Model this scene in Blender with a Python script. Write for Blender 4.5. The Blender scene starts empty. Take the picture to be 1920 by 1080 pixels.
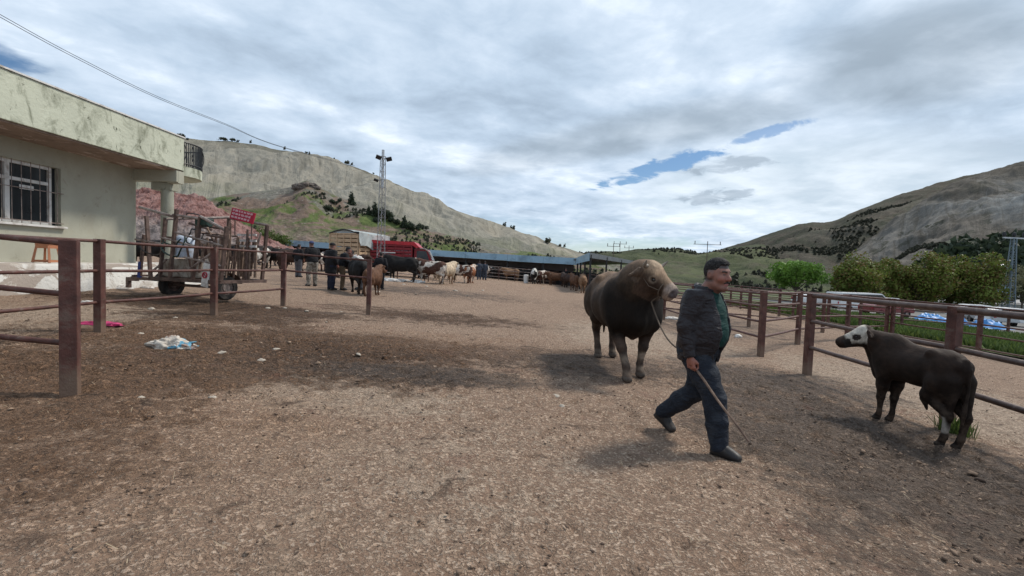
import bpy, bmesh, math, random
import numpy as np
from mathutils import Vector, Matrix, Euler

# ------------------------------------------------------------------ camera, world, sun
SC = bpy.context.scene
COL = SC.collection
FOC = 900.0                       # focal length in photo pixels (photo 1920 wide)
PITCH = math.radians(2.6)
ROLL = 0.035
CAM = Vector((0.0, 0.0, 1.5))
_F = Vector((0, math.cos(PITCH), -math.sin(PITCH)))
_U0 = Vector((0, math.sin(PITCH), math.cos(PITCH)))
_R0 = Vector((1, 0, 0))
_R = _R0 * math.cos(ROLL) + _U0 * math.sin(ROLL)
_U = -_R0 * math.sin(ROLL) + _U0 * math.cos(ROLL)
cam = bpy.data.cameras.new("camera")
cam.sensor_width = 36.0
cam.lens = FOC / 1920.0 * 36.0
cam.clip_end = 20000.0
camo = bpy.data.objects.new("camera", cam)
COL.objects.link(camo)
camo.matrix_world = Matrix(((_R.x, _U.x, -_F.x, CAM.x), (_R.y, _U.y, -_F.y, CAM.y), (_R.z, _U.z, -_F.z, CAM.z), (0, 0, 0, 1)))
SC.camera = camo

SUN_EL = math.radians(50)
SUN_AZ = math.radians(62)          # bearing of the sun, clockwise from +Y (the way we look)
sun = bpy.data.lights.new("sun", 'SUN')
sun.energy = 3.1
sun.angle = math.radians(9.0)
sun.color = (1.0, 0.93, 0.83)
suno = bpy.data.objects.new("sun", sun)
COL.objects.link(suno)
_sd = Vector((math.sin(SUN_AZ) * math.cos(SUN_EL), math.cos(SUN_AZ) * math.cos(SUN_EL), math.sin(SUN_EL)))
suno.rotation_euler = _sd.to_track_quat('Z', 'Y').to_euler()
suno.location = (0, 0, 60)

SC.view_settings.view_transform = 'Standard'
SC.view_settings.look = 'None'
SC.view_settings.gamma = 1.0
SC.view_settings.use_curve_mapping = False
SC.view_settings.exposure = 0.07
SC.cycles.max_bounces = 6
SC.cycles.transparent_max_bounces = 8

def px_dir(px, py):
    d = _R * ((px - 960) / FOC) + _U * ((540 - py) / FOC) + _F
    return d / d.y
def pt(px, py, Y):
    """world point at depth Y (metres ahead) seen at photo pixel px, py"""
    return CAM + px_dir(px, py) * Y
def gz(x, y=0.0):
    """height of the yard: it rises gently to the left"""
    return -0.054 * 60.0 * np.tanh(np.asarray(x) / 60.0)
def gpt(px, py):
    """where the pixel's sight line meets the yard"""
    d = px_dir(px, py); Y = 10.0
    for _ in range(40):
        z = float(gz(d.x * Y))
        Y = 0.5 * Y + 0.5 * min(200, (z - CAM.z) / d.z) if d.z < 0 else 200
    return Vector((d.x * Y, Y, float(gz(d.x * Y))))
def gx(px, Y):
    """ground point at pixel column px and depth Y"""
    x = (px - 960) / FOC * Y
    for _ in range(12):
        z = float(gz(x))
        v = Vector((x, Y, z)) - CAM
        u = 960 + FOC * v.dot(_R) / v.dot(_F)
        x += (px - u) / FOC * Y
    return Vector((x, Y, float(gz(x))))

# ------------------------------------------------------------------ node helpers
def new_mat(name):
    m = bpy.data.materials.new(name); m.use_nodes = True
    nt = m.node_tree; nt.nodes.clear()
    out = nt.nodes.new('ShaderNodeOutputMaterial')
    b = nt.nodes.new('ShaderNodeBsdfPrincipled')
    nt.links.new(b.outputs[0], out.inputs[0])
    return m, nt, b, out
class N:
    """small wrapper for building node graphs"""
    def __init__(s, nt): s.nt = nt
    def __call__(s, typ, **kw):
        n = s.nt.nodes.new(typ)
        for k, v in kw.items():
            if k == 'ins':
                for a, b in v.items(): s.put(n, a, b)
            else: setattr(n, k, v)
        return n
    def put(s, n, key, v):
        sock = n.inputs[key]
        if isinstance(v, bpy.types.NodeSocket): s.nt.links.new(v, sock)
        elif isinstance(v, bpy.types.Node): s.nt.links.new(v.outputs[0], sock)
        else:
            if hasattr(sock.default_value, '__len__') and hasattr(v, '__len__') and len(sock.default_value) == 4 and len(v) == 3: v = (*v, 1)
            sock.default_value = v
    def noise(s, vec, scale, detail=6, rough=0.55, dist=0.0, out=0):
        n = s('ShaderNodeTexNoise', ins={'Scale': scale, 'Detail': detail, 'Roughness': rough, 'Distortion': dist})
        if vec is not None: s.put(n, 'Vector', vec)
        return n.outputs[out]
    def vor(s, vec, scale, feature='F1', out=0, rnd=1.0):
        n = s('ShaderNodeTexVoronoi', feature=feature, ins={'Scale': scale, 'Randomness': rnd})
        if vec is not None: s.put(n, 'Vector', vec)
        return n.outputs[out]
    def ramp(s, fac, a, b, lo=0.0, hi=1.0, smooth=False):
        n = s('ShaderNodeMapRange', ins={'Value': fac, 'From Min': a, 'From Max': b, 'To Min': lo, 'To Max': hi})
        n.clamp = True
        if smooth: n.interpolation_type = 'SMOOTHSTEP'
        return n.outputs[0]
    def mix(s, fac, a, b, mode='MIX'):
        n = s('ShaderNodeMix', data_type='RGBA', blend_type=mode)
        s.put(n, 0, fac); s.put(n, 6, a); s.put(n, 7, b)
        return n.outputs[2]
    def math(s, op, a, b=0.0, c=None):
        n = s('ShaderNodeMath', operation=op); s.put(n, 0, a); s.put(n, 1, b)
        if c is not None: s.put(n, 2, c)
        return n.outputs[0]
    def mapping(s, vec, scale=(1, 1, 1), loc=(0, 0, 0), rot=(0, 0, 0)):
        n = s('ShaderNodeMapping', ins={'Vector': vec, 'Scale': scale, 'Location': loc, 'Rotation': rot})
        return n.outputs[0]
    def bump(s, h, strength=0.5, dist=0.02, normal=None):
        n = s('ShaderNodeBump', ins={'Height': h, 'Strength': strength, 'Distance': dist})
        if normal is not None: s.put(n, 'Normal', normal)
        return n.outputs[0]
    def obj(s): return s('ShaderNodeTexCoord').outputs['Object']
    def pos(s): return s('ShaderNodeNewGeometry').outputs['Position']
    def sep(s, v):
        return s('ShaderNodeSeparateXYZ', ins={0: v}).outputs

# ------------------------------------------------------------------ sky (clouds over a Nishita sky)
def build_world():
    w = bpy.data.worlds.new("World"); SC.world = w; w.use_nodes = True
    nt = w.node_tree; nt.nodes.clear(); n = N(nt)
    out = n('ShaderNodeOutputWorld')
    sky = n('ShaderNodeTexSky', sky_type='NISHITA')
    sky.sun_disc = False; sky.sun_elevation = SUN_EL; sky.sun_rotation = SUN_AZ
    sky.air_density = 1.0; sky.dust_density = 0.6; sky.ozone_density = 2.0; sky.altitude = 900
    hs = n('ShaderNodeHueSaturation', ins={'Saturation': 1.15, 'Color': sky.outputs[0]})
    bg1 = n('ShaderNodeBackground', ins={'Color': hs.outputs[0], 'Strength': 0.095})
    d = n('ShaderNodeTexCoord').outputs['Generated']
    x, y, z = n.sep(d)[:3]
    zz = n.math('ADD', n.math('MAXIMUM', z, 0.0), 0.14)
    px = n.math('DIVIDE', x, zz); py = n.math('DIVIDE', y, zz)
    P = n('ShaderNodeCombineXYZ', ins={0: px, 1: py, 2: 0.0}).outputs[0]
    # long banks run from lower left to upper right: stretch along that direction
    Pr = n.mapping(P, rot=(0, 0, math.radians(-38)), scale=(1, 1, 1))
    Ps = n.mapping(Pr, scale=(0.34, 1.15, 1.0), loc=(3.1, 1.7, 0))
    bank = n.noise(Ps, 1.3, 7, 0.50, 0.35)
    Pm = n.mapping(P, scale=(1, 1, 1), loc=(7.3, 2.2, 1.0))
    puff = n.noise(Pm, 2.9, 9, 0.55, 0.2)
    fine = n.noise(Pm, 6.5, 9, 0.60, 0.5)
    # brightness of the cloud deck
    v = n.math('ADD', n.math('MULTIPLY', bank, 0.46), n.math('ADD', n.math('MULTIPLY', puff, 0.42), n.math('MULTIPLY', fine, 0.13)))
    cr = n('ShaderNodeValToRGB'); n.put(cr, 0, v)
    e = cr.color_ramp.elements
    e[0].position = 0.39; e[0].color = (0.31, 0.39, 0.49, 1)
    e[1].position = 0.64; e[1].color = (0.70, 0.77, 0.85, 1)
    a = e.new(0.475); a.color = (0.405, 0.50, 0.615, 1)
    a = e.new(0.555); a.color = (0.51, 0.60, 0.71, 1)
    col = cr.outputs[0]
    # the dark bank right of centre and a soft small cloud under it
    def spot(cx, cy, rx, ry, ang, amp=0.5, wob=puff):
        v_ = n.mapping(P, loc=(-cx, -cy, 0))
        v_ = n.mapping(v_, rot=(0, 0, -ang))
        sx, sy, _ = n.sep(v_)[:3]
        q = n.math('ADD', n.math('POWER', n.math('ABSOLUTE', n.math('DIVIDE', sx, rx)), 2.0), n.math('POWER', n.math('ABSOLUTE', n.math('DIVIDE', sy, ry)), 2.0))
        return n.math('ADD', q, n.math('MULTIPLY', n.math('SUBTRACT', wob, 0.5), amp))
    def P2(pxx, pyy):
        dd = px_dir(pxx, pyy).normalized(); t = max(dd.z, 0) + 0.14
        return dd.x / t, dd.y / t
    def seg(p, q, ry, amp, wob, lo=0.55, hi=1.25):
        (ax, ay), (bx, by) = P2(*p), P2(*q)
        L = math.hypot(bx - ax, by - ay) / 2
        s_ = spot((ax + bx) / 2, (ay + by) / 2, L, ry, math.atan2(by - ay, bx - ax), amp, wob)
        return n.ramp(s_, lo, hi, 1.0, 0.0, True)
    dk = seg((880, 320), (1560, 190), 0.22, 1.4, puff, 0.0, 1.9)
    dk2 = seg((1500, 190), (2020, 40), 0.34, 1.4, puff, 0.0, 1.8)
    dk3 = seg((1300, 322), (1450, 296), 0.13, 4.5, fine, 0.3, 1.3)
    dk4 = seg((1285, 378), (1405, 358), 0.17, 5.0, fine, 0.3, 1.3)
    darkm = n.math('MAXIMUM', n.math('MAXIMUM', n.math('MULTIPLY', dk, 0.75), n.math('MULTIPLY', dk2, 0.85)), n.math('MAXIMUM', n.math('MULTIPLY', dk3, 0.8), n.math('MULTIPLY', dk4, 0.8)))
    col = n.mix(darkm, col, n.mix(n.ramp(puff, 0.38, 0.62), (0.265, 0.325, 0.39), (0.36, 0.43, 0.51)))
    bright = n.math('MAXIMUM', seg((1250, 420), (1900, 300), 0.95, 1.2, puff, 0.2, 1.8), n.math('MULTIPLY', seg((1150, 255), (1330, 235), 0.10, 1.5, fine, 0.3, 1.6), 0.6))
    bright = n.math('MULTIPLY', bright, n.math('SUBTRACT', 1.0, darkm))
    col = n.mix(n.math('MULTIPLY', bright, 0.72), col, n.mix(n.ramp(puff, 0.35, 0.62), (0.50, 0.59, 0.67), (0.70, 0.765, 0.82)))
    # paler towards the horizon
    hz = n.ramp(z, 0.0, 0.16, 1.0, 0.0, True)
    col = n.mix(n.math('MULTIPLY', hz, 0.35), col, n.mix(n.ramp(fine, 0.4, 0.6), (0.40, 0.52, 0.62), (0.80, 0.86, 0.90)))
    bg2 = n('ShaderNodeBackground', ins={'Color': col, 'Strength': 1.30})
    # gaps where the blue shows
    g1 = seg((1120, 350), (1372, 274), 0.12, 4.5, fine, 0.35, 1.25)
    g2 = seg((1345, 278), (1530, 222), 0.055, 5.5, fine, 0.2, 1.2)
    g3 = seg((-300, 20), (70, 130), 0.16, 4.0, puff, 0.2, 1.3)
    g4 = n.math('MULTIPLY', seg((1020, 470), (1330, 452), 0.45, 1.4, fine, 0.2, 1.1), 0.7)
    g5 = n.math('MULTIPLY', seg((880, 405), (1100, 465), 0.5, 1.2, puff, 0.2, 1.3), 0.4)
    gap = n.math('MAXIMUM', n.math('MAXIMUM', g1, n.math('MULTIPLY', g2, 0.75)), n.math('MAXIMUM', g3, n.math('MAXIMUM', g4, g5)))
    ms = n('ShaderNodeMixShader'); n.put(ms, 0, gap); nt.links.new(bg2.outputs[0], ms.inputs[1]); nt.links.new(bg1.outputs[0], ms.inputs[2])
    nt.links.new(ms.outputs[0], out.inputs[0])
build_world()

# ------------------------------------------------------------------ object helpers
RNG = random.Random(7)
def tag(o, label=None, cat=None, group=None, kind=None):
    if label: o['label'] = label
    if cat: o['category'] = cat
    if group: o['group'] = group
    if kind: o['kind'] = kind
    return o
def empty(name, loc, rz=0.0, label=None, cat=None, group=None):
    o = bpy.data.objects.new(name, None); COL.objects.link(o)
    o.location = loc; o.rotation_euler = (0, 0, rz); o.empty_display_size = 0.2
    return tag(o, label, cat, group)
def link_mesh(name, me, mat=None, parent=None, smooth=False, loc=None):
    o = bpy.data.objects.new(name, me); COL.objects.link(o)
    if mat is not None:
        for m in (mat if isinstance(mat, (list, tuple)) else [mat]): me.materials.append(m)
    if parent is not None: o.parent = parent
    if loc is not None: o.location = loc
    if smooth:
        me.polygons.foreach_set('use_smooth', [True] * len(me.polygons))
    return o
def np_mesh(name, V, F):
    """V (n,3), F (m,4) or (m,3) numpy arrays"""
    me = bpy.data.meshes.new(name)
    V = np.asarray(V, dtype=np.float32); F = np.asarray(F, dtype=np.int32)
    k = F.shape[1]
    me.vertices.add(len(V)); me.vertices.foreach_set('co', V.ravel())
    me.loops.add(len(F) * k); me.loops.foreach_set('vertex_index', F.ravel())
    me.polygons.add(len(F)); me.polygons.foreach_set('loop_start', np.arange(0, len(F) * k, k, dtype=np.int32))
    me.update(calc_edges=True); me.validate(); return me
def vcol(me, name, C):
    at = me.color_attributes.new(name, 'FLOAT_COLOR', 'POINT')
    C = np.asarray(C, dtype=np.float32)
    if C.shape[1] == 3: C = np.concatenate([C, np.ones((len(C), 1), np.float32)], 1)
    at.data.foreach_set('color', C.ravel())
class MB:
    """mesh builder: boxes, tubes, lathes, all ending up in one mesh object"""
    def __init__(s): s.bm = bmesh.new()
    def box(s, c, size, rz=0.0, bevel=0.0, rot=None):
        r = bmesh.ops.create_cube(s.bm, size=1.0)
        M = Matrix.Translation(Vector(c)) @ (rot.to_4x4() if rot is not None else Matrix.Rotation(rz, 4, 'Z')) @ Matrix.Diagonal((*size, 1))
        bmesh.ops.transform(s.bm, matrix=M, verts=r['verts'])
        if bevel > 0:
            es = list({e for v in r['verts'] for e in v.link_edges})
            bmesh.ops.bevel(s.bm, geom=es, offset=bevel, segments=2, affect='EDGES', profile=0.6)
        return s
    def tube(s, pts, r, seg=8, cap=True, r2=None):
        pts = [Vector(p) for p in pts]; n = len(pts); rings = []
        prev = None
        for i, p in enumerate(pts):
            t = (pts[min(i + 1, n - 1)] - pts[max(i - 1, 0)]).normalized()
            if prev is None:
                a = Vector((0, 0, 1)) if abs(t.z) < 0.9 else Vector((1, 0, 0))
                u = t.cross(a).normalized()
            else:
                u = (prev - t * prev.dot(t)).normalized()
            prev = u; w = t.cross(u)
            if isinstance(r, (list, tuple)): rr = r[i]
            else: rr = r if r2 is None else r + (r2 - r) * i / (n - 1)
            rings.append([s.bm.verts.new(p + (u * math.cos(2 * math.pi * k / seg) + w * math.sin(2 * math.pi * k / seg)) * rr) for k in range(seg)])
        for a, b in zip(rings, rings[1:]):
            for k in range(seg):
                s.bm.faces.new((a[k], a[(k + 1) % seg], b[(k + 1) % seg], b[k]))
        if cap:
            s.bm.faces.new(list(reversed(rings[0]))); s.bm.faces.new(rings[-1])
        return s
    def lathe(s, prof, c, axis='Z', seg=24):
        """prof: list of (radius, height) revolved about axis through c"""
        rings = []
        for rr, h in prof:
            ring = []
            for k in range(seg):
                a = 2 * math.pi * k / seg
                p = Vector((rr * math.cos(a), rr * math.sin(a), h))
                if axis == 'X': p = Vector((p.z, p.x, p.y))
                elif axis == 'Y': p = Vector((p.x, p.z, p.y))
                ring.append(s.bm.verts.new(Vector(c) + p))
            rings.append(ring)
        for a, b in zip(rings, rings[1:]):
            for k in range(seg):
                s.bm.faces.new((a[k], a[(k + 1) % seg], b[(k + 1) % seg], b[k]))
        return s
    def poly(s, pts, th=0.0, n=None):
        """flat polygon, extruded by the vector n if given"""
        vs = [s.bm.verts.new(Vector(p)) for p in pts]
        f = s.bm.faces.new(vs)
        if n is not None:
            r = bmesh.ops.extrude_face_region(s.bm, geom=[f])
            bmesh.ops.translate(s.bm, vec=Vector(n), verts=[g for g in r['geom'] if isinstance(g, bmesh.types.BMVert)])
        return s
    def build(s, name, mat=None, parent=None, smooth=False, loc=None):
        bmesh.ops.recalc_face_normals(s.bm, faces=s.bm.faces)
        me = bpy.data.meshes.new(name); s.bm.to_mesh(me); s.bm.free()
        o = link_mesh(name, me, mat, parent, False, loc)
        if smooth:
            me.polygons.foreach_set('use_smooth', [True] * len(me.polygons))
            try: me.set_sharp_from_angle(angle=math.radians(42))
            except Exception: pass
        return o
def kids(o):
    return [c for c in bpy.data.objects if c.parent is o]
def copy_tree(o, parent=None, top=True):
    c = o.copy(); COL.objects.link(c); c.parent = parent
    for ch in kids(o): copy_tree(ch, c, False)
    return c

# ------------------------------------------------------------------ numpy noise
def _hash(ix, iy, iz, seed):
    h = (ix * 374761393 + iy * 668265263 + iz * 2147483647 + seed * 1274126177) & 0xffffffff
    h = ((h ^ (h >> 13)) * 1274126177) & 0xffffffff
    h = ((h ^ (h >> 16)) * 2246822519) & 0xffffffff
    return ((h ^ (h >> 15)) & 0xffffff) / float(0xffffff)
def vnoise(x, y, z=None, seed=0):
    x = np.asarray(x, float); y = np.asarray(y, float)
    z = np.zeros_like(x) if z is None else np.asarray(z, float)
    x, y, z = np.broadcast_arrays(x, y, z)
    ix, iy, iz = (np.floor(a).astype(np.int64) for a in (x, y, z))
    fx, fy, fz = x - ix, y - iy, z - iz
    fx, fy, fz = (a * a * a * (a * (a * 6 - 15) + 10) for a in (fx, fy, fz))
    r = 0
    for dx in (0, 1):
        for dy in (0, 1):
            for dz in (0, 1):
                w = (fx if dx else 1 - fx) * (fy if dy else 1 - fy) * (fz if dz else 1 - fz)
                r = r + w * _hash(ix + dx, iy + dy, iz + dz, seed)
    return r * 2 - 1
def fbm(x, y, z=None, oct=5, gain=0.5, seed=0, ridged=False):
    a = 1.0; s = 0; t = 0; f = 1.0
    for i in range(oct):
        v = vnoise(x * f, y * f, None if z is None else z * f, seed + i * 17)
        if ridged: v = 1 - 2 * np.abs(v)
        s = s + a * v; t += a; a *= gain; f *= 2.03
    return s / t

# ------------------------------------------------------------------ implicit bodies: signed distances meshed with surface nets
class SDF:
    def __init__(s, lo, hi, h):
        s.lo = np.array(lo, float); s.h = h
        s.n = np.ceil((np.array(hi) - s.lo) / h).astype(int) + 1
        s.f = np.full(s.n, 1.0, np.float32)
    def _sub(s, lo, hi, pad):
        a = np.clip(np.floor((np.array(lo) - pad - s.lo) / s.h).astype(int), 0, s.n)
        b = np.clip(np.ceil((np.array(hi) + pad - s.lo) / s.h).astype(int) + 1, 0, s.n)
        if np.any(b <= a): return None
        sl = tuple(slice(int(a[i]), int(b[i])) for i in range(3))
        g = np.meshgrid(*[s.lo[i] + s.h * np.arange(a[i], b[i]) for i in range(3)], indexing='ij')
        return sl, np.stack(g, -1)
    def _merge(s, sl, d, k, op):
        f = s.f[sl]
        if op == 'sub': d = -d
        if k <= 0:
            s.f[sl] = np.minimum(f, d) if op == 'add' else np.maximum(f, d); return
        if op == 'add':
            h = np.maximum(k - np.abs(f - d), 0) / k
            s.f[sl] = np.minimum(f, d) - h * h * k * 0.25
        else:
            h = np.maximum(k - np.abs(f - d), 0) / k
            s.f[sl] = np.maximum(f, d) + h * h * k * 0.25
    def cone(s, a, b, ra, rb, k=0.03, flat=None, op='add'):
        a = np.array(a, float); b = np.array(b, float); m = max(ra, rb)
        r = s._sub(np.minimum(a, b) - m, np.maximum(a, b) + m, k + 3 * s.h)
        if r is None: return s
        sl, p = r; ab = b - a; L2 = max(float(ab @ ab), 1e-9)
        t = np.clip(((p - a) @ ab) / L2, 0, 1)
        q = p - (a + t[..., None] * ab); sc = 1.0
        if flat is not None:
            u, fs = np.array(flat[0], float), flat[1]; u = u / np.linalg.norm(u)
            q = q + (q @ u)[..., None] * u * (1 / fs - 1); sc = min(1.0, fs)
        d = (np.sqrt((q * q).sum(-1)) - (ra + (rb - ra) * t)) * (sc if sc < 1 else 1)
        s._merge(sl, d, k, op); return s
    def chain(s, pts, rs, k=0.03, flat=None):
        for i in range(len(pts) - 1): s.cone(pts[i], pts[i + 1], rs[i], rs[i + 1], k, flat)
        return s
    def ell(s, c, r, k=0.03, rot=None, op='add'):
        c = np.array(c, float); r = np.array(r, float); m = r.max()
        rr = s._sub(c - m, c + m, k + 3 * s.h)
        if rr is None: return s
        sl, p = rr; q = p - c
        if rot is not None: q = q @ np.array(rot)     # world -> local
        k0 = np.sqrt(((q / r) ** 2).sum(-1)); k1 = np.sqrt(((q / (r * r)) ** 2).sum(-1)) + 1e-9
        s._merge(sl, k0 * (k0 - 1) / k1, k, op); return s
    def cut(s, fn):
        """keep only where fn(p) < 0"""
        _, p = s._sub(s.lo, s.lo + s.h * s.n, 0)
        s.f = np.maximum(s.f, fn(p).astype(np.float32)); return s
    def warp(s, fn):
        _, p = s._sub(s.lo, s.lo + s.h * s.n, 0)
        m = np.abs(s.f) < 0.08
        s.f[m] += fn(p[m]).astype(np.float32); return s
    def mesh(s, name='body'):
        f = s.f; n = f.shape
        # pad edges to be outside
        f[0] = f[-1] = 1; f[:, 0] = f[:, -1] = 1; f[:, :, 0] = f[:, :, -1] = 1
        ins = f < 0
        C = [(i, j, k) for i in (0, 1) for j in (0, 1) for k in (0, 1)]
        cs = {c: ins[c[0]:n[0] - 1 + c[0], c[1]:n[1] - 1 + c[1], c[2]:n[2] - 1 + c[2]] for c in C}
        cnt = sum(cs[c].astype(np.int8) for c in C)
        act = (cnt > 0) & (cnt < 8)
        idx = np.argwhere(act); ids = -np.ones(act.shape, np.int64); ids[act] = np.arange(len(idx))
        fv = {c: f[idx[:, 0] + c[0], idx[:, 1] + c[1], idx[:, 2] + c[2]] for c in C}
        acc = np.zeros((len(idx), 3)); num = np.zeros(len(idx))
        for c in C:
            for ax in range(3):
                if c[ax] == 0:
                    c2 = list(c); c2[ax] = 1; c2 = tuple(c2)
                    fa, fb = fv[c], fv[c2]; m = (fa < 0) != (fb < 0)
                    t = np.where(m, fa / np.where(m, fa - fb, 1), 0)
                    P = np.array(c, float)[None] + 0 * acc; P[:, ax] = t
                    acc += P * m[:, None]; num += m
        V = s.lo + s.h * (idx + acc / num[:, None])
        Fs = []
        for ax in range(3):
            sl0 = [slice(1, n[i] - 1) for i in range(3)]; sl0[ax] = slice(0, n[ax] - 1)
            sl1 = list(sl0); sl1[ax] = slice(1, n[ax])
            A = ins[tuple(sl0)]; B = ins[tuple(sl1)]
            e = np.argwhere(A != B)
            if not len(e): continue
            off = np.array([1, 1, 1]); off[ax] = 0
            e0 = e + off
            u, w = [(1, 2), (2, 0), (0, 1)][ax]
            du = np.zeros(3, int); du[u] = 1; dw = np.zeros(3, int); dw[w] = 1
            q = [e0 - du - dw, e0 - dw, e0, e0 - du]
            qi = np.stack([ids[t[:, 0], t[:, 1], t[:, 2]] for t in q], 1)
            flip = ~A[tuple(e.T)]
            qi[flip] = qi[flip][:, ::-1]
            Fs.append(qi)
        F = np.concatenate(Fs)
        F = F[(F >= 0).all(1)]
        # light smoothing
        deg = np.zeros(len(V)); nb = np.zeros_like(V)
        for a, b in ((0, 1), (1, 2), (2, 3), (3, 0)):
            for u, w in ((a, b), (b, a)):
                np.add.at(nb, F[:, u], V[F[:, w]]); np.add.at(deg, F[:, u], 1)
        V = V * 0.6 + 0.4 * nb / np.maximum(deg, 1)[:, None]
        me = np_mesh(name, V, F)
        me.polygons.foreach_set('use_smooth', [True] * len(me.polygons))
        return me, V
# ------------------------------------------------------------------ simple procedural materials
def paint(name, col, rough=0.6, var=0.15, scale=6.0, metal=0.0, dirt=None, dirt_amt=0.0, bump=0.0, bscale=30.0, spec=0.4, dscale=3.0):
    m, nt, b, out = new_mat(name); n = N(nt)
    P = n.obj()
    f = n.noise(P, scale, 6, 0.6)
    c = n.mix(n.ramp(f, 0.3, 0.7), tuple(c * (1 - var) for c in col), tuple(min(1, c * (1 + var)) for c in col))
    if dirt:
        g = n.noise(P, dscale, 8, 0.68, 0.6)
        c = n.mix(n.math('MULTIPLY', n.ramp(g, 0.62 - 0.3 * dirt_amt, 0.70 - 0.1 * dirt_amt), min(1, 0.5 + dirt_amt)), c, dirt)
    n.put(b, 'Base Color', c)
    n.put(b, 'Roughness', n.ramp(n.noise(P, scale * 2.3, 4), 0.3, 0.7, max(0.05, rough - 0.12), min(1, rough + 0.12)))
    b.inputs['Metallic'].default_value = metal
    b.inputs['Specular IOR Level'].default_value = spec
    if bump > 0:
        n.put(b, 'Normal', n.bump(n.noise(P, bscale, 6, 0.6), bump, 0.01))
    return m
M = {}
M['rust'] = paint('rusty_maroon_paint', (0.085, 0.032, 0.024), 0.6, 0.45, 7, 0.0, (0.135, 0.095, 0.075), 0.30, 0.5, 45, 0.4, 7)
M['rail'] = paint('worn_dark_pipe', (0.085, 0.050, 0.040), 0.5, 0.4, 7, 0.15, (0.15, 0.11, 0.09), 0.35, 0.25, 60, 0.5, 6)
M['steel'] = paint('galvanised_steel', (0.42, 0.43, 0.44), 0.45, 0.18, 8, 0.6, (0.22, 0.17, 0.14), 0.2)
M['oldsteel'] = paint('rusty_steel', (0.13, 0.085, 0.07), 0.6, 0.4, 9, 0.2, (0.055, 0.035, 0.03), 0.5, 0.3, 40)
M['palesteel'] = paint('worn_pale_steel', (0.30, 0.25, 0.225), 0.6, 0.3, 9, 0.1, (0.10, 0.06, 0.05), 0.6, 0.3, 40)
M['rubber'] = paint('rubber', (0.022, 0.021, 0.021), 0.8, 0.3, 12, 0, (0.10, 0.08, 0.065), 0.3, 0.3, 50, 0.3)
M['black'] = paint('black_plastic', (0.015, 0.015, 0.016), 0.5, 0.2, 9)
M['wood'] = paint('weathered_wood', (0.235, 0.165, 0.125), 0.85, 0.35, 9, 0, (0.09, 0.06, 0.05), 0.5, 0.5, 40, 0.2)
M['white'] = paint('dirty_white_paint', (0.62, 0.61, 0.59), 0.5, 0.06, 6, 0, (0.28, 0.23, 0.19), 0.35, 0.1)
M['concrete'] = paint('concrete', (0.30, 0.29, 0.275), 0.9, 0.2, 4, 0, (0.15, 0.135, 0.12), 0.3, 0.4, 40)
M['red'] = paint('red_truck_paint', (0.42, 0.018, 0.028), 0.4, 0.15, 5, 0, (0.16, 0.03, 0.03), 0.25)
M['darkred'] = paint('dark_red_panel', (0.20, 0.012, 0.018), 0.5, 0.2, 5)
M['tan'] = paint('faded_tan_boards', (0.47, 0.33, 0.21), 0.8, 0.2, 5, 0, (0.28, 0.18, 0.11), 0.35)
M['glass'] = paint('dark_glass', (0.02, 0.024, 0.028), 0.08, 0.2, 2, 0, None, 0, 0, 30, 0.6)
M['bluesteel'] = paint('pale_blue_sheet', (0.26, 0.40, 0.50), 0.45, 0.10, 0.5, 0.15, (0.13, 0.20, 0.26), 0.35, 0, 30, 0.4, 0.6)
M['shedroof'] = paint('shed_roof_sheet', (0.10, 0.115, 0.13), 0.6, 0.2, 1.0, 0.1)
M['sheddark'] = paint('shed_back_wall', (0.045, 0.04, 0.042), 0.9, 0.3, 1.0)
M['shedpale'] = paint('pale_wall_strip', (0.27, 0.235, 0.225), 0.9, 0.15, 0.8)
M['carwhite'] = paint('white_car_paint', (0.72, 0.72, 0.72), 0.25, 0.03, 3)
M['tarpblue'] = paint('blue_tarp', (0.05, 0.22, 0.50), 0.5, 0.3, 3)
M['orange'] = paint('faded_orange_plastic', (0.42, 0.17, 0.085), 0.5, 0.15, 6, 0, (0.25, 0.12, 0.08), 0.3)
M['signred'] = paint('sign_red', (0.36, 0.012, 0.04), 0.45, 0.12, 8)
M['signwhite'] = paint('sign_lettering', (0.70, 0.52, 0.54), 0.5, 0.05, 8)
M['barrel'] = paint('pale_blue_barrel', (0.50, 0.57, 0.68), 0.5, 0.08, 6, 0, (0.3, 0.28, 0.27), 0.3)
M['hose'] = paint('dark_green_hose', (0.012, 0.035, 0.028), 0.5, 0.2, 9)
M['blue'] = paint('blue_plastic', (0.03, 0.05, 0.20), 0.5, 0.2, 9)
def splash(m):
    nt = m.node_tree; n = N(nt); b = [q for q in nt.nodes if q.type == 'BSDF_PRINCIPLED'][0]
    src = b.inputs['Base Color'].links[0].from_socket; P = n.pos(); x, y, z = n.sep(P)[:3]
    h = n.math('ADD', z, n.math('MULTIPLY', x, 0.054))
    d = n.ramp(n.math('ADD', h, n.math('MULTIPLY', n.math('SUBTRACT', n.noise(P, 14, 6, .65), .5), .55)), .32, .10)
    n.put(b, 'Base Color', n.mix(n.math('MULTIPLY', d, .8), src, (0.17, 0.115, 0.08)))
splash(M['rust']); splash(M['rail'])
M['bag'] = paint('white_plastic', (0.66, 0.64, 0.61), 0.55, 0.12, 25, 0, (0.36, 0.28, 0.21), 0.5, 0.3, 30, 0.4, 12)
M['pinkbag'] = paint('pink_plastic', (0.50, 0.04, 0.14), 0.45, 0.2, 12)
M['stone'] = paint('pale_stone', (0.42, 0.365, 0.30), 0.9, 0.2, 12, 0, (0.25, 0.2, 0.16), 0.4, 0.4, 30)

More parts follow.
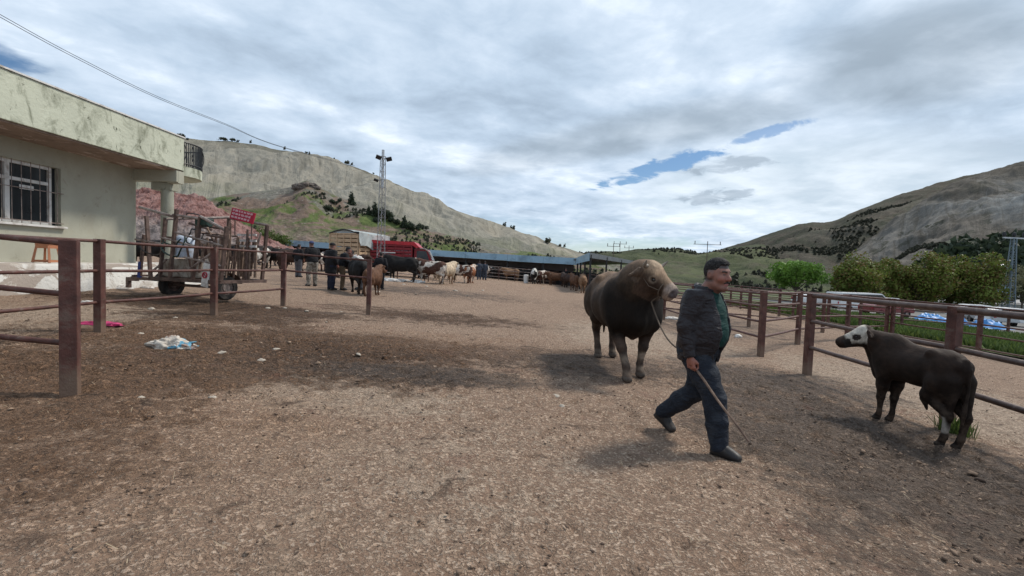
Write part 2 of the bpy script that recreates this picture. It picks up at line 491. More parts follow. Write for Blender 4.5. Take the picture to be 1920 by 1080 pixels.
# ------------------------------------------------------------------ yard ground
def ground_mat():
    m, nt, b, out = new_mat('trodden_dung_and_earth'); n = N(nt)
    P = n.pos()
    x, y, z = n.sep(P)[:3]
    big = n.noise(P, 0.35, 6, 0.6, 0.8)
    mid = n.noise(P, 1.6, 8, 0.62, 0.7)
    med = n.noise(P, 6.5, 8, 0.66, 0.5)
    sm = n.noise(P, 24.0, 7, 0.68, 0.4)
    ti = n.noise(P, 85.0, 5, 0.7, 0.3)
    crumb = n.vor(P, 46.0, 'F1')
    clod = n.vor(n.mix(0.06, P, n('ShaderNodeTexNoise', ins={'Vector': P, 'Scale': 9.0, 'Detail': 3}).outputs[1]), 11.0, 'SMOOTH_F1')
    # base: pale dry crust broken by brown fines
    tan = n.mix(n.ramp(med, 0.32, 0.68), (0.47, 0.312, 0.215), (0.700, 0.505, 0.365))
    tan = n.mix(n.ramp(mid, 0.35, 0.65, 0.0, 0.55), tan, (0.58, 0.395, 0.28))
    speck = n.ramp(sm, 0.40, 0.62)
    tan = n.mix(n.math('MULTIPLY', n.ramp(ti, 0.35, 0.62, 1, 0), 0.45), tan, (0.13, 0.086, 0.060))
    tan = n.mix(n.math('MULTIPLY', n.math('SUBTRACT', 1.0, speck), 0.45), tan, (0.16, 0.108, 0.076))
    tan = n.mix(n.math('MULTIPLY', n.ramp(ti, 0.55, 0.75), 0.5), tan, (0.53, 0.43, 0.33))
    s1 = n.noise(P, 42.0, 3, 0.55, 0.5); s2 = n.noise(n.mapping(P, loc=(5, 3, 1)), 19.0, 5, 0.6, 0.6); s3 = n.noise(n.mapping(P, loc=(2, 8, 1)), 8.0, 6, 0.62, 0.8)
    spk = n.math('MAXIMUM', n.math('MULTIPLY', n.ramp(s1, 0.49, 0.56), 0.50), n.math('MAXIMUM', n.math('MULTIPLY', n.ramp(s2, 0.52, 0.58), 0.62), n.math('MULTIPLY', n.ramp(s3, 0.56, 0.61), 0.55)))
    tan = n.mix(n.math('MULTIPLY', spk, 0.9), tan, (0.180, 0.105, 0.068))
    tan = n.mix(n.math('MULTIPLY', n.ramp(s1, 0.43, 0.36), 0.55), tan, (0.68, 0.54, 0.42))
    # worn concrete showing through, grey
    def soft(cx, cy, rx, ry, ang=0.0):
        v = n.mapping(P, loc=(-cx, -cy, 0)); v = n.mapping(v, rot=(0, 0, -ang))
        sx, sy, _ = n.sep(v)[:3]
        q = n.math('ADD', n.math('POWER', n.math('ABSOLUTE', n.math('DIVIDE', sx, rx)), 2.0), n.math('POWER', n.math('ABSOLUTE', n.math('DIVIDE', sy, ry)), 2.0))
        return n.ramp(q, 0.0, 2.2, 1.0, 0.0)
    def union(*a):
        r = a[0]
        for q in a[1:]: r = n.math('MAXIMUM', r, q)
        return r
    brk = n.math('ADD', n.math('MULTIPLY', n.math('SUBTRACT', mid, 0.5), 1.5), n.math('ADD', n.math('MULTIPLY', n.math('SUBTRACT', med, 0.5), 1.5), n.math('MULTIPLY', n.math('SUBTRACT', sm, 0.5), 1.1)))
    def speckled(m, t=0.55, w=0.10): return n.ramp(n.math('ADD', m, brk), t - w, t + w)
    grey = union(soft(-1.7, 4.9, 1.3, 0.6), soft(-2.6, 5.6, 1.6, 0.6), soft(-7.5, 8.0, 1.4, 3.5), soft(3.3, 12.0, 2.2, 3.0), soft(6.8, 7.5, 1.6, 4.0), n.math('MULTIPLY', soft(-0.7, 3.3, 2.0, 1.2), 0.55), n.math('MULTIPLY', n.ramp(big, 0.50, 0.80), 0.6))
    grey = speckled(grey, 0.62, 0.16)
    gcol = n.mix(n.ramp(sm, 0.38, 0.62), (0.30, 0.215, 0.158), (0.62, 0.49, 0.37))
    col = n.mix(n.math('MULTIPLY', grey, 0.7), tan, gcol)
    # fresh manure, wet mud and a darker patch around the bull
    dark = union(soft(-3.3, 7.3, 3.2, 1.5, 0.15), soft(-4.4, 5.2, 1.8, 1.2, 0.3), soft(-3.0, 6.0, 2.4, 0.8, 0.0), n.math('MULTIPLY', soft(-5.6, 9.6, 1.8, 1.2), .8), n.math('MULTIPLY', soft(-2.0, 12.5, 3.0, 1.3), .7), soft(-7.0, 10.8, 3.4, 1.0), n.math('MULTIPLY', soft(-4.0, 3.2, 1.6, 1.3), .75))
    dark2 = union(soft(3.9, 5.0, 1.2, 3.8, 0.12), soft(3.0, 4.2, 0.9, 1.8, 0.3), soft(4.2, 7.8, 1.7, 1.3), n.math('MULTIPLY', soft(1.2, 8.0, 1.9, 1.3), .8), n.math('MULTIPLY', soft(-5, 22, 6, 3.0), .7), n.math('MULTIPLY', soft(7, 20, 4, 6), .7), n.math('MULTIPLY', soft(4.2, 2.6, 2.0, 1.6), .9), soft(-1.2, 6.2, 1.6, .5))
    brown = n.mix(n.ramp(sm, 0.38, 0.64), (0.045, 0.024, 0.014), (0.25, 0.132, 0.072))
    brown = n.mix(n.math('MULTIPLY', n.ramp(ti, 0.55, 0.72), 0.5), brown, (0.33, 0.22, 0.14))
    wet = n.mix(n.ramp(sm, 0.38, 0.64), (0.050, 0.035, 0.027), (0.215, 0.155, 0.115))
    wet = n.mix(n.math('MULTIPLY', n.ramp(ti, 0.55, 0.72), 0.5), wet, (0.28, 0.23, 0.19))
    lump = n.noise(n.mapping(P, loc=(3, 1, 7)), 11.0, 6, 0.6, 1.0)
    brown = n.mix(n.math('MULTIPLY', n.ramp(lump, 0.49, 0.55), 0.75), brown, (0.028, 0.016, 0.011))
    wet = n.mix(n.math('MULTIPLY', n.ramp(lump, 0.50, 0.56), 0.65), wet, (0.034, 0.023, 0.018))
    gate1 = speckled(dark, 0.54, 0.18)
    gate2 = speckled(dark2, 0.60, 0.22)
    col = n.mix(n.math('MULTIPLY', gate1, 0.86), col, brown)
    col = n.mix(n.math('MULTIPLY', gate2, 0.78), col, wet)
    # scattered pats and reddish stains
    och = speckled(union(n.math('MULTIPLY', soft(-4.6, 3.6, 3.0, 2.4), .95), n.math('MULTIPLY', soft(-5.4, 7.0, 2.0, 1.6), .8), n.math('MULTIPLY', soft(-1.0, 8.6, 3.0, 1.2), .7)), 0.55, 0.25)
    col = n.mix(n.math('MULTIPLY', och, 0.55), col, n.mix(spk, (0.38, 0.225, 0.135), (0.125, 0.070, 0.042)))
    pats = n.math('MULTIPLY', n.ramp(n.noise(P, 3.1, 5, 0.55, 1.2), 0.60, 0.66), n.ramp(mid, 0.38, 0.6, 0.2, 1.0))
    col = n.mix(n.math('MULTIPLY', pats, 0.72), col, (0.085, 0.056, 0.040))
    redm = n.math('MULTIPLY', n.ramp(n.noise(n.mapping(P, loc=(11, 5, 0)), 0.9, 7, 0.65, 1.0), 0.60, 0.70), n.ramp(sm, 0.3, 0.6, 0.3, 1.0))
    col = n.mix(n.math('MULTIPLY', redm, 0.55), col, (0.21, 0.10, 0.072))
    flecks = n.math('MULTIPLY', n.ramp(n.noise(P, 38.0, 3, 0.5), 0.69, 0.72), 0.6)
    col = n.mix(flecks, col, (0.55, 0.49, 0.42))
    pits = n.math('MULTIPLY', n.ramp(n.noise(P, 17.0, 4, 0.55, 0.8), 0.655, 0.70), 0.75)
    col = n.mix(pits, col, (0.05, 0.034, 0.026))
    n.put(b, 'Base Color', col)
    n.put(b, 'Roughness', n.math('SUBTRACT', 0.93, n.math('MULTIPLY', gate2, 0.18)))
    b.inputs['Specular IOR Level'].default_value = 0.25
    h = n.math('ADD', n.math('MULTIPLY', sm, 0.9), n.math('ADD', n.math('MULTIPLY', ti, 0.30), n.math('MULTIPLY', clod, 0.55)))
    h = n.math('ADD', h, n.math('MULTIPLY', med, 1.5))
    h = n.math('ADD', h, n.math('MULTIPLY', n.math('MULTIPLY', n.math('MAXIMUM', gate1, gate2), n.ramp(lump, 0.55, 0.42)), 1.6))
    h = n.math('SUBTRACT', h, n.math('MULTIPLY', crumb, 0.22))
    n.put(b, 'Normal', n.bump(n.math('SUBTRACT', h, n.math('MULTIPLY', spk, 1.0)), 1.0, 0.04))
    return m
M['ground'] = ground_mat()
def axis(segs):
    out = [segs[0][0]]
    for a, b, s0, s1 in segs:
        p = a; k = 0
        L = b - a
        while p < b - 1e-6:
            t = (p - a) / L; st = s0 * (s1 / s0) ** t
            p = min(b, p + st); out.append(p)
    return np.array(out)
def build_ground():
    xs = axis([(-700, -60, 60, 6), (-60, -9, 5, 0.13), (-9, 9, 0.038, 0.038), (9, 60, 0.13, 5), (60, 900, 6, 80)])
    ys = axis([(-60, 0, 10, 0.4), (0, 1.4, 0.3, 0.06), (1.4, 8, 0.034, 0.042), (8, 30, 0.06, 0.5), (30, 80, 0.5, 4), (80, 1500, 4, 120)])
    X, Y = np.meshgrid(xs, ys, indexing='ij')
    fade = np.clip(1.4 - np.hypot(X, Y) / 30, 0, 1)
    rough = 0.55 + 0.9 * np.clip(fbm(X * 0.5 + 3, Y * 0.5, oct=3, seed=5) * 1.5 + 0.25, 0, 1)
    # churned strips: left manure patch and along the right fence
    def bl(cx, cy, rx, ry): return np.exp(-(((X - cx) / rx) ** 2 + ((Y - cy) / ry) ** 2))
    churn = bl(-3.5, 6.8, 3, 1.8) + bl(3.8, 4.8, 1.3, 3.2) + 0.7 * bl(-4, 5, 2, 1)
    rough = rough + 1.0 * churn
    Z = gz(X)
    Z = Z + fade * (0.030 * fbm(X * 0.8, Y * 0.8, oct=3, seed=1)
                    + 0.014 * rough * fbm(X * 3.2, Y * 3.2, oct=4, gain=0.6, seed=2)
                    + 0.011 * rough * np.maximum(0, fbm(X * 7.5, Y * 7.5, oct=2, seed=8)))
    Z = Z - 0.012 * fade * rough * np.clip(fbm(X * 4.5 + 9, Y * 4.5, oct=2, seed=9) - 0.25, 0, 1) * 3
    rp = np.random.RandomState(77)
    for _ in range(2600):
        u_ = rp.rand()
        if u_ < .35: cx, cy = -3.4 + 2.4 * rp.normal(), 6.6 + 1.4 * rp.normal()
        elif u_ < .65: cx, cy = 3.7 + .9 * rp.normal(), 4.8 + 2.2 * rp.normal()
        else: cx, cy = rp.uniform(-8, 8), rp.uniform(1.5, 10)
        i0, i1 = np.searchsorted(xs, (cx - .16, cx + .16)); j0, j1 = np.searchsorted(ys, (cy - .16, cy + .16))
        if i1 - i0 < 3 or j1 - j0 < 3: continue
        d2 = np.hypot((X[i0:i1, j0:j1] - cx), (Y[i0:i1, j0:j1] - cy) * rp.uniform(.8, 1.2)); r0 = rp.uniform(.045, .075); dp = rp.uniform(.008, .022)
        Z[i0:i1, j0:j1] += -dp * np.exp(-(d2 / r0) ** 4) + dp * .45 * np.exp(-((d2 - r0 * 1.45) / (r0 * .4)) ** 2)
    V = np.stack([X, Y, Z], -1).reshape(-1, 3)
    a, c = X.shape
    I = np.arange(a * c).reshape(a, c)
    F = np.stack([I[:-1, :-1], I[1:, :-1], I[1:, 1:], I[:-1, 1:]], -1).reshape(-1, 4)
    me = np_mesh('ground', V, F)
    o = link_mesh('ground', me, M['ground'], smooth=True); tag(o, kind='structure')
build_ground()

# ------------------------------------------------------------------ hills
def hill_mat(name, kind):
    m, nt, b, out = new_mat(name); n = N(nt)
    P = n.pos(); x, y, z = n.sep(P)[:3]
    at = n('ShaderNodeAttribute', attribute_name='u').outputs['Vector']      # (across, up the slope, gully)
    ax, ay, ag = n.sep(at)[:3]
    big = n.noise(P, 0.02, 6, 0.6, 0.6); mid = n.noise(P, 0.08, 8, 0.65, 0.6); sm = n.noise(P, 0.35, 8, 0.7, 0.3); ti = n.noise(P, 1.2, 6, 0.7)
    q = n.mapping(at, scale=(0.45, 1.0, 0.0))
    wv = n('ShaderNodeTexNoise', ins={'Vector': q, 'Scale': 2.3, 'Detail': 4.0}).outputs[1]
    q2 = n('ShaderNodeVectorMath', operation='MULTIPLY_ADD', ins={0: wv, 1: (0.9, 0.9, 0.0), 2: q}).outputs[0]
    rill = n.noise(n.mapping(q2, rot=(0, 0, math.radians(-38)), scale=(11, 3.2, 1.0)), 1.0, 10, 0.66, 0.6)
    if kind == 'grey':
        col = n.mix(n.ramp(big, 0.38, 0.62), (0.160, 0.153, 0.126), (0.240, 0.218, 0.178))
        col = n.mix(n.ramp(n.noise(n.mapping(P, loc=(60, 0, 0)), 0.018, 5, 0.6, 0.5), 0.50, 0.62, 0, 0.65), col, (0.31, 0.27, 0.205))
        col = n.mix(n.math('MULTIPLY', n.ramp(ag, 0.35, 0.8), 0.5), col, (0.35, 0.325, 0.27))
        col = n.mix(n.math('MULTIPLY', n.ramp(ag, 0.30, 0.05), 0.45), col, (0.125, 0.122, 0.105))
        col = n.mix(n.math('MULTIPLY', n.ramp(ay, 0.86, 1.0), 0.7), col, (0.095, 0.088, 0.062))
        col = n.mix(n.math('MULTIPLY', n.ramp(rill, 0.50, 0.62), 0.6), col, (0.120, 0.112, 0.090))
        col = n.mix(n.math('MULTIPLY', n.ramp(rill, 0.47, 0.36), 0.45), col, (0.345, 0.318, 0.262))
        shr = n.math('MULTIPLY', n.ramp(sm, 0.60, 0.66), n.ramp(mid, 0.45, 0.6))
        col = n.mix(n.math('MULTIPLY', shr, 0.6), col, (0.05, 0.052, 0.038))
        green = n.math('MULTIPLY', n.ramp(ay, 0.34, 0.05), n.ramp(mid, 0.42, 0.55))
        col = n.mix(n.math('MULTIPLY', green, 0.7), col, (0.10, 0.125, 0.05))
    elif kind == 'foot':
        g1 = n.mix(n.ramp(sm, 0.35, 0.65), (0.058, 0.085, 0.026), (0.125, 0.155, 0.052))
        br = n.mix(n.ramp(sm, 0.35, 0.65), (0.115, 0.078, 0.060), (0.215, 0.160, 0.125))
        gy = n.mix(n.ramp(ti, 0.35, 0.65), (0.085, 0.083, 0.070), (0.24, 0.225, 0.19))
        col = n.mix(n.ramp(n.noise(n.mapping(P, scale=(1, 1, 2.5)), 0.10, 8, 0.68, 0.8), 0.45, 0.53), g1, br)
        rk = n.noise(n.mapping(P, loc=(20, 7, 3)), 0.10, 7, 0.65, 0.5)
        col = n.mix(n.math('MULTIPLY', n.ramp(n.math('ADD', rk, n.math('MULTIPLY', n.math('SUBTRACT', ay, 0.75), 0.5)), 0.52, 0.60), 0.9), col, gy)
        col = n.mix(n.math('MULTIPLY', n.ramp(ay, 0.45, 0.15), n.ramp(mid, 0.42, 0.55, 0.2, 0.9)), col, n.mix(n.ramp(ti, 0.4, 0.6), (0.105, 0.080, 0.066), (0.26, 0.195, 0.165)))
        col = n.mix(n.math('MULTIPLY', n.ramp(ti, 0.62, 0.68), 0.7), col, (0.36, 0.33, 0.29))
        col = n.mix(n.math('MULTIPLY', n.ramp(n.noise(P, 0.8, 4, 0.6), 0.62, 0.67), 0.7), col, (0.035, 0.04, 0.025))
    elif kind == 'pink':
        col = n.mix(n.ramp(sm, 0.35, 0.65), (0.18, 0.085, 0.072), (0.31, 0.175, 0.155))
        col = n.mix(n.ramp(ti, 0.45, 0.7, 0, 0.45), col, (0.42, 0.30, 0.275))
        col = n.mix(n.math('MULTIPLY', n.ramp(ti, 0.47, 0.36), 0.9), col, (0.085, 0.035, 0.03))
        col = n.mix(n.math('MULTIPLY', n.ramp(ay, 0.42, 0.2), 0.8), col, n.mix(n.ramp(ti, 0.4, 0.6), (0.13, 0.12, 0.11), (0.33, 0.29, 0.27)))
    elif kind == 'dark':
        col = n.mix(n.ramp(big, 0.35, 0.65), (0.042, 0.043, 0.031), (0.092, 0.074, 0.057))
        col = n.mix(n.ramp(mid, 0.45, 0.62, 0, 0.75), col, (0.052, 0.058, 0.036))
        col = n.mix(n.math('MULTIPLY', n.ramp(sm, 0.56, 0.64), 0.8), col, (0.03, 0.036, 0.024))
        col = n.mix(n.math('MULTIPLY', n.ramp(ag, 0.6, 0.9), 0.45), col, (0.19, 0.165, 0.135))
    elif kind == 'pale':
        col = n.mix(n.ramp(big, 0.40, 0.60), (0.085, 0.075, 0.062), (0.175, 0.157, 0.136))
        blue = n.math('MULTIPLY', n.ramp(n.noise(n.mapping(P, loc=(50, 20, 0)), 0.012, 5, 0.6, 0.8), 0.45, 0.56), n.ramp(ag, 0.3, 0.6))
        col = n.mix(n.math('MULTIPLY', n.math('MULTIPLY', blue, n.ramp(ay, 0.75, 0.45, 0.2, 1.0)), 0.65), col, (0.28, 0.30, 0.305))
        col = n.mix(n.math('MULTIPLY', n.ramp(rill, 0.50, 0.62), 0.6), col, (0.075, 0.066, 0.052))
        col = n.mix(n.math('MULTIPLY', n.ramp(rill, 0.44, 0.34), 0.45), col, (0.25, 0.235, 0.21))
        shr = n.math('MULTIPLY', n.ramp(n.noise(P, 0.10, 7, 0.65, 0.4), 0.55, 0.60), n.ramp(big, 0.40, 0.55))
        col = n.mix(n.math('MULTIPLY', shr, 0.85), col, (0.045, 0.048, 0.034))
        col = n.mix(n.math('MULTIPLY', n.ramp(ay, 0.55, 0.85), 0.6), col, (0.085, 0.074, 0.058))
        col = n.mix(n.math('MULTIPLY', n.ramp(ag, 0.28, 0.05), 0.8), col, (0.060, 0.058, 0.042))
        col = n.mix(n.math('MULTIPLY', n.ramp(ay, 0.93, 1.0), 0.8), col, (0.045, 0.045, 0.035))
    elif kind == 'green':
        f = n.noise(n.mapping(P, scale=(0.5, 1.6, 3.0)), 0.02, 6, 0.6, 0.8)
        col = n.mix(n.ramp(f, 0.42, 0.58), (0.042, 0.052, 0.026), (0.098, 0.108, 0.054))
        col = n.mix(n.ramp(mid, 0.5, 0.64, 0, 0.7), col, (0.105, 0.095, 0.065))
        col = n.mix(n.math('MULTIPLY', n.ramp(sm, 0.57, 0.65), 0.85), col, (0.030, 0.038, 0.022))
        col = n.mix(n.math('MULTIPLY', n.ramp(ay, 0.75, 1.0), 0.6), col, (0.040, 0.048, 0.030))
    n.put(b, 'Base Color', col); b.inputs['Roughness'].default_value = 0.95
    b.inputs['Specular IOR Level'].default_value = 0.15
    hh = n.math('ADD', n.math('ADD', n.math('MULTIPLY', sm, 1.0), n.math('MULTIPLY', ti, 0.35)), n.math('MULTIPLY', rill, -0.7 if kind in ('grey', 'pale') else 0.0))
    n.put(b, 'Normal', n.bump(hh, 0.8, {'pink': 1.2, 'foot': 0.9, 'grey': 1.0}.get(kind, 1.6)))
    return m
def hill(name, kind, sil, Yb, Yr, du=0.0022, nd=110, gamp=4.0, gfreq=26.0, namp=2.0, seed=0, prof=0.9, base_drop=1.5, back=60, nf=0.03, warpk=1.0, jag=0.0, skew=0.0, relief=45.0, ramp_=0.0):
    """terrain between a foot line at depth Yb and a crest whose skyline passes the given photo pixels"""
    us, zs = [], []
    for px, py in sil:
        Y = Yr(px) if callable(Yr) else Yr
        p = pt(px, py, Y); us.append(p.x / p.y); zs.append((p.z, Y))
    us = np.array(us); zz = np.array([a for a, _ in zs]); yy = np.array([b for _, b in zs])
    U = np.arange(us[0], us[-1], du)
    # smooth interpolation of the skyline
    zr = np.interp(U, us, zz); yr = np.interp(U, us, yy)
    kk = np.ones(5) / 5
    zp = np.concatenate([np.full(2, zr[0]), zr, np.full(2, zr[-1])]); zr = np.convolve(zp, kk, 'valid')
    T = np.linspace(0, 1, nd)
    TT = np.concatenate([T, 1 + np.linspace(0, 1, 14)[1:] ** 1.3 * back / np.mean(yy)])
    Ug, Tg = np.meshgrid(U, TT, indexing='ij')
    yb = (np.vectorize(Yb)(U * FOC + 960) if callable(Yb) else np.full(len(U), float(Yb)))
    Yg = yb[:, None] + (yr - yb)[:, None] * np.minimum(Tg, 1) + np.maximum(Tg - 1, 0) * yr[:, None]
    Xg = Ug * Yg
    zb = gz(Xg) - base_drop
    S = np.minimum(Tg, 1) ** prof
    S = S * (1 + 0.25 * (1 - S)) / 1.0
    Z = zb + (zr[:, None] - zb) * np.minimum(S, 1)
    Z = Z - np.maximum(Tg - 1, 0) * yr[:, None] * 0.55
    win = np.sin(np.pi * np.clip(Tg, 0, 1)) ** 0.9 * (Tg < 1)
    wx = fbm(Xg * nf * 0.5, Yg * nf * 0.5, oct=3, seed=seed + 3) * warpk
    g = fbm(Ug * gfreq + wx * 0.55 + (Tg * skew), Tg * 1.3 + seed, oct=5, gain=0.6, seed=seed, ridged=True)
    rw = fbm(Xg / relief + .5 * fbm(Xg / relief * .7, Yg / relief * .7, oct=3, seed=seed + 31), Yg / relief * .75, oct=7, gain=0.52, seed=seed + 40, ridged=True)
    g = 0.12 * g + 0.95 * (rw - .1)
    Z = Z + win * (gamp * (g - 0.3) + ramp_ * (rw - .35) + namp * fbm(Xg * nf, Yg * nf, oct=5, seed=seed + 9))
    if jag: Z = Z + jag * fbm(Xg * 0.5, Yg * 0.5, Z * 0.5, oct=6, gain=0.68, seed=seed + 4) * np.clip(Tg * 4, 0, 1)
    else: Z = Z + 0.0022 * yr[:, None] * fbm(Xg * 0.12, Yg * 0.12, oct=4, gain=0.6, seed=seed + 21) * (Tg > 0.02)
    V = np.stack([Xg, Yg, Z], -1).reshape(-1, 3)
    a, c = Xg.shape; I = np.arange(a * c).reshape(a, c)
    F = np.stack([I[:-1, :-1], I[1:, :-1], I[1:, 1:], I[:-1, 1:]], -1).reshape(-1, 4)
    me = np_mesh(name, V, F)
    at = me.attributes.new('u', 'FLOAT_VECTOR', 'POINT')
    at.data.foreach_set('vector', np.stack([Ug * 10, np.minimum(Tg, 1), g * 0.5 + 0.5], -1).reshape(-1, 3).astype(np.float32).ravel())
    o = link_mesh(name, me, hill_mat(name + '_soil', kind), smooth=True); tag(o, kind='structure')
    return dict(U=U, T=TT, Z=Z, Y=Yg, X=Xg)
def on_hill(H, px, t):
    """a point of the terrain at photo column px and slope fraction t"""
    u = (px - 960) / FOC
    i = int(np.clip(np.searchsorted(H['U'], u), 0, len(H['U']) - 1)); j = int(np.clip(np.searchsorted(H['T'], t), 0, len(H['T']) - 1))
    return Vector((H['X'][i, j], H['Y'][i, j], H['Z'][i, j]))
def on_hill_px(H, px, py):
    """first terrain point whose projection is at px, py"""
    best = None
    i0 = int(np.clip(np.searchsorted(H['U'], (px - 960) / FOC), 0, len(H['U']) - 1))
    for i in range(max(0, i0 - 12), min(len(H['U']), i0 + 13)):
        P = np.stack([H['X'][i], H['Y'][i], H['Z'][i] - CAM.z], -1)
        w = P @ np.array(_F); a = 960 + FOC * (P @ np.array(_R)) / w; b_ = 540 - FOC * (P @ np.array(_U)) / w
        d = (a - px) ** 2 + (b_ - py) ** 2; d[H['T'] > 1.0] = 1e9
        j = int(np.argmin(d))
        if best is None or d[j] < best[0]: best = (d[j], i, j)
    _, i, j = best
    return Vector((H['X'][i, j], H['Y'][i, j], H['Z'][i, j]))
H_grey = hill('hill', 'grey', [(-200, 250), (100, 244), (250, 248), (330, 258), (370, 262), (430, 265), (480, 272), (520, 280), (560, 287), (600, 294), (655, 309), (700, 326), (745, 346), (790, 364), (840, 388), (880, 404), (940, 427), (1000, 447), (1050, 462), (1090, 474), (1130, 485), (1200, 500)],
              110, 235, nd=190, du=0.0016, gamp=0.8, gfreq=30.0, namp=6.0, relief=62.0, ramp_=9.0, seed=3, prof=0.95, warpk=1.6, skew=5.0)
H_foot = hill('hill', 'foot', [(60, 400), (250, 392), (330, 384), (380, 374), (440, 364), (500, 358), (545, 350), (560, 342), (575, 337), (592, 345), (625, 362), (660, 378), (700, 390), (760, 414), (830, 438), (900, 455), (960, 468), (1040, 478), (1100, 486), (1180, 500)],
              74, 108, nd=120, du=0.0018, gamp=0.4, gfreq=24.0, namp=1.2, relief=16.0, ramp_=2.0, seed=11, prof=0.9, back=20, nf=0.08)
H_pink = hill('hill', 'pink', [(60, 380), (200, 358), (240, 352), (300, 358), (360, 366), (400, 380), (430, 398), (470, 425), (520, 452), (560, 470)],
              48, 58, nd=130, du=0.0011, gamp=0.5, gfreq=40.0, namp=0.5, seed=17, prof=0.6, back=10, nf=0.25, jag=0.9, base_drop=0.6)
H_green = hill('hill', 'green', [(980, 482), (1060, 478), (1120, 472), (1165, 471), (1200, 467), (1225, 466), (1262, 466), (1290, 470), (1310, 474), (1335, 472), (1360, 466), (1420, 458), (1500, 470), (1640, 500)],
              lambda px: 90, 420, nd=150, du=0.0020, gamp=1.0, gfreq=14.0, namp=4.0, relief=90.0, ramp_=7.0, seed=23, prof=1.5, warpk=1.5)
H_dark = hill('hill', 'dark', [(1290, 494), (1340, 471), (1370, 462), (1420, 446), (1460, 432), (1495, 421), (1520, 417), (1560, 416), (1600, 398), (1650, 378), (1700, 361), (1760, 343), (1800, 332), (1860, 320), (1920, 313), (2000, 304), (2150, 296)],
              240, 470, nd=130, du=0.0020, gamp=2.0, gfreq=16.0, namp=6.0, relief=110.0, ramp_=13.0, seed=31, prof=0.95, skew=-3.0)
H_pale = hill('hill', 'pale', [(1330, 545), (1395, 530), (1450, 517), (1500, 505), (1530, 496), (1585, 472), (1645, 442), (1675, 420), (1704, 402), (1746, 372), (1780, 352), (1815, 338), (1860, 326), (1920, 320), (2000, 316), (2150, 310)],
              150, 340, nd=190, du=0.0016, gamp=2.0, gfreq=17.0, namp=8.0, relief=95.0, ramp_=15.0, seed=41, prof=0.85, warpk=2.0, skew=-5.0)
# ------------------------------------------------------------------ living things
def coat_mat(name, base=None, rough=0.72, pied=None, scale=2.0, thr=0.5, bump=0.35, dirt=True, jscale=1.0):
    """hair coat. base None = painted by vertex colour; pied = second colour in large patches"""
    m, nt, b, out = new_mat(name); n = N(nt); P = n.obj()
    if base is None: c = n('ShaderNodeAttribute', attribute_name='Col').outputs['Color']
    else: c = base
    if pied is not None:
        rnd = n('ShaderNodeObjectInfo').outputs['Random']
        off = n('ShaderNodeCombineXYZ', ins={0: n.math('MULTIPLY', rnd, 37.0), 1: n.math('MULTIPLY', rnd, 11.0), 2: 0.0}).outputs[0]
        v = n('ShaderNodeVectorMath', operation='ADD', ins={0: P, 1: off}).outputs[0]
        c = n.mix(n.ramp(n.noise(v, scale, 3, 0.5, 0.4), thr - 0.015, thr + 0.015), c, pied)
    hair = n.noise(n.mapping(P, scale=(12 * jscale, 60 * jscale, 20 * jscale)), 1.0, 4, 0.6)
    lump = n.noise(P, 6.0, 5, 0.6)
    c = n.mix(1.0, c, n.mix(n.ramp(hair, 0.3, 0.7), (0.72, 0.72, 0.72), (1.25, 1.25, 1.25)), 'MULTIPLY')
    c = n.mix(1.0, c, n.mix(n.ramp(lump, 0.3, 0.7), (0.66, 0.65, 0.64), (1.32, 1.30, 1.26)), 'MULTIPLY')  # random tone mottling, standing in for uneven sheen and folds
    if dirt:
        z = n.sep(P)[2]
        d = n.math('MULTIPLY', n.ramp(z, 0.75, 0.2), n.ramp(n.noise(P, 9.0, 5, 0.6), 0.45, 0.62))
        c = n.mix(n.math('MULTIPLY', d, 0.45), c, (0.13, 0.09, 0.065))
    n.put(b, 'Base Color', c); b.inputs['Roughness'].default_value = rough
    b.inputs['Specular IOR Level'].default_value = 0.18
    b.inputs['Sheen Weight'].default_value = 0.0
    n.put(b, 'Normal', n.bump(n.math('ADD', hair, n.math('MULTIPLY', lump, 0.6)), bump, 0.012))
    return m
M['coat'] = coat_mat('painted_coat')
M['horn'] = paint('horn', (0.24, 0.20, 0.16), 0.45, 0.25, 20, 0, (0.06, 0.05, 0.045), 0.4)
M['eye'] = paint('wet_dark_eye', (0.012, 0.009, 0.008), 0.08, 0.1, 5, 0, None, 0, 0, 30, 0.8)
M['rope'] = paint('hemp_rope', (0.095, 0.068, 0.048), 0.85, 0.35, 60, 0, None, 0, 0.6, 120)

def lerp3(a, b, t):
    t = np.clip(t, 0, 1)[:, None]
    return np.array(a)[None] * (1 - t) + np.array(b)[None] * t
def sstep(x, a, b):
    t = np.clip((x - a) / (b - a), 0, 1); return t * t * (3 - 2 * t)

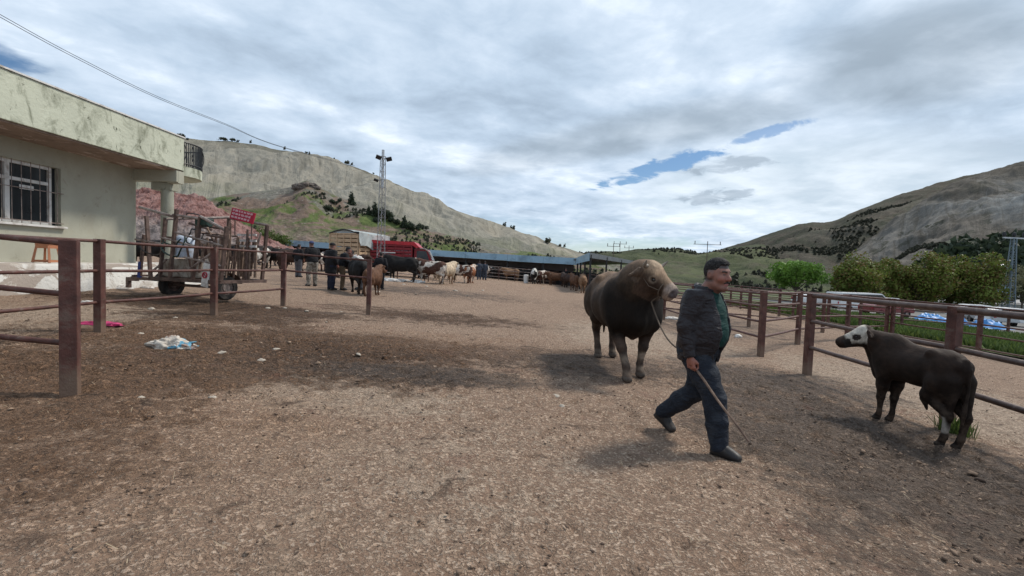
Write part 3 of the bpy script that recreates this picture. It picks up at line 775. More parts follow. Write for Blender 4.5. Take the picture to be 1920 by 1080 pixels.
def bovine_mesh(name, H=1.5, L=1.0, B=1.0, h=0.02, poll=(1.12, 0.0, 1.45), yaw=0.0, pitch=-35.0, feet=(0.60, 0.52, -0.80, -0.66), stance=0.22,
                front=1.0, rump=1.0, rump_dz=0.0, headk=1.0, neckr=0.27, leg=1.0, color=None, dewlap=1.0, tail=True, horn=0.16, pizzle=0.0, roll=0.0, lean=0.0, muscle=0.0, withers=1.0, hw=1.0, hl=1.0, hockb=.115, neckup=0.62, depth=1.0, curl=0.0):
    """feet = x of front-left, front-right, hind-left, hind-right (in units where the withers stand at 1.5)"""
    k = H / 1.5
    poll = Vector(poll)
    Rh = Euler((0, 0, math.radians(yaw))).to_matrix() @ Euler((0, -math.radians(pitch), 0)).to_matrix() @ Euler((math.radians(roll), 0, 0)).to_matrix()
    hf, hs, hu = Rh @ Vector((1, 0, 0)), Rh @ Vector((0, 1, 0)), Rh @ Vector((0, 0, 1))
    def S(p): return tuple(np.array((p[0] * L, p[1], p[2])) * k)
    hk = headk
    def Hd(a, s_, u): return tuple((Vector(S(poll)) + (hf * a * hl + hs * s_ * hw + hu * u * (1 + (hw - 1) * .7)) * k * hk))
    lo = np.array([-1.35 * L, -0.75, -0.03]) * k; hi = np.array([1.05 * L + 0.85, 0.85, 2.05]) * k
    g = SDF(lo, hi, h)
    f, r = front, rump; kk = 0.10 * k; D = depth; up_ = (1 - depth) * .42
    g.ell(S((-.05, 0, .98 + up_)), np.array((.72 * L, .37 * B, .41 * D)) * k, kk)
    g.ell(S((-.60, 0, 1.09 + rump_dz + up_ * .5)), np.array((.40 * L, .30 * B * r, .37 * D)) * k, kk)
    g.ell(S((.48, 0, 1.00 + up_)), np.array((.42 * L, .33 * B * f, .46 * D)) * k, kk)
    g.ell(S((.45, 0, 1.30)), np.array((.40 * L, .17 * B * f, .20 * withers)) * k, kk)
    g.cone(S((-.80, 0, 1.30 + rump_dz)), S((.35, 0, 1.36)), .10 * k * B, .13 * k * B, kk)
    for s in (1, -1):
        g.ell(S((.52, s * .20 * B * f, 1.04)), np.array((.22, .14 * B, .35)) * k, .07 * k)
        g.ell(S((-.66, s * .17 * B * r, 1.00 + rump_dz)), np.array((.27 * L, .165 * B, .36)) * k, .06 * k)
        g.ell(S((-.50, s * .19 * B * r, 1.34 + rump_dz)), np.array((.11, .07, .07)) * k, .06 * k)
        g.ell(S((-.92, s * .09 * B * r, 1.22 + rump_dz)), np.array((.08, .06, .07)) * k, .06 * k)
        if muscle:
            g.ell(S((.66, s * .17 * B * f, .84)), np.array((.16, .15 * B, .22)) * k, .06 * k)
            g.ell(S((-.80, s * .20 * B * r, .96)), np.array((.18, .15 * B, .30)) * k, .06 * k)
    g.ell(S((.74, 0, .86 + up_)), np.array((.22, .17 * B * f, .26 * D)) * k, kk)
    g.ell(S((-.92, 0, 1.16 + rump_dz)), np.array((.10, .12 * B, .16)) * k, .06 * k)
    # neck and dewlap
    n0 = Vector(S((.58, 0, 1.13))); p1 = Vector(Hd(-.02, 0, -.08))
    nm = n0.lerp(p1, 0.55) + Vector((0, 0, .03 * k))
    g.cone(n0, nm, neckr * 1.15 * k, neckr * .92 * k, kk, ((0, 1, 0), 0.82))
    g.cone(nm, p1, neckr * .92 * k, neckr * .60 * k, .07 * k)
    g.cone(S((.50, 0, 1.38)), (nm + Vector((0, 0, .10 * k))), .13 * k * withers, neckr * neckup * k, kk)
    if dewlap:
        thr = Vector(Hd(.10, 0, -.22))
        g.cone(thr, S((.88, 0, .80)), .045 * k, .07 * k, .10 * k, ((0, 1, 0), 0.6))
        g.cone(S((.88, 0, .80)), S((.62, 0, .58)), .07 * k, .06 * k, .08 * k, ((0, 1, 0), .7))
    # legs
    fx = list(feet); ys = [stance * B / 2 + .0, -stance * B / 2, stance * B / 2, -stance * B / 2]
    for i in (0, 1):
        y0 = math.copysign(max(.17 * B * f, abs(ys[i])), ys[i]); y = ys[i]; x = fx[i]
        xm = .56 + (x - .60) * .55
        g.chain([S((.54, y0, .88)), S((.55 + (x - .60) * .15, y0, .66)), S((xm + .02, (y0 + y) / 2, .43)), S((x - .015, y, .17)), S((x + .01, y, .105))],
                [.135 * k * leg, .105 * k * leg, .066 * k * leg, .043 * k * leg, .050 * k * leg], .04 * k)
        g.ell(S((xm + .035, (y0 + y) / 2, .43)), np.array((.062, .062, .075)) * k * leg, .03 * k)
        g.cone(S((x + .01, y, .10)), S((x + .045 / L, y, .045)), .052 * k * leg, .064 * k * leg, .02 * k)
        for q in (1, -1): g.cone(S((x + .04 / L, y + q * .03, .045)), S((x + .085 / L, y + q * .025, .032)), .043 * k * leg, .034 * k * leg, .006 * k)
    for i in (2, 3):
        y0 = math.copysign(max(.17 * B * r, abs(ys[i])), ys[i]); y = ys[i]; x = fx[i]
        st = (-.50 + (x + .73) * .35, y0 * 1.05, .73 + rump_dz * .4); hk_ = (x - hockb, (y0 + 2 * y) / 3, .50)
        g.chain([S((-.64, y0, .92 + rump_dz)), S(st), S(hk_), S((x - .02, y, .17)), S((x + .01, y, .105))],
                [.19 * k * leg, .135 * k * leg, .060 * k * leg, .043 * k * leg, .050 * k * leg], .05 * k)
        g.cone(S((-.86, y0 * .8, .98 + rump_dz)), S((hk_[0] - .03, hk_[1], .56)), .14 * k * leg, .032 * k * leg, .06 * k)
        g.ell(S((hk_[0] - .01, hk_[1], .49)), np.array((.060, .050, .075)) * k * leg, .03 * k)
        g.cone(S((x + .01, y, .10)), S((x + .045 / L, y, .045)), .052 * k * leg, .064 * k * leg, .02 * k)
        for q in (1, -1): g.cone(S((x + .04 / L, y + q * .03, .045)), S((x + .085 / L, y + q * .025, .032)), .043 * k * leg, .034 * k * leg, .006 * k)
    if pizzle: g.cone(S((-.22, 0, .62)), S((-.30, 0, .62 - .13 * pizzle)), .06 * k, .022 * k, .05 * k)
    # head
    def hell(a, s_, u, rr, kq, op='add'):
        g.ell(Hd(a, s_, u), np.array((rr[0], rr[1] * hw, rr[2] * (1 + (hw - 1) * .7))) * k * hk, kq * k, Rh, op)
    hell(.05, 0, -.06, (.15, .125, .125), .05)
    hell(.13, 0, -.085, (.13, .118, .115), .05)
    g.cone(Hd(.10, 0, -.065), Hd(.41, 0, -.085), .112 * k * hk * hw, .074 * k * hk * hw, .04 * k)
    hell(.46, 0, -.095, (.072, .090, .070), .04)
    hell(.445, 0, -.150, (.060, .062, .040), .03)
    g.cone(Hd(.08, 0, -.17), Hd(.40, 0, -.150), .080 * k * hk, .045 * k * hk, .04 * k)
    for s in (1, -1):
        hell(.13, s * .055, -.155, (.085, .050, .075), .04)
        hell(.165, s * .092, -.022, (.050, .030, .030), .03)
        hell(.190, s * .108, -.058, (.026, .014, .020), .012, 'sub')
        hell(.520, s * .048, -.078, (.026, .020, .022), .006, 'sub')
        g.cone(Hd(.01, s * .11, -.035), Hd(-.02, s * .20, -.055), .030 * k * hk, .074 * k * hk, .02 * k, (hf, .40))
        g.cone(Hd(-.02, s * .20, -.055), Hd(-.01, s * .345, -.10), .074 * k * hk, .018 * k * hk, .01 * k, (hf, .45))
    hell(.530, 0, -.135, (.05, .05, .006), .006, 'sub')
    hell(.02, 0, .035, (.085, .085, .045), .04)
    if tail:
        g.chain([S((-.96, 0, 1.30 + rump_dz)), S((-1.03, 0, 1.18 + rump_dz)), S((-1.03, .01, .85)), S((-1.0, .02, .58)), S((-.99, .02, .40))], [.045 * k, .028 * k, .019 * k, .034 * k, .014 * k], .015 * k)
    # folds in hide
    amp = 0.010 * k; cz_ = np.array(Hd(.06, 0, .0))
    g.warp(lambda p: amp * (fbm(p[:, 0] * 5 / k, p[:, 1] * 5 / k, p[:, 2] * 2.2 / k, oct=4, seed=4)) * (p[:, 2] > .12 * k) + curl * fbm(p[:, 0] * 26, p[:, 1] * 26, p[:, 2] * 26, oct=3, seed=14) * np.exp(-((p - cz_) ** 2).sum(1) / (.17 * k) ** 2))
    me, V = g.mesh(name)
    q = (V - np.array(S(poll))) / (k * hk)
    hc = np.stack([q @ np.array(hf) / hl, q @ np.array(hs) / hw, q @ np.array(hu) / (1 + (hw - 1) * .7)], 1)
    if color is not None: vcol(me, 'Col', color(V / k, hc))
    return me, Hd, k, (hf, hs, hu)

def add_eyes_horns(root, Hd, k, ax, horn=0.16, hk=1.0, eyes=True, white_rim=False, spread=0.20):
    hf, hs, hu = ax
    if eyes:
        for s in (1, -1):
            mb = MB(); r = bmesh.ops.create_uvsphere(mb.bm, u_segments=14, v_segments=10, radius=.023 * k * hk)
            bmesh.ops.translate(mb.bm, vec=Vector(Hd(.190, s * .094, -.058)), verts=r['verts'])
            mb.build('eye', M['eye'], root, True)
    if horn:
        for s in (1, -1):
            b = Vector(Hd(-.01, s * .085, .02)); t1 = Vector(Hd(.0, s * (.085 + horn * .62), .035)); t2 = Vector(Hd(.02, s * (.085 + horn * .9), .05 + horn * .45))
            MB().tube([b, b.lerp(t1, .5), t1, t1.lerp(t2, .6), t2], [.032 * k, .030 * k, .025 * k, .017 * k, .005 * k], 10).build('horn', M['horn'], root, True)

def fabric(name, col, rough=0.85, var=0.2, fold=0.5, pattern=None, mottle=None):
    m, nt, b, out = new_mat(name); n = N(nt); P = n.obj()
    f = n.noise(P, 5, 5, 0.6)
    c = n.mix(n.ramp(f, 0.3, 0.7), tuple(x * (1 - var) for x in col), tuple(min(1, x * (1 + var)) for x in col))
    if pattern is not None:
        c = n.mix(n.ramp(n.noise(P, 11, 3, 0.5, 0.5), 0.49, 0.52), c, pattern)
        c = n.mix(n.math('MULTIPLY', n.ramp(n.noise(n.mapping(P, loc=(4, 4, 4)), 13, 3, 0.5, 0.5), 0.56, 0.59), 0.9), c, (0.09, 0.075, 0.06))
    if mottle is not None:
        z = n.sep(P)[2]
        c = n.mix(n.math('MULTIPLY', n.ramp(n.noise(P, 8, 4, 0.55, 0.3), 0.50, 0.62), 0.6), c, mottle)
    wv = n.noise(P, 160, 2, 0.5)
    n.put(b, 'Base Color', c); b.inputs['Roughness'].default_value = rough; b.inputs['Specular IOR Level'].default_value = 0.25
    fd = n.noise(n.mapping(P, scale=(8, 8, 15), rot=(.3, .3, 0)), 1.0, 4, 0.55, 1.6)
    n.put(b, 'Normal', n.bump(n.math('ADD', n.math('MULTIPLY', fd, fold), n.math('MULTIPLY', wv, 0.03)), 1.0, 0.05))
    return m
def skin_mat():
    m, nt, b, out = new_mat('skin'); n = N(nt); P = n.obj()
    c = n('ShaderNodeAttribute', attribute_name='Col').outputs['Color']
    c = n.mix(1.0, c, n.mix(n.ramp(n.noise(P, 30, 5, 0.6), 0.3, 0.7), (0.86, 0.82, 0.80), (1.12, 1.08, 1.06)), 'MULTIPLY')
    n.put(b, 'Base Color', c); b.inputs['Roughness'].default_value = 0.5
    b.inputs['Subsurface Weight'].default_value = 0.06; b.inputs['Subsurface Radius'].default_value = (0.01, 0.004, 0.002)
    n.put(b, 'Normal', n.bump(n.noise(P, 120, 4, 0.6), 0.25, 0.003))
    return m
M['skin'] = skin_mat()
M['hair'] = paint('greying_hair', (0.020, 0.018, 0.018), 0.75, 0.8, 45, 0, (0.12, 0.115, 0.11), 0.22, 1.0, 60, 0.2, 34)
M['blackhair'] = paint('dark_hair', (0.012, 0.010, 0.009), 0.7, 0.4, 60, 0, None, 0, 0.8, 90)

def face_head(g, c, Rh, k=1.0, thick=1.0, fine=True):
    """head with face, ears and neck stub; c = head centre, Rh columns = forward, left, up"""
    hf, hs, hu = Rh @ Vector((1, 0, 0)), Rh @ Vector((0, 1, 0)), Rh @ Vector((0, 0, 1))
    def Q(a, s, u): return tuple(Vector(c) + (hf * a + hs * s + hu * u) * k)
    def e(a, s, u, r, kk=.015, op='add'): g.ell(Q(a, s, u), np.array(r) * k, kk * k, Rh, op)
    e(-.010, 0, .025, (.100, .078, .098), .02)
    e(.018, 0, -.035, (.078, .066 * thick, .090), .03)
    g.cone(Q(.0, .045, -.085), Q(.062, .022, -.112), .030 * k, .024 * k, .03 * k)
    g.cone(Q(.0, -.045, -.085), Q(.062, -.022, -.112), .030 * k, .024 * k, .03 * k)
    e(.078, 0, -.112, (.024, .028, .022), .02)
    if fine:
        e(.075, 0, .026, (.022, .056, .014), .02)
        for s in (1, -1):
            e(.096, s * .032, .004, (.017, .020, .012), .010, 'sub')
            e(.074, s * .032, .002, (.0155, .0155, .0135), .006)
            e(.068, s * .044, -.036, (.026, .026, .026), .02)
            e(.100, s * .013, -.038, (.011, .010, .010), .008)
            e(-.010, s * .082, -.008, (.027, .013, .036), .004)
            e(-.004, s * .096, -.006, (.013, .007, .020), .004, 'sub')
        g.cone(Q(.088, 0, .012), Q(.116, 0, -.034), .0095 * k, .0150 * k, .012 * k)
        e(.089, 0, -.072, (.014, .026, .008), .008)
        e(.087, 0, -.084, (.014, .022, .008), .006)
        e(.104, 0, -.0775, (.014, .024, .0025), .003, 'sub')
    else:
        g.cone(Q(.088, 0, .01), Q(.112, 0, -.034), .011 * k, .016 * k, .012 * k)
    return Q, (hf, hs, hu)
def hand(g, wrist, Rm, k=1.0, curl=1.0, side=1):
    """Rm columns: along the hand, palm normal, towards the thumb. Four fingers curl to the palm side, thumb closes over them."""
    d, nrm, th = Rm @ Vector((1, 0, 0)), Rm @ Vector((0, 1, 0)), Rm @ Vector((0, 0, 1))
    w = Vector(wrist)
    def Q(a, b, c_): return tuple(w + (d * a + nrm * b + th * c_) * k)
    g.cone(Q(0, 0, 0), Q(.035, 0, 0), .026 * k, .030 * k, .015, (nrm, .75))
    g.cone(Q(.03, 0, -.022), Q(.085, 0, -.026), .019 * k, .016 * k, .014)
    g.cone(Q(.03, 0, .018), Q(.090, 0, .024), .020 * k, .016 * k, .014)
    lens = [.036, .042, .040, .032]; zs = [.030, .010, -.010, -.029]; st = [.088, .092, .089, .082]
    for i in range(4):
        a0 = Q(st[i], 0, zs[i]); c1 = curl
        t1 = 0.75 * c1; t2 = 2.0 * c1; t3 = 2.9 * c1
        p1 = (st[i] + lens[i] * math.cos(t1), lens[i] * math.sin(t1))
        p2 = (p1[0] + .026 * math.cos(t2), p1[1] + .026 * math.sin(t2))
        p3 = (p2[0] + .020 * math.cos(t3), p2[1] + .020 * math.sin(t3))
        g.cone(a0, Q(p1[0], p1[1], zs[i]), .0105 * k, .0092 * k, .003)
        g.cone(Q(p1[0], p1[1], zs[i]), Q(p2[0], p2[1], zs[i]), .0092 * k, .0085 * k, .002)
        g.cone(Q(p2[0], p2[1], zs[i]), Q(p3[0], p3[1], zs[i]), .0085 * k, .0075 * k, .002)
    g.cone(Q(.025, .008, .026), Q(.055, .026, .046), .016 * k, .0125 * k, .012)
    g.cone(Q(.055, .026, .046), Q(.080, .046, .032), .0125 * k, .010 * k, .003)
    g.cone(Q(.080, .046, .032), Q(.090, .052, .012), .010 * k, .0085 * k, .002)
def frame_from(d, n):
    d = Vector(d).normalized(); n = Vector(n); n = (n - d * n.dot(d)).normalized(); t = d.cross(n)
    return Matrix(((d.x, n.x, t.x), (d.y, n.y, t.y), (d.z, n.z, t.z)))

def person(loc, rz, J, mats, h=0.012, hb=0.008, label='', group=None, fine=True, bulk=1.0, headyaw=0, headpitch=0, coat_len=0.82, open_front=True, cap=None, headk=1.0, legk=1.0, wrinkle=1.0, hair_mat='hair', moustache=False, long_coat=False, skin=(0.235, 0.110, 0.080)):
    """J: joints in metres, x forward, y left, z up"""
    root = empty('person', loc, rz, label, 'person', group)
    b = bulk
    hc = Vector(J['head'])
    Rh = Euler((0, 0, math.radians(headyaw))).to_matrix() @ Euler((0, -math.radians(headpitch), 0)).to_matrix()
    nb = Vector(J['neck']); pel = Vector(J['pelvis']); chest = Vector(J['chest'])
    allp = np.array([tuple(v) for v in J.values()])
    lo = allp.min(0) - np.array((.32, .30, .20)); hi = allp.max(0) + np.array((.32, .30, .25)); lo[2] = -.04
    # body
    g = SDF(lo, hi, hb)
    Q, ax = face_head(g, hc, Rh, headk, 1.0 + .08 * (b - 1), fine)
    g.cone(Q(-.02, 0, -.06), nb + Vector((0, 0, -.02)), .060 * b, .070 * b, .03)
    g.cone(Q(.02, 0, -.09), nb + Vector((.03, 0, -.01)), .045 * b, .055 * b, .03)
    up = (0, 1, 0)
    g.cone(chest + Vector((0, -.13, .08)), chest + Vector((0, .13, .08)), .07, .07, .05)
    g.cone(chest, pel + Vector((0, 0, .1)), .13, .13, .06, ((1, 0, 0), .75))
    g.ell(pel, (.11, .145, .12), .05)
    for s, S_ in ((1, 'L'), (-1, 'R')):
        g.chain([J['sh' + S_], J['el' + S_], J['wr' + S_]], [.050, .040, .028], .03)
        g.chain([pel + Vector((0, s * .085, -.02)), J['kn' + S_], J['an' + S_]], [.080, .052, .038], .03)
        g.cone(J['an' + S_], J['toe' + S_], .028, .016, .03)
        ws = Vector(J['wr' + S_]); el = Vector(J['el' + S_]); dd = (ws - el).normalized()
        nn = Vector(J.get('palm' + S_, (0, -s, 0)))
        if hb <= 0.0101:
            hand(g, ws + dd * .01, frame_from(J.get('hd' + S_, dd), nn), 1.0, J.get('curl', 1.0) if not isinstance(J.get('curl', 1.0), tuple) else 1.0, s)
        else:
            g.cone(ws, ws + dd * .09, .030, .036, .02, (nn, .6)); g.cone(ws + dd * .09, ws + dd * .15, .030, .018, .02, (nn, .6))
            g.cone(ws + dd * .03, ws + dd * .09 + Vector((.035, 0, 0)), .018, .013, .01)
    me, V = g.mesh('body')
    q = (V - np.array(hc)) / headk; A = np.array([ax[0], ax[1], ax[2]]); hcc = q @ A.T
    C = np.tile(np.array(skin), (len(V), 1))
    hz_ = sstep(-hcc[:, 0], -.030, .0) * sstep(hcc[:, 2], -.075, -.05) * (1 - np.exp(-((hcc[:, 0] + .010) ** 2 + (hcc[:, 2] + .008) ** 2) / .0011) * (np.abs(hcc[:, 1]) > .06)) * (np.abs(hcc) < .16).all(1)
    hz_ = np.maximum(hz_, (hcc[:, 2] > .05) * (np.abs(hcc) < .16).all(1)) if not cap else hz_ * .7
    C = C * (1 - hz_[:, None] * .9) + np.array((.038, .034, .034)) * (hz_[:, None] * .9)
    C = C * (1 - 0.30 * sstep(-hcc[:, 2], .05, .12)[:, None] * (hcc[:, 0] > .0)[:, None] * (np.abs(hcc[:, 2]) < .2)[:, None])     # stubble
    near = (np.abs(hcc) < .2).all(1)
    lips = near & (np.abs(hcc[:, 1]) < .025) & (hcc[:, 2] < -.066) & (hcc[:, 2] > -.092) & (hcc[:, 0] > .085)
    C[lips] = np.array((.30, .12, .11))
    C[near & (hcc[:, 0] > .06) & (hcc[:, 2] > -.05) & (hcc[:, 2] < -.015)] *= np.array((1.12, .92, .92))
    for s in (1, -1):
        dd = np.sqrt(((hcc[:, 1] - s * .032) / .014) ** 2 + ((hcc[:, 2] - .002) / .006) ** 2)
        C[near & (dd < 1) & (hcc[:, 0] > .06)] = (.03, .02, .02)
        C[near & (np.abs(hcc[:, 1] - s * .034) < .022) & (np.abs(hcc[:, 2] - .024) < .006) & (hcc[:, 0] > .06)] = (.03, .022, .02)
    hm = (np.linalg.norm(V - np.array(J['wrR']), axis=1) < .2) | (np.linalg.norm(V - np.array(J['wrL']), axis=1) < .2)
    C[hm] = np.array(skin) * np.array((1.15, 1.0, 1.0))
    vcol(me, 'Col', C)
    link_mesh('body', me, M['skin'], root)
    # hair or cap
    g = SDF(np.array(hc) - .22, np.array(hc) + .22, max(.007, hb * .9))
    if not cap:
        g.ell(Q(-.014, 0, .032), np.array((.1035, .0795, .1015)) * headk, .02, Rh); g.ell(Q(.012, 0, .078), np.array((.082, .062, .052)) * headk, .03, Rh)
        def cutf(p):
            w = (p - np.array(hc)) @ A.T / headk
            a, s_, u = w[..., 0], np.abs(w[..., 1]), w[..., 2]
            # keep above a hairline that drops behind the ear
            line = np.where(a > .058, .080, np.where(a > .034, .080 - (.058 - a) * 2.6, np.where(a > .016, -.022, np.where(a > -.040, .030, -.070))))
            return line - u
        g.cut(cutf)
        g.warp(lambda p: .004 * fbm(p[:, 0] * 70, p[:, 1] * 70, p[:, 2] * 70, oct=2, seed=5))
        me, _ = g.mesh('hair'); link_mesh('hair', me, M[hair_mat], root)
        if moustache:
            g = SDF(np.array(hc) - .2, np.array(hc) + .2, .005)
            for s in (1, -1): g.cone(Q(.104, s * .004, -.060), Q(.090, s * .030, -.070), .0085, .005, .004)
            me, _ = g.mesh('moustache'); link_mesh('moustache', me, M['blackhair'], root)
    else:
        g.ell(Q(-.012, 0, .045), np.array((.112, .092, .085)), .02, Rh)
        g.cut(lambda p: (.022 + .0 * p[..., 0]) - ((p - np.array(hc)) @ A.T)[..., 2])
        if cap == 'flat': g.ell(Q(.09, 0, .038), np.array((.055, .065, .012)), .02, Rh)
        me, _ = g.mesh('cap'); link_mesh('cap', me, mats['cap'], root)
    # trousers
    g = SDF(lo, hi, h)
    g.ell(pel + Vector((0, 0, .0)), np.array((.135, .178, .14)) * b, .05)
    g.cone(pel, pel + Vector((.01, 0, .12)), .155 * b, .15 * b, .05, ((1, 0, 0), .85))
    for s, S_ in ((1, 'L'), (-1, 'R')):
        kn = Vector(J['kn' + S_]); an = Vector(J['an' + S_]); hp = pel + Vector((0, s * .088, -.05))
        mid = kn.lerp(an, .5)
        g.chain([hp, hp.lerp(kn, .5), kn, mid, an + Vector((0, 0, .0))], [.115 * b * legk, .104 * b * legk, .086 * b * legk, .080 * b * legk, .077 * legk], .03)
        g.cone(hp + Vector((-.05, 0, .03)), hp.lerp(kn, .25) + Vector((-.03, 0, 0)), .10 * b, .08 * b, .05)
    def hemcut(p):
        r = np.full(p.shape[:-1], -1.0)
        r = np.maximum(r, p[..., 2] - (pel.z + .12))
        for S_ in 'LR':
            an = np.array(J['an' + S_]); kn = np.array(J['kn' + S_]); d = (an - kn) / np.linalg.norm(an - kn)
            r = np.maximum(r, np.where(np.linalg.norm(p - an, axis=-1) < .2, (p - an) @ d - .050, -1.0))
        return r
    g.cut(hemcut)
    g.warp(lambda p: wrinkle * (.009 * fbm(p[:, 0] * 7, p[:, 1] * 7, p[:, 2] * 16, oct=3, seed=3, ridged=True) + .004 * fbm(p[:, 0] * 22, p[:, 1] * 22, p[:, 2] * 30, oct=2, seed=6)) - .004)
    me, _ = g.mesh('trousers'); link_mesh('trousers', me, mats['trousers'], root)
    # shoes
    for S_ in 'LR':
        g = SDF(lo, hi, max(.008, h * .8)) if fine else SDF(np.array(J['an' + S_]) - .32, np.array(J['an' + S_]) + .32, .014)
        an = Vector(J['an' + S_]); toe = Vector(J['toe' + S_]); heel = Vector(J['heel' + S_])
        dd = (toe - heel).normalized()
        g.cone(heel + dd * .02, toe - dd * .02, .040, .046, .02, ((0, 0, 1), .8))
        g.cone(an + Vector((.005, 0, -.01)), heel.lerp(toe, .72) + Vector((0, 0, .014)), .054, .044, .03)
        g.cone(heel + Vector((0, 0, .005)) + dd * .01, an, .042, .052, .03)
        upv = dd.cross(Vector((0, 1, 0))).normalized(); upv = -upv if upv.z < 0 else upv
        base = np.array(heel - upv * .034)
        g.cut(lambda p: -((p - base) @ np.array(upv)))
        g.cone(heel - upv * .026 - dd * .005, toe - upv * .026 + dd * .0, .036, .042, .003, (upv, .22))
        me, _ = g.mesh('shoe'); link_mesh('shoe', me, mats['shoes'], root)
    # shirt
    g = SDF(lo, hi, h)
    tor = [(pel + Vector((.03, 0, .06)), .155), (pel.lerp(chest, .45) + Vector((.055 * b, 0, 0)), .175), (chest + Vector((.02, 0, 0)), .165), (chest + Vector((.0, 0, .10)), .13)]
    for (a, ra), (c_, rc) in zip(tor, tor[1:]): g.cone(a, c_, ra * b, rc * b, .05, ((1, 0, 0), .80))
    g.cone(nb + Vector((.0, 0, -.06)), nb + Vector((.012, 0, .018)), .085 * b, .068 * b, .03)
    g.cut(lambda p: np.maximum((pel.z + .015) - p[..., 2], p[..., 2] - (nb.z + .03)))
    g.warp(lambda p: wrinkle * (.006 * fbm(p[:, 0] * 8, p[:, 1] * 8, p[:, 2] * 12, oct=3, seed=13, ridged=True)) - .002)
    me, _ = g.mesh('shirt'); link_mesh('shirt', me, mats['shirt'], root)
    # jacket
    g = SDF(lo, hi, h)
    zlo = coat_len
    bot = Vector((pel.x, 0, min(pel.z, zlo + .05)))
    tj = [(bot + Vector((-.01, 0, 0)), .200), (pel + Vector((-.005, 0, .08)), .198), (pel.lerp(chest, .5) + Vector((.040 * b, 0, 0)), .202), (chest + Vector((-.005, 0, .02)), .195), (chest + Vector((-.01, 0, .10)), .155)]
    for (a, ra), (c_, rc) in zip(tj, tj[1:]): g.cone(a, c_, ra * b, rc * b, .05, ((1, 0, 0), .80))
    g.ell(chest + Vector((-.06, 0, .04)), np.array((.12, .17, .16)) * b, .06)
    for s, S_ in ((1, 'L'), (-1, 'R')):
        sh = Vector(J['sh' + S_]); el = Vector(J['el' + S_]); wr = Vector(J['wr' + S_])
        g.cone(nb + Vector((-.02, s * .05, -.035)), sh + Vector((0, -s * .01, .0)), .060 * b, .078 * b, .05)
        g.chain([sh, sh.lerp(el, .5), el, el.lerp(wr, .5), wr + (wr - el).normalized() * .01], [.084 * b, .074 * b, .062 * b, .060, .052], .03)
    # hollow for the sleeves' ends, the hem and the open front
    def jc(p):
        r = zlo - p[..., 2]
        # keep sleeves below the hem
        for S_ in 'LR':
            el = np.array(J['el' + S_]); wr = np.array(J['wr' + S_]); ab = wr - el; t = np.clip(((p - el) @ ab) / (ab @ ab), 0, 1)
            dist = np.linalg.norm(p - (el + t[..., None] * ab), axis=-1)
            r = np.minimum(r, dist - .085)
        for S_ in 'LR':
            el = np.array(J['el' + S_]); wr = np.array(J['wr' + S_]); d = (wr - el) / np.linalg.norm(wr - el)
            r = np.maximum(r, np.where(np.linalg.norm(p - wr, axis=-1) < .11, (p - wr) @ d - .012, -1.0))
        if open_front:
            w = .055 + .035 * np.clip((p[..., 2] - .95) / .5, 0, 1)
            fr = np.minimum(np.minimum(p[..., 0] - (chest.x - .02), w * b - np.abs(p[..., 1])), 1.6 - p[..., 2])
            r = np.maximum(r, fr)
        r = np.maximum(r, p[..., 2] - (nb.z + .0))
        return r
    g.cut(jc)
    # collar
    cr = .082 * b
    ring = []
    for a in np.linspace(math.radians(38), math.radians(322), 13):
        ring.append(nb + Vector((cr * math.cos(a) * 1.05 - .005, cr * math.sin(a), -.012 + .045 * (0.5 - 0.5 * math.cos(a)) )))
    g.chain(ring, [.015 + .008 * math.sin(math.pi * i / 12) for i in range(13)], .012)
    def jw(p):
        v = .009 * fbm(p[:, 0] * 8, p[:, 1] * 8, p[:, 2] * 15, oct=4, seed=8, ridged=True) + .004 * fbm(p[:, 0] * 18, p[:, 1] * 18, p[:, 2] * 26, oct=2, seed=9)
        for S_ in 'LR':
            el = np.array(J['el' + S_]); dd = np.linalg.norm(p - el, axis=1)
            ab = np.array(J['wr' + S_]) - np.array(J['sh' + S_]); t = (p - np.array(J['sh' + S_])) @ ab / (ab @ ab)
            v = v + .0035 * np.exp(-(dd / .15) ** 2) * np.sin(t * 46 + 11 * fbm(p[:, 0] * 5, p[:, 1] * 5, p[:, 2] * 5, oct=2, seed=2))
        return v * wrinkle - .003
    g.warp(jw)
    me, _ = g.mesh('jacket'); link_mesh('jacket', me, mats['jacket'], root)
    return root, Q, ax
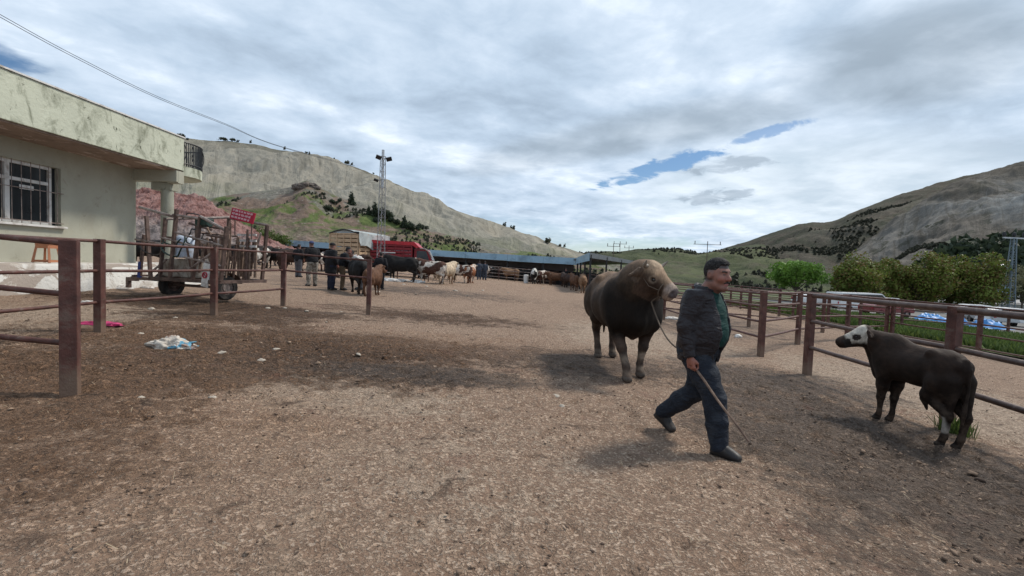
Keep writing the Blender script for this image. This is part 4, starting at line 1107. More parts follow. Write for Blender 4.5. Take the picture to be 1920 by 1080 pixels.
def bull_col(V, hc):
    x, y, z = V[:, 0], V[:, 1], V[:, 2]
    nz = fbm(x * 3, y * 3, z * 3, oct=4, seed=3)
    c = lerp3((.036, .023, .016), (.215, .140, .092), sstep(z + nz * .30 - .10 * sstep(x, .2, .8), .95, 1.50))  # back paler, underside and front darker: coat tones with some shade painted in
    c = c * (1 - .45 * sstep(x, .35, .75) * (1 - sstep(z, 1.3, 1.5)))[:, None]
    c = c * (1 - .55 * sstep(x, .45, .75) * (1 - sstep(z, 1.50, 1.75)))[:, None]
    # legs: brown, with pale shins and fetlocks
    legm = 1 - sstep(z, .50, .62)
    c = c * (1 - legm[:, None]) + legm[:, None] * lerp3((.062, .040, .030), (.032, .022, .018), sstep(nz, -.2, .3))
    band = np.exp(-((z - .29) / .05) ** 2) + np.exp(-((z - .12) / .03) ** 2) * .8
    c = c + (np.array((.34, .27, .21)) - c) * (np.clip(band * (.7 + nz * 2.5), 0, 1) * .6 * (1 - .5 * (x < 0)))[:, None]
    hoof = z < .075
    c[hoof] = (.085, .07, .06)
    # head
    a, s, u = hc.T
    head = sstep(a, -.04, .06) * (np.abs(s) < .2) * (np.abs(u + .05) < .25) * (a < .6)
    hcol = lerp3((.050, .031, .022), (.25, .165, .105), sstep(u + nz * .10, -.06, .03))
    hcol = hcol + (np.array((.30, .23, .19)) - hcol) * sstep(a, .36, .42)[:, None]
    nose = sstep(a, .485, .505) * (u > -.13)
    hcol = hcol + (np.array((.10, .08, .08)) - hcol) * nose[:, None]
    c = c * (1 - head[:, None]) + hcol * head[:, None]
    tuft = np.exp(-((a - .04) ** 2 + s ** 2 + (u - .04) ** 2) / .012)
    c = c + (np.array((.40, .30, .21)) - c) * np.clip(tuft * .9, 0, 1)[:, None]
    er = np.hypot((a - .19) / .05, (u + .055) / .04)
    ring = head * np.exp(-((er - .85) / .3) ** 2) * (np.abs(s) > .07)
    c = c + (np.array((.36, .28, .21)) - c) * (ring * .45)[:, None]
    ear = (np.abs(s) > .15) & (np.abs(a) < .1) & (np.abs(u + .06) < .12) & (a > -.1)
    c[ear] = (.10, .07, .052)
    return c
def calf_col(V, hc):
    x, y, z = V[:, 0], V[:, 1], V[:, 2]
    nz = fbm(x * 3, y * 3, z * 3, oct=4, seed=7)
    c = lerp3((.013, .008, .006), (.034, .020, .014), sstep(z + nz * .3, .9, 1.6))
    sock = (1 - sstep(np.abs(z - .36), .10, .14)) * (x < -.5) * (y > .02) * (y < .2)
    c = c + (np.array((.45, .42, .38)) - c) * (sock * .75 * sstep(V[:, 0], -.80, -.755) * sstep(nz, -.3, .1))[:, None]
    c[z < .075] = (.03, .025, .022)
    a, s, u = hc.T
    head = (a > -.02 + nz * .05) & (a < .6) & (np.abs(s) < .14) & (np.abs(u + .05) < .26)
    white = head & (a < .36 + nz * .06) & (u > -.15 + nz * .10)
    wm = sstep(.36 + nz * .08 - a, -.02, .05) * sstep(u + .15 - nz * .14, -.03, .04) * sstep(a + .02 - nz * .05, -.02, .03) * (np.abs(s) < .15) * (np.abs(u + .05) < .28) * (a < .6)
    c = c + (np.array((.50, .46, .40)) - c) * wm[:, None]
    er = np.hypot((a - .19) / .075, (u + .06) / .055)
    c[head & (er < 1 + nz * .5) & (np.abs(s) > .05)] = (.035, .028, .025)
    c[head & (a > .30) & (a < .42) & (u < -.06 + nz * .1)] = (.03, .025, .022)
    return c
def build_bull():
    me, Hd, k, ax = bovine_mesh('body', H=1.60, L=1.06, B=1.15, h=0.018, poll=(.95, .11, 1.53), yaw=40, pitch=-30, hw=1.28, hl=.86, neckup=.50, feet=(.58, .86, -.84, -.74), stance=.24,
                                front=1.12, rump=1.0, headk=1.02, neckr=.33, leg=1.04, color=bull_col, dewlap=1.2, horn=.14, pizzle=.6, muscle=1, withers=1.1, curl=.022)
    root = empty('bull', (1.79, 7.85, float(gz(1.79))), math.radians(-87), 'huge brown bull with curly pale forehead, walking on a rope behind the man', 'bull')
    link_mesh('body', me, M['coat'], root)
    add_eyes_horns(root, Hd, k, ax, .13, 1.10)
    return root, Hd
def build_calf():
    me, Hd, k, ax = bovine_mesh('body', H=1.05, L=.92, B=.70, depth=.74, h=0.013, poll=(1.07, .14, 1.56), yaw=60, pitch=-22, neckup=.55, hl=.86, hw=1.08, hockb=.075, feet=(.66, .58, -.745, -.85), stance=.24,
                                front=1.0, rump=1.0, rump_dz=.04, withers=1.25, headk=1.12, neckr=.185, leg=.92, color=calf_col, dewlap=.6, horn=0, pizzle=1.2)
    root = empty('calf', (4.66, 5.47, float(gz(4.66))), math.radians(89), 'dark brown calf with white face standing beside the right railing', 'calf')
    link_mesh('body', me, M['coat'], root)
    add_eyes_horns(root, Hd, k, ax, 0, 1.12)
    return root, Hd
MAN_J = dict(head=(.115, 0, 1.60), neck=(.035, 0, 1.455), chest=(.015, 0, 1.26), pelvis=(-.01, 0, .93),
             shL=(-.02, .185, 1.40), elL=(-.16, .26, 1.15), wrL=(-.10, .27, .92), shR=(.02, -.185, 1.40), elR=(-.03, -.265, 1.13), wrR=(.03, -.26, .87),
             knL=(-.06, .09, .50), anL=(-.40, .10, .20), heelL=(-.455, .10, .155), toeL=(-.285, .10, .045),
             knR=(.19, -.09, .50), anR=(.26, -.10, .10), heelR=(.215, -.10, .045), toeR=(.43, -.10, .040), palmR=(.2, 1, 0), palmL=(0, -1, 0), hdR=(.12, 0.1, -1))
M['jacket'] = fabric('charcoal_jacket', (0.022, 0.019, 0.022), 0.48, 0.25, 0.5)
M['jeans'] = fabric('faded_dark_jeans', (0.016, 0.020, 0.029), 0.85, 0.35, 0.5, None, (0.036, 0.042, 0.053))  # faded denim; the paler mottle partly stands for light on the legs
M['shirt'] = fabric('dark_green_shirt', (0.005, 0.036, 0.031), 0.8, 0.2, 0.4)
M['shoe'] = paint('black_shoe', (0.018, 0.016, 0.016), 0.55, 0.3, 12, 0, (0.09, 0.07, 0.055), 0.25)
def build_man():
    rz = math.radians(-47)
    mats = dict(trousers=M['jeans'], shoes=M['shoe'], shirt=M['shirt'], jacket=M['jacket'])
    x, y = 1.76, 4.40
    r, Q, ax = person((x, y, float(gz(x)) - .012), rz, MAN_J, mats, .012, .008, 'man in charcoal jacket, green shirt and jeans striding past with a stick', bulk=1.12, headk=1.10, headyaw=-10, headpitch=-3, coat_len=.80, moustache=True)
    return r
bull, BHd = build_bull(); calf, _c = build_calf(); man = build_man()
# ------------------------------------------------------------------ small building blocks
def G(x, y, dz=0.0): return Vector((x, y, float(gz(x)) + dz))
def wallish(name, col, stain, amt=0.4, peel=None, bump=0.3, streak=True):
    m, nt, b, out = new_mat(name); n = N(nt); P = n.obj()
    c = n.mix(n.ramp(n.noise(P, 1.2, 6, 0.6), 0.3, 0.7), tuple(x * .90 for x in col), tuple(x * 1.07 for x in col))
    st = n.noise(n.mapping(P, scale=(1.3, 1.3, 1.0)), 1.7, 9, 0.66, 0.8)
    c = n.mix(n.math('MULTIPLY', n.ramp(st, 0.50, 0.66), amt), c, stain)
    c = n.mix(n.math('MULTIPLY', n.ramp(n.noise(P, 5.0, 8, 0.7, 0.6), 0.60, 0.66), amt * 1.2), c, tuple(x * .55 for x in stain))
    if peel is not None:
        pl = n.ramp(n.noise(n.mapping(P, scale=(1, .45, 1)), 2.2, 8, 0.62, 0.9), 0.56, 0.575)
        c = n.mix(pl, c, peel)
    n.put(b, 'Base Color', c); b.inputs['Roughness'].default_value = 0.9; b.inputs['Specular IOR Level'].default_value = 0.2
    n.put(b, 'Normal', n.bump(n.math('ADD', n.noise(P, 14, 7, 0.6), n.math('MULTIPLY', n.noise(P, 2.2, 8, .62, .9), .8)), bump, 0.03))
    return m
M['wall'] = wallish('pale_green_render', (0.385, 0.380, 0.31), (0.29, 0.26, 0.19), 0.25, None, 0.15)
M['fascia'] = wallish('stained_green_fascia', (0.50, 0.52, 0.42), (0.155, 0.165, 0.115), 0.85, None, 0.4)
M['soffit'] = wallish('peeling_soffit', (0.26, 0.19, 0.15), (0.12, 0.08, 0.06), 0.5, (0.43, 0.34, 0.29), 0.5)
M['plinth'] = wallish('flaking_white_plinth', (0.62, 0.60, 0.56), (0.25, 0.19, 0.14), 0.7, (0.33, 0.28, 0.24), 0.8)
M['column'] = wallish('column_render', (0.33, 0.335, 0.275), (0.2, 0.18, 0.14), 0.4)

# ------------------------------------------------------------------ the house on the left
def build_house():
    XW, XT, XF = -11.30, -10.30, -10.02         # wall, terrace front, roof edge
    Y0, Y1, YT, YB = 2.5, 14.4, 16.6, 14.62
    zt = 1.20; g0 = 0.35
    root = empty('house', (-13.5, 8, 0.6), 0, 'single storey pale green house with stained roof edge and raised white plinth', 'house')
    def b(mb, name, mat, par=None, sm=False):
        o = mb.build(name, mat, par or root, sm); 
        if (par or root) is root: o.matrix_parent_inverse = Matrix.Translation(-Vector(root.location))
        return o
    # wall with a real window hole
    wy0, wy1, wz0, wz1 = 8.6, 12.02, 2.10, 3.52
    mb = MB(); t = .25
    mb.box((XW - t / 2, (Y0 + wy0) / 2, (zt + 3.98) / 2), (t, wy0 - Y0, 3.98 - zt))
    mb.box((XW - t / 2, (wy1 + Y1) / 2, (zt + 3.98) / 2), (t, Y1 - wy1, 3.98 - zt))
    mb.box((XW - t / 2, (wy0 + wy1) / 2, (zt + wz0) / 2), (t, wy1 - wy0, wz0 - zt))
    mb.box((XW - t / 2, (wy0 + wy1) / 2, (3.98 + wz1) / 2), (t, wy1 - wy0, 3.98 - wz1))
    mb.box((XW - 3.2, Y1 - t / 2, (zt + 3.98) / 2), (5.9, t, 3.98 - zt))
    mb.box((XW - 3.2, Y0 + t / 2, (zt + 3.98) / 2), (5.9, t, 3.98 - zt))
    mb.box((XW - 6.2, (Y0 + Y1) / 2, (zt + 3.98) / 2), (t, Y1 - Y0, 3.98 - zt))
    b(mb, 'wall', M['wall'])
    # window
    mb = MB(); xw = XW - .13; f = .075
    ym = [wy0, wy0 + 1.12, wy0 + 2.24, wy1 - .02]
    ycol = [8.6, 9.9, 10.98, 11.86]
    for y in (8.64, 9.72, 10.80): mb.box((xw, y + .04, (wz0 + wz1) / 2), (.07, f + .03, wz1 - wz0))
    mb.box((xw, 11.84, (wz0 + wz1) / 2), (.07, f, wz1 - wz0))
    for z in (wz0 + .04, wz1 - .04, wz1 - .42): mb.box((xw + .003, (wy0 + 11.84) / 2, z), (.066, 11.84 - wy0, f))
    fr = b(mb, 'window', M['white'])
    mb = MB(); mb.box((xw - .02, (wy0 + wy1) / 2, (wz0 + wz1) / 2), (.012, wy1 - wy0 - .02, wz1 - wz0 - .02)); o = mb.build('pane', M['glass'], fr)
    mb = MB(); mb.box((XW + .03, (wy0 + wy1) / 2 + .02, wz0 - .035), (.14, wy1 - wy0 + .12, .05), bevel=.008)
    o = mb.build('sill', M['white'], fr)
    mb = MB()
    y = wy0 + .06
    while y < wy1: mb.tube([(XW + .035, y, wz0), (XW + .035, y, wz1)], .0075, 6); y += .215
    for z in (wz0 + .06, wz0 + .80): mb.tube([(XW + .035, wy0 - .03, z), (XW + .035, wy1 + .03, z)], .011, 6)
    mb.build('grille', M['palesteel'], fr)
    mb = MB(); mb.box((xw + .004, 11.30, wz1 - .58), (.01, .33, .10)); mb.build('paper_notice', M['white'], fr)
    # curtains / boards seen behind the glass
    mb = MB(); mb.box((xw - .09, 9.35, wz0 + .55), (.02, .8, .42)); mb.build('cardboard', M['soffit'], fr)
    # roof slab, its stained edge and cap
    mb = MB(); mb.box(((XF - 17.9) / 2 - .05, (Y0 - 2 + YB) / 2, 4.03), (-XF * -1 and (17.9 + XF), YB - Y0 + 2, .10)); b(mb, 'soffit', M['soffit'])
    mb = MB(); mb.box((XF - .12, (Y0 - 2 + YB) / 2, 4.505), (.24, YB - Y0 + 2, .97), bevel=.01)
    mb.box((-14, YB - .12, 4.505), (7.7, .234, .966)); b(mb, 'parapet', M['fascia'])
    mb = MB(); mb.box((XF - .12, (Y0 - 2 + YB) / 2, 5.012), (.30, YB - Y0 + 2.06, .035)); b(mb, 'coping', M['white'])
    mb = MB(); mb.box((XF - 3.3, (Y0 + Y1) / 2, 4.6), (6.2, 10, .1)); b(mb, 'roof_deck', M['concrete'])
    mb = MB(); mb.box(((XW + XF) / 2 - .25, 14.46, 3.815), (XF - XW + .5 - .014, .30, .33)); mb.box((XF - .17, 14.5, 3.80), (.34, .244, .36)); b(mb, 'beam', M['wall'])
    # column on the terrace
    cx, cy = -10.52, 14.62
    mb = MB(); mb.lathe([(0.0, zt), (.165, zt), (.165, 3.42), (0, 3.42)], (cx, cy, 0), 'Z', 28); b(mb, 'column', M['column'], None, True)
    mb = MB(); mb.box((cx - .10, cy + .05, 3.53), (.56, .40, .22)); b(mb, 'capital', M['column'])
    # rounded balcony behind the corner with its railing
    bx, by, br = -11.45, 15.65, 1.10
    arc = [(bx + br * math.cos(a), by + br * math.sin(a)) for a in np.linspace(-math.pi * .32, math.pi * .5, 22)]
    mb = MB(); P = [(XF - .02, YB + .002, 3.98)] + [(x, y, 3.98) for x, y in arc if y > YB + .01] + [(-14, by + br, 3.98), (-14, YB + .002, 3.98)]
    mb.poly(P, n=(0, 0, .30)); b(mb, 'balcony', M['fascia'])
    mb = MB(); pts = [(x * 1 + 0, y, 0) for x, y in arc if y > YB + .04]
    pts = [(XF - .16, YB + .06, 0)] + pts
    for z in (4.36, 5.02): mb.tube([(x, y, z) for x, y, _ in pts], .022, 6)
    for i in range(len(pts) - 1):
        for q in (0, .5):
            x = pts[i][0] * (1 - q) + pts[i + 1][0] * q; y = pts[i][1] * (1 - q) + pts[i + 1][1] * q
            mb.tube([(x, y, 4.28), (x, y, 5.02)], .013, 6)
            if i % 2 == 0 and q == 0:
                mb.tube([(x, y, 4.45), (x + .01, y + .06, 4.6), (x, y + .09, 4.8), (x, y + .02, 4.95)], .012, 6)
    b(mb, 'railing', M['black'])
    # terrace
    mb = MB(); nx = 60
    ys = np.linspace(Y0 - 4, YT, nx); V = []; 
    for i, y in enumerate(ys):
        j = .03 * fbm(y * 1.7, 0.0, oct=3, seed=2); j2 = .03 * fbm(y * 2.3, 5.0, oct=3, seed=4)
        V += [(XT + .05 + j, y, g0), (XT + j, y, zt - .05 + j2), (XT - .05 + j, y, zt + j2 * .3), (XW - 7, y, zt)]
    F = []
    for i in range(nx - 1):
        for q in range(3): F.append((i * 4 + q, (i + 1) * 4 + q, (i + 1) * 4 + q + 1, i * 4 + q + 1))
    me = np_mesh('plinth', V, F)
    e = (nx - 1) * 4; me2 = me
    o = link_mesh('plinth', me, M['plinth'], root); o.matrix_parent_inverse = Matrix.Translation(-Vector(root.location))
    mb = MB(); mb.box((XW - 3.05, YT + .02, (g0 + zt) / 2), (8.0, .06, zt - g0 - .02)); b(mb, 'plinth_end', M['plinth'])
    # stool
    st = empty('stool', (-10.72, 11.05, zt + .01), .15, 'faded orange plastic stool on the ledge under the window', 'stool')
    mb = MB()
    for sx in (1, -1):
        for sy in (1, -1):
            mb.tube([(sx * .17, sy * .17, 0), (sx * .12, sy * .12, .40)], .032, 4, True, .026)
    mb.box((0, 0, .415), (.29, .29, .035), bevel=.012)
    for s in (1, -1):
        mb.box((s * .135, 0, .36), (.02, .24, .07)); mb.box((0, s * .135, .36), (.24, .02, .07))
        mb.box((s * .165, 0, .035), (.02, .30, .05)); mb.box((0, s * .165, .035), (.30, .02, .05))
    mb.build('stool_body', M['orange'], st)
build_house()

# ------------------------------------------------------------------ steel fences
def fence(label, posts, h, rails, ps=.10, rr=.028, skip=(), rail_mat=None, group=None, rot=0.0, top_r=None, gap=()):
    """posts: (x, y[, height]); rails: heights above ground"""
    x0, y0 = posts[0][:2]
    root = empty('steel_fence', G(x0, y0), 0, label, 'fence', group)
    inv = Matrix.Translation(-Vector(root.location))
    for p in posts:
        hh = p[2] if len(p) > 2 else h
        a = rot + RNG.uniform(-.06, .06)
        mb = MB(); mb.box((p[0], p[1], float(gz(p[0])) + hh / 2 - .15), (ps, ps, hh + .3), rz=a, bevel=.006)
        o = mb.build('post', M['rust'], root); o.matrix_parent_inverse = inv
    for i, (p, q) in enumerate(zip(posts, posts[1:])):
        if i in gap: continue
        hp = p[2] if len(p) > 2 else h; hq = q[2] if len(q) > 2 else h
        for j, r in enumerate(rails):
            if (i, j) in skip: continue
            a = G(p[0], p[1], r * hp - (.03 if r == 1 else 0)); c = G(q[0], q[1], r * hq - (.03 if r == 1 else 0))
            d = (c - a).normalized()
            pts = [a.lerp(c, t) + Vector((RNG.uniform(-.008, .008), RNG.uniform(-.008, .008), -.010 * math.sin(math.pi * t))) for t in (0, .25, .5, .75, 1)]
            if r == 1: pts[0] = a - d * .03; pts[-1] = c + d * .03
            mb = MB(); mb.tube(pts, (top_r or rr) if r == 1 else rr, 10)
            o = mb.build('rail', rail_mat or M['rust'], root, True); o.matrix_parent_inverse = inv
    return root
p1 = gpt(132, 738); q1 = gpt(187, 622); q2 = gpt(401, 591); q3 = gpt(531, 574); q4 = gpt(691, 589)
fence('nearest dark maroon railing at the left edge, ending in a thick square post', [(p1.x, p1.y, 1.38), (p1.x - 2.2, p1.y + .15, 1.42), (p1.x - 4.4, p1.y + .3, 1.42)], 1.38, (.33, .65, 1), .125, .026, rail_mat=M['rust'], rot=.55)
fence('long rusty pen railing in front of the house and the trailer', [(q1.x + .1, 1.6), (q1.x, q1.y - 2.9), (q1.x, q1.y), (q2.x, q2.y), (q3.x, q3.y), (q4.x, q4.y)], 1.36, (.32, .66, 1), .105, .024, skip={(4, 0)}, rot=.1)
a1, b1, c1, d1 = gpt(1513, 702), gpt(1775, 803), gpt(1426, 669), gpt(1495, 646)
fence('thick tube railing on the right behind the calf', [(4.85, .4), (4.95, 2.8), (b1.x, b1.y, 1.49), (a1.x, a1.y, 1.49)], 1.49, (.34, .66, 1), .115, .034, rail_mat=M['rail'], rot=.2, top_r=.040)
fence('railing line running away from the open gateway along the yard', [(c1.x, c1.y), (5.55, 14), (5.7, 17.9), (5.85, 22.5), (6.0, 28), (6.2, 34), (6.5, 41)], 1.42, (.30, .54, .78, 1), .105, .026, rot=.1)
fence('railing slanting from the gateway post to the far pens', [(c1.x + .02, c1.y + .05), (d1.x, d1.y, 1.5), (11.4, 16.2, 1.55), (14.6, 18.6, 1.55)], 1.45, (.30, .54, .78, 1), .105, .028, rot=.3)
fence('pen railing beside the green weeds', [(15.4, 6.5), (15.3, 9.4), (15.2, 12.3), (15.0, 15.3), (14.75, 18.5), (14.9, 22.5), (15.1, 27), (15.3, 32), (15.6, 38)], 1.55, (.12, .40, .62, .82, 1), .11, .026, rot=.2)
fence('divider railing across the second pen', [(5.72, 17.95), (9.0, 18.1), (12, 18.4)], 1.4, (.32, .62, 1), .10, .026)
fence('divider railing across the third pen', [(5.9, 25), (9.5, 25.2), (12.6, 25.4), (15, 25.5)], 1.4, (.3, .54, .78, 1), .10, .026)
fence('farthest divider railing across the pens', [(6.1, 33), (9.5, 33.2), (12.6, 33.4), (15.3, 33.5), (20, 33.8)], 1.4, (.3, .54, .78, 1), .10, .026)
fence('outer railing between the weeds and the car park', [(17.5, 24), (20, 24.5), (23, 25), (26.5, 25.5)], 1.5, (.35, .70, 1), .10, .026)
# light pens in front of the far shed
fence('pale pen railing in front of the far shed', [tuple(gx(px, 47.5))[:2] for px in (905, 935, 965, 995, 1030)], 1.35, (.25, .5, .75, 1), .07, .025, rail_mat=M['palesteel'])
fence('pale railing beside the red truck', [tuple(gx(px, 31.2))[:2] for px in (716, 745, 775, 803)], 1.3, (.3, .6, 1), .07, .025, rail_mat=M['palesteel'])

# ------------------------------------------------------------------ sheds
def build_sheds():
    xy = [(gx(300, 66), pt(300, 437, 66).z), (gx(490, 62), pt(490, 446.5, 62).z), (gx(640, 59.5), pt(640, 457, 59.5).z), (gx(800, 56), pt(800, 468, 56).z), (gx(950, 52), pt(950, 477, 52).z), (gx(1090, 48), pt(1090, 484.5, 48).z)]
    root = empty('cattle_shed', xy[3][0], 0, 'long low cattle shed with pale blue sheet edge at the foot of the hill', 'shed')
    inv = Matrix.Translation(-Vector(root.location))
    def fin(o): o.matrix_parent_inverse = inv
    for (a, za), (b_, zb) in zip(xy, xy[1:]):
        nseg = max(2, int((b_ - a).length / 6))
        for i in range(nseg):
            p = a.lerp(b_, i / nseg); q = a.lerp(b_, (i + 1) / nseg); z0 = za + (zb - za) * i / nseg; z1 = za + (zb - za) * (i + 1) / nseg
            hgt = .70 + RNG.uniform(-.03, .03)
            mb = MB(); mb.poly([(p.x, p.y, z0 - hgt), (q.x - .02, q.y, z1 - hgt), (q.x - .02, q.y, z1), (p.x, p.y, z0)], n=(0, .06, 0)); fin(mb.build('edge_sheet', M['bluesteel'], root))
    mb = MB()
    for (a, za), (b_, zb) in zip(xy, xy[1:]):
        mb.poly([(a.x, a.y + .07, za - .06), (b_.x, b_.y + .07, zb - .06), (b_.x, b_.y + 7, zb - .55), (a.x, a.y + 7, za - .55)], n=(0, 0, -.08))
    fin(mb.build('roof', M['shedroof'], root))
    mb = MB(); mp = MB()
    for (a, za), (b_, zb) in zip(xy, xy[1:]):
        ga, gb = float(gz(a.x)), float(gz(b_.x))
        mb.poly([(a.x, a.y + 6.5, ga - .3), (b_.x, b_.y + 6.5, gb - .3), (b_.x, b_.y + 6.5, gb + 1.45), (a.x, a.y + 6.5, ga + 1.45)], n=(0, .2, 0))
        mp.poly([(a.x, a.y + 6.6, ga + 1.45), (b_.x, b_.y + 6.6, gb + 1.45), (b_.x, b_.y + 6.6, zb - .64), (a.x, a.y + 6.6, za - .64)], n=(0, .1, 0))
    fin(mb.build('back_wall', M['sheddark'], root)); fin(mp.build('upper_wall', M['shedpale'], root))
    L = 0
    for (a, za), (b_, zb) in zip(xy, xy[1:]):
        n_ = max(2, int((b_ - a).length / 4.2))
        for i in range(n_):
            p = a.lerp(b_, i / n_); z0 = za + (zb - za) * i / n_; g0 = float(gz(p.x))
            mb = MB(); mb.box((p.x, p.y + .3, (g0 + z0 - .62) / 2 - .1), (.14, .14, z0 - .62 - g0 + .2)); fin(mb.build('post', M['black'], root))
    # feed trough under the roof
    mb = MB()
    for (a, za), (b_, zb) in zip(xy, xy[1:]):
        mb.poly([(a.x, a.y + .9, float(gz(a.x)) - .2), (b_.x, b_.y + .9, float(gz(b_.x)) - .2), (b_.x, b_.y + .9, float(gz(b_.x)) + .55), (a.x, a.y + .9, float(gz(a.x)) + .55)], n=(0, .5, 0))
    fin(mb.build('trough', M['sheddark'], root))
    # the shed whose dark underside shows beyond the bull
    A = pt(1106, 474.5, 34); Bq = pt(1203, 492.5, 62); L_ = pt(1082, 484, 46); A.z += .0
    C_ = Vector((Bq.x - 3, Bq.y + 14, Bq.z - .3)); D_ = Vector((L_.x - .2, L_.y + 26, L_.z - .4))
    root2 = empty('open_shed', gx(1140, 45), 0, 'dark open shed with a sloping roof behind the bull', 'shed')
    inv2 = Matrix.Translation(-Vector(root2.location))
    def fin2(o): o.matrix_parent_inverse = inv2
    mb = MB(); mb.poly([A, Bq, C_, D_, L_], n=(0, 0, -.10)); fin2(mb.build('roof', M['shedroof'], root2))
    mb = MB(); mb.poly([(A.x - .02, A.y - .05, A.z - .55), (L_.x - .02, L_.y - .05, L_.z - .55), (L_.x - .02, L_.y - .05, L_.z + .03), (A.x - .02, A.y - .05, A.z + .03)], n=(-.05, 0, 0)); fin2(mb.build('edge_sheet', M['bluesteel'], root2))
    mb = MB(); mb.poly([(A.x, A.y - .06, A.z - .34), (Bq.x, Bq.y - .06, Bq.z - .34), (Bq.x, Bq.y - .06, Bq.z + .03), (A.x, A.y - .06, A.z + .03)], n=(0, -.04, 0)); fin2(mb.build('front_trim', M['shedroof'], root2))
    for t in (0, .2, .45, .7, .98):
        p = A.lerp(Bq, t); g0 = float(gz(p.x)); mb = MB(); mb.box((p.x + .1, p.y + .2, (g0 + p.z - .1) / 2), (.13, .13, p.z - .1 - g0)); fin2(mb.build('post', M['black'], root2))
    for t in (.35, .7, 1.0):
        p = A.lerp(L_, t); g0 = float(gz(p.x)); mb = MB(); mb.box((p.x + .1, p.y + .2, (g0 + p.z - .1) / 2), (.13, .13, p.z - .1 - g0)); fin2(mb.build('post', M['black'], root2))
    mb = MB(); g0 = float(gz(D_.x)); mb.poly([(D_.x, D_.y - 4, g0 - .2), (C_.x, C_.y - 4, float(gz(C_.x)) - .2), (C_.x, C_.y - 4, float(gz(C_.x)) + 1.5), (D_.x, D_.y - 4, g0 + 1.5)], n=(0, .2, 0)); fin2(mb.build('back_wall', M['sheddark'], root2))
build_sheds()

# ------------------------------------------------------------------ lattice mast with floodlights
def lattice(root, H, w0, w1, mat, n=14, name='lattice', square=False, lr=.03, br=.014):
    cs = [(-1, -1), (1, -1), (1, 1), (-1, 1)] if square else [(-1, -.58), (1, -.58), (0, 1.15)]
    mb = MB()
    for c in cs: mb.tube([(c[0] * w0 / 2, c[1] * w0 / 2, -.1), (c[0] * w1 / 2, c[1] * w1 / 2, H)], lr, 6)
    for i in range(n):
        for k in range(len(cs)):
            a, b_ = cs[k], cs[(k + 1) % len(cs)]
            wa = w0 + (w1 - w0) * i / n; wb = w0 + (w1 - w0) * (i + 1) / n; z0 = H * i / n; z1 = H * (i + 1) / n
            if i % 2: a, b_ = b_, a
            mb.tube([(a[0] * wa / 2, a[1] * wa / 2, z0), (b_[0] * wb / 2, b_[1] * wb / 2, z1)], br, 4)
            mb.tube([(a[0] * wb / 2, a[1] * wb / 2, z1), (b_[0] * wb / 2, b_[1] * wb / 2, z1)], br, 4)
    return mb.build(name, mat, root)
M['maststeel'] = paint('dull_steel', (0.25, 0.25, 0.255), .55, .2, 6, .4)
mbase = gx(713, 30)
mast = empty('light_mast', mbase, .3, 'slim grey lattice mast with two floodlights beside the red truck', 'mast')
lattice(mast, 7.55, .50, .30, M['maststeel'], 16, lr=.024, br=.011)
MB().tube([(0, 0, 5.6), (0, 0, 7.95)], .085, 10).build('tip_pole', M['steel'], mast)
for s, z, x in ((-1, 7.45, -.26), (1, 7.40, .36), (-1, 6.05, -.38)):
    mb = MB(); mb.box((x, -.1, z), (.34 if z > 7 else .28, .12, .24 if z > 7 else .14), rot=Euler((math.radians(35), math.radians(-18 * s), 0)).to_matrix(), bevel=.015)
    f_ = mb.build('floodlight', M['black'], mast)
    mb = MB(); mb.tube([(0, 0, z + .02), (x, -.05, z + .02)], .022, 6); mb.build('bracket', M['steel'], f_)

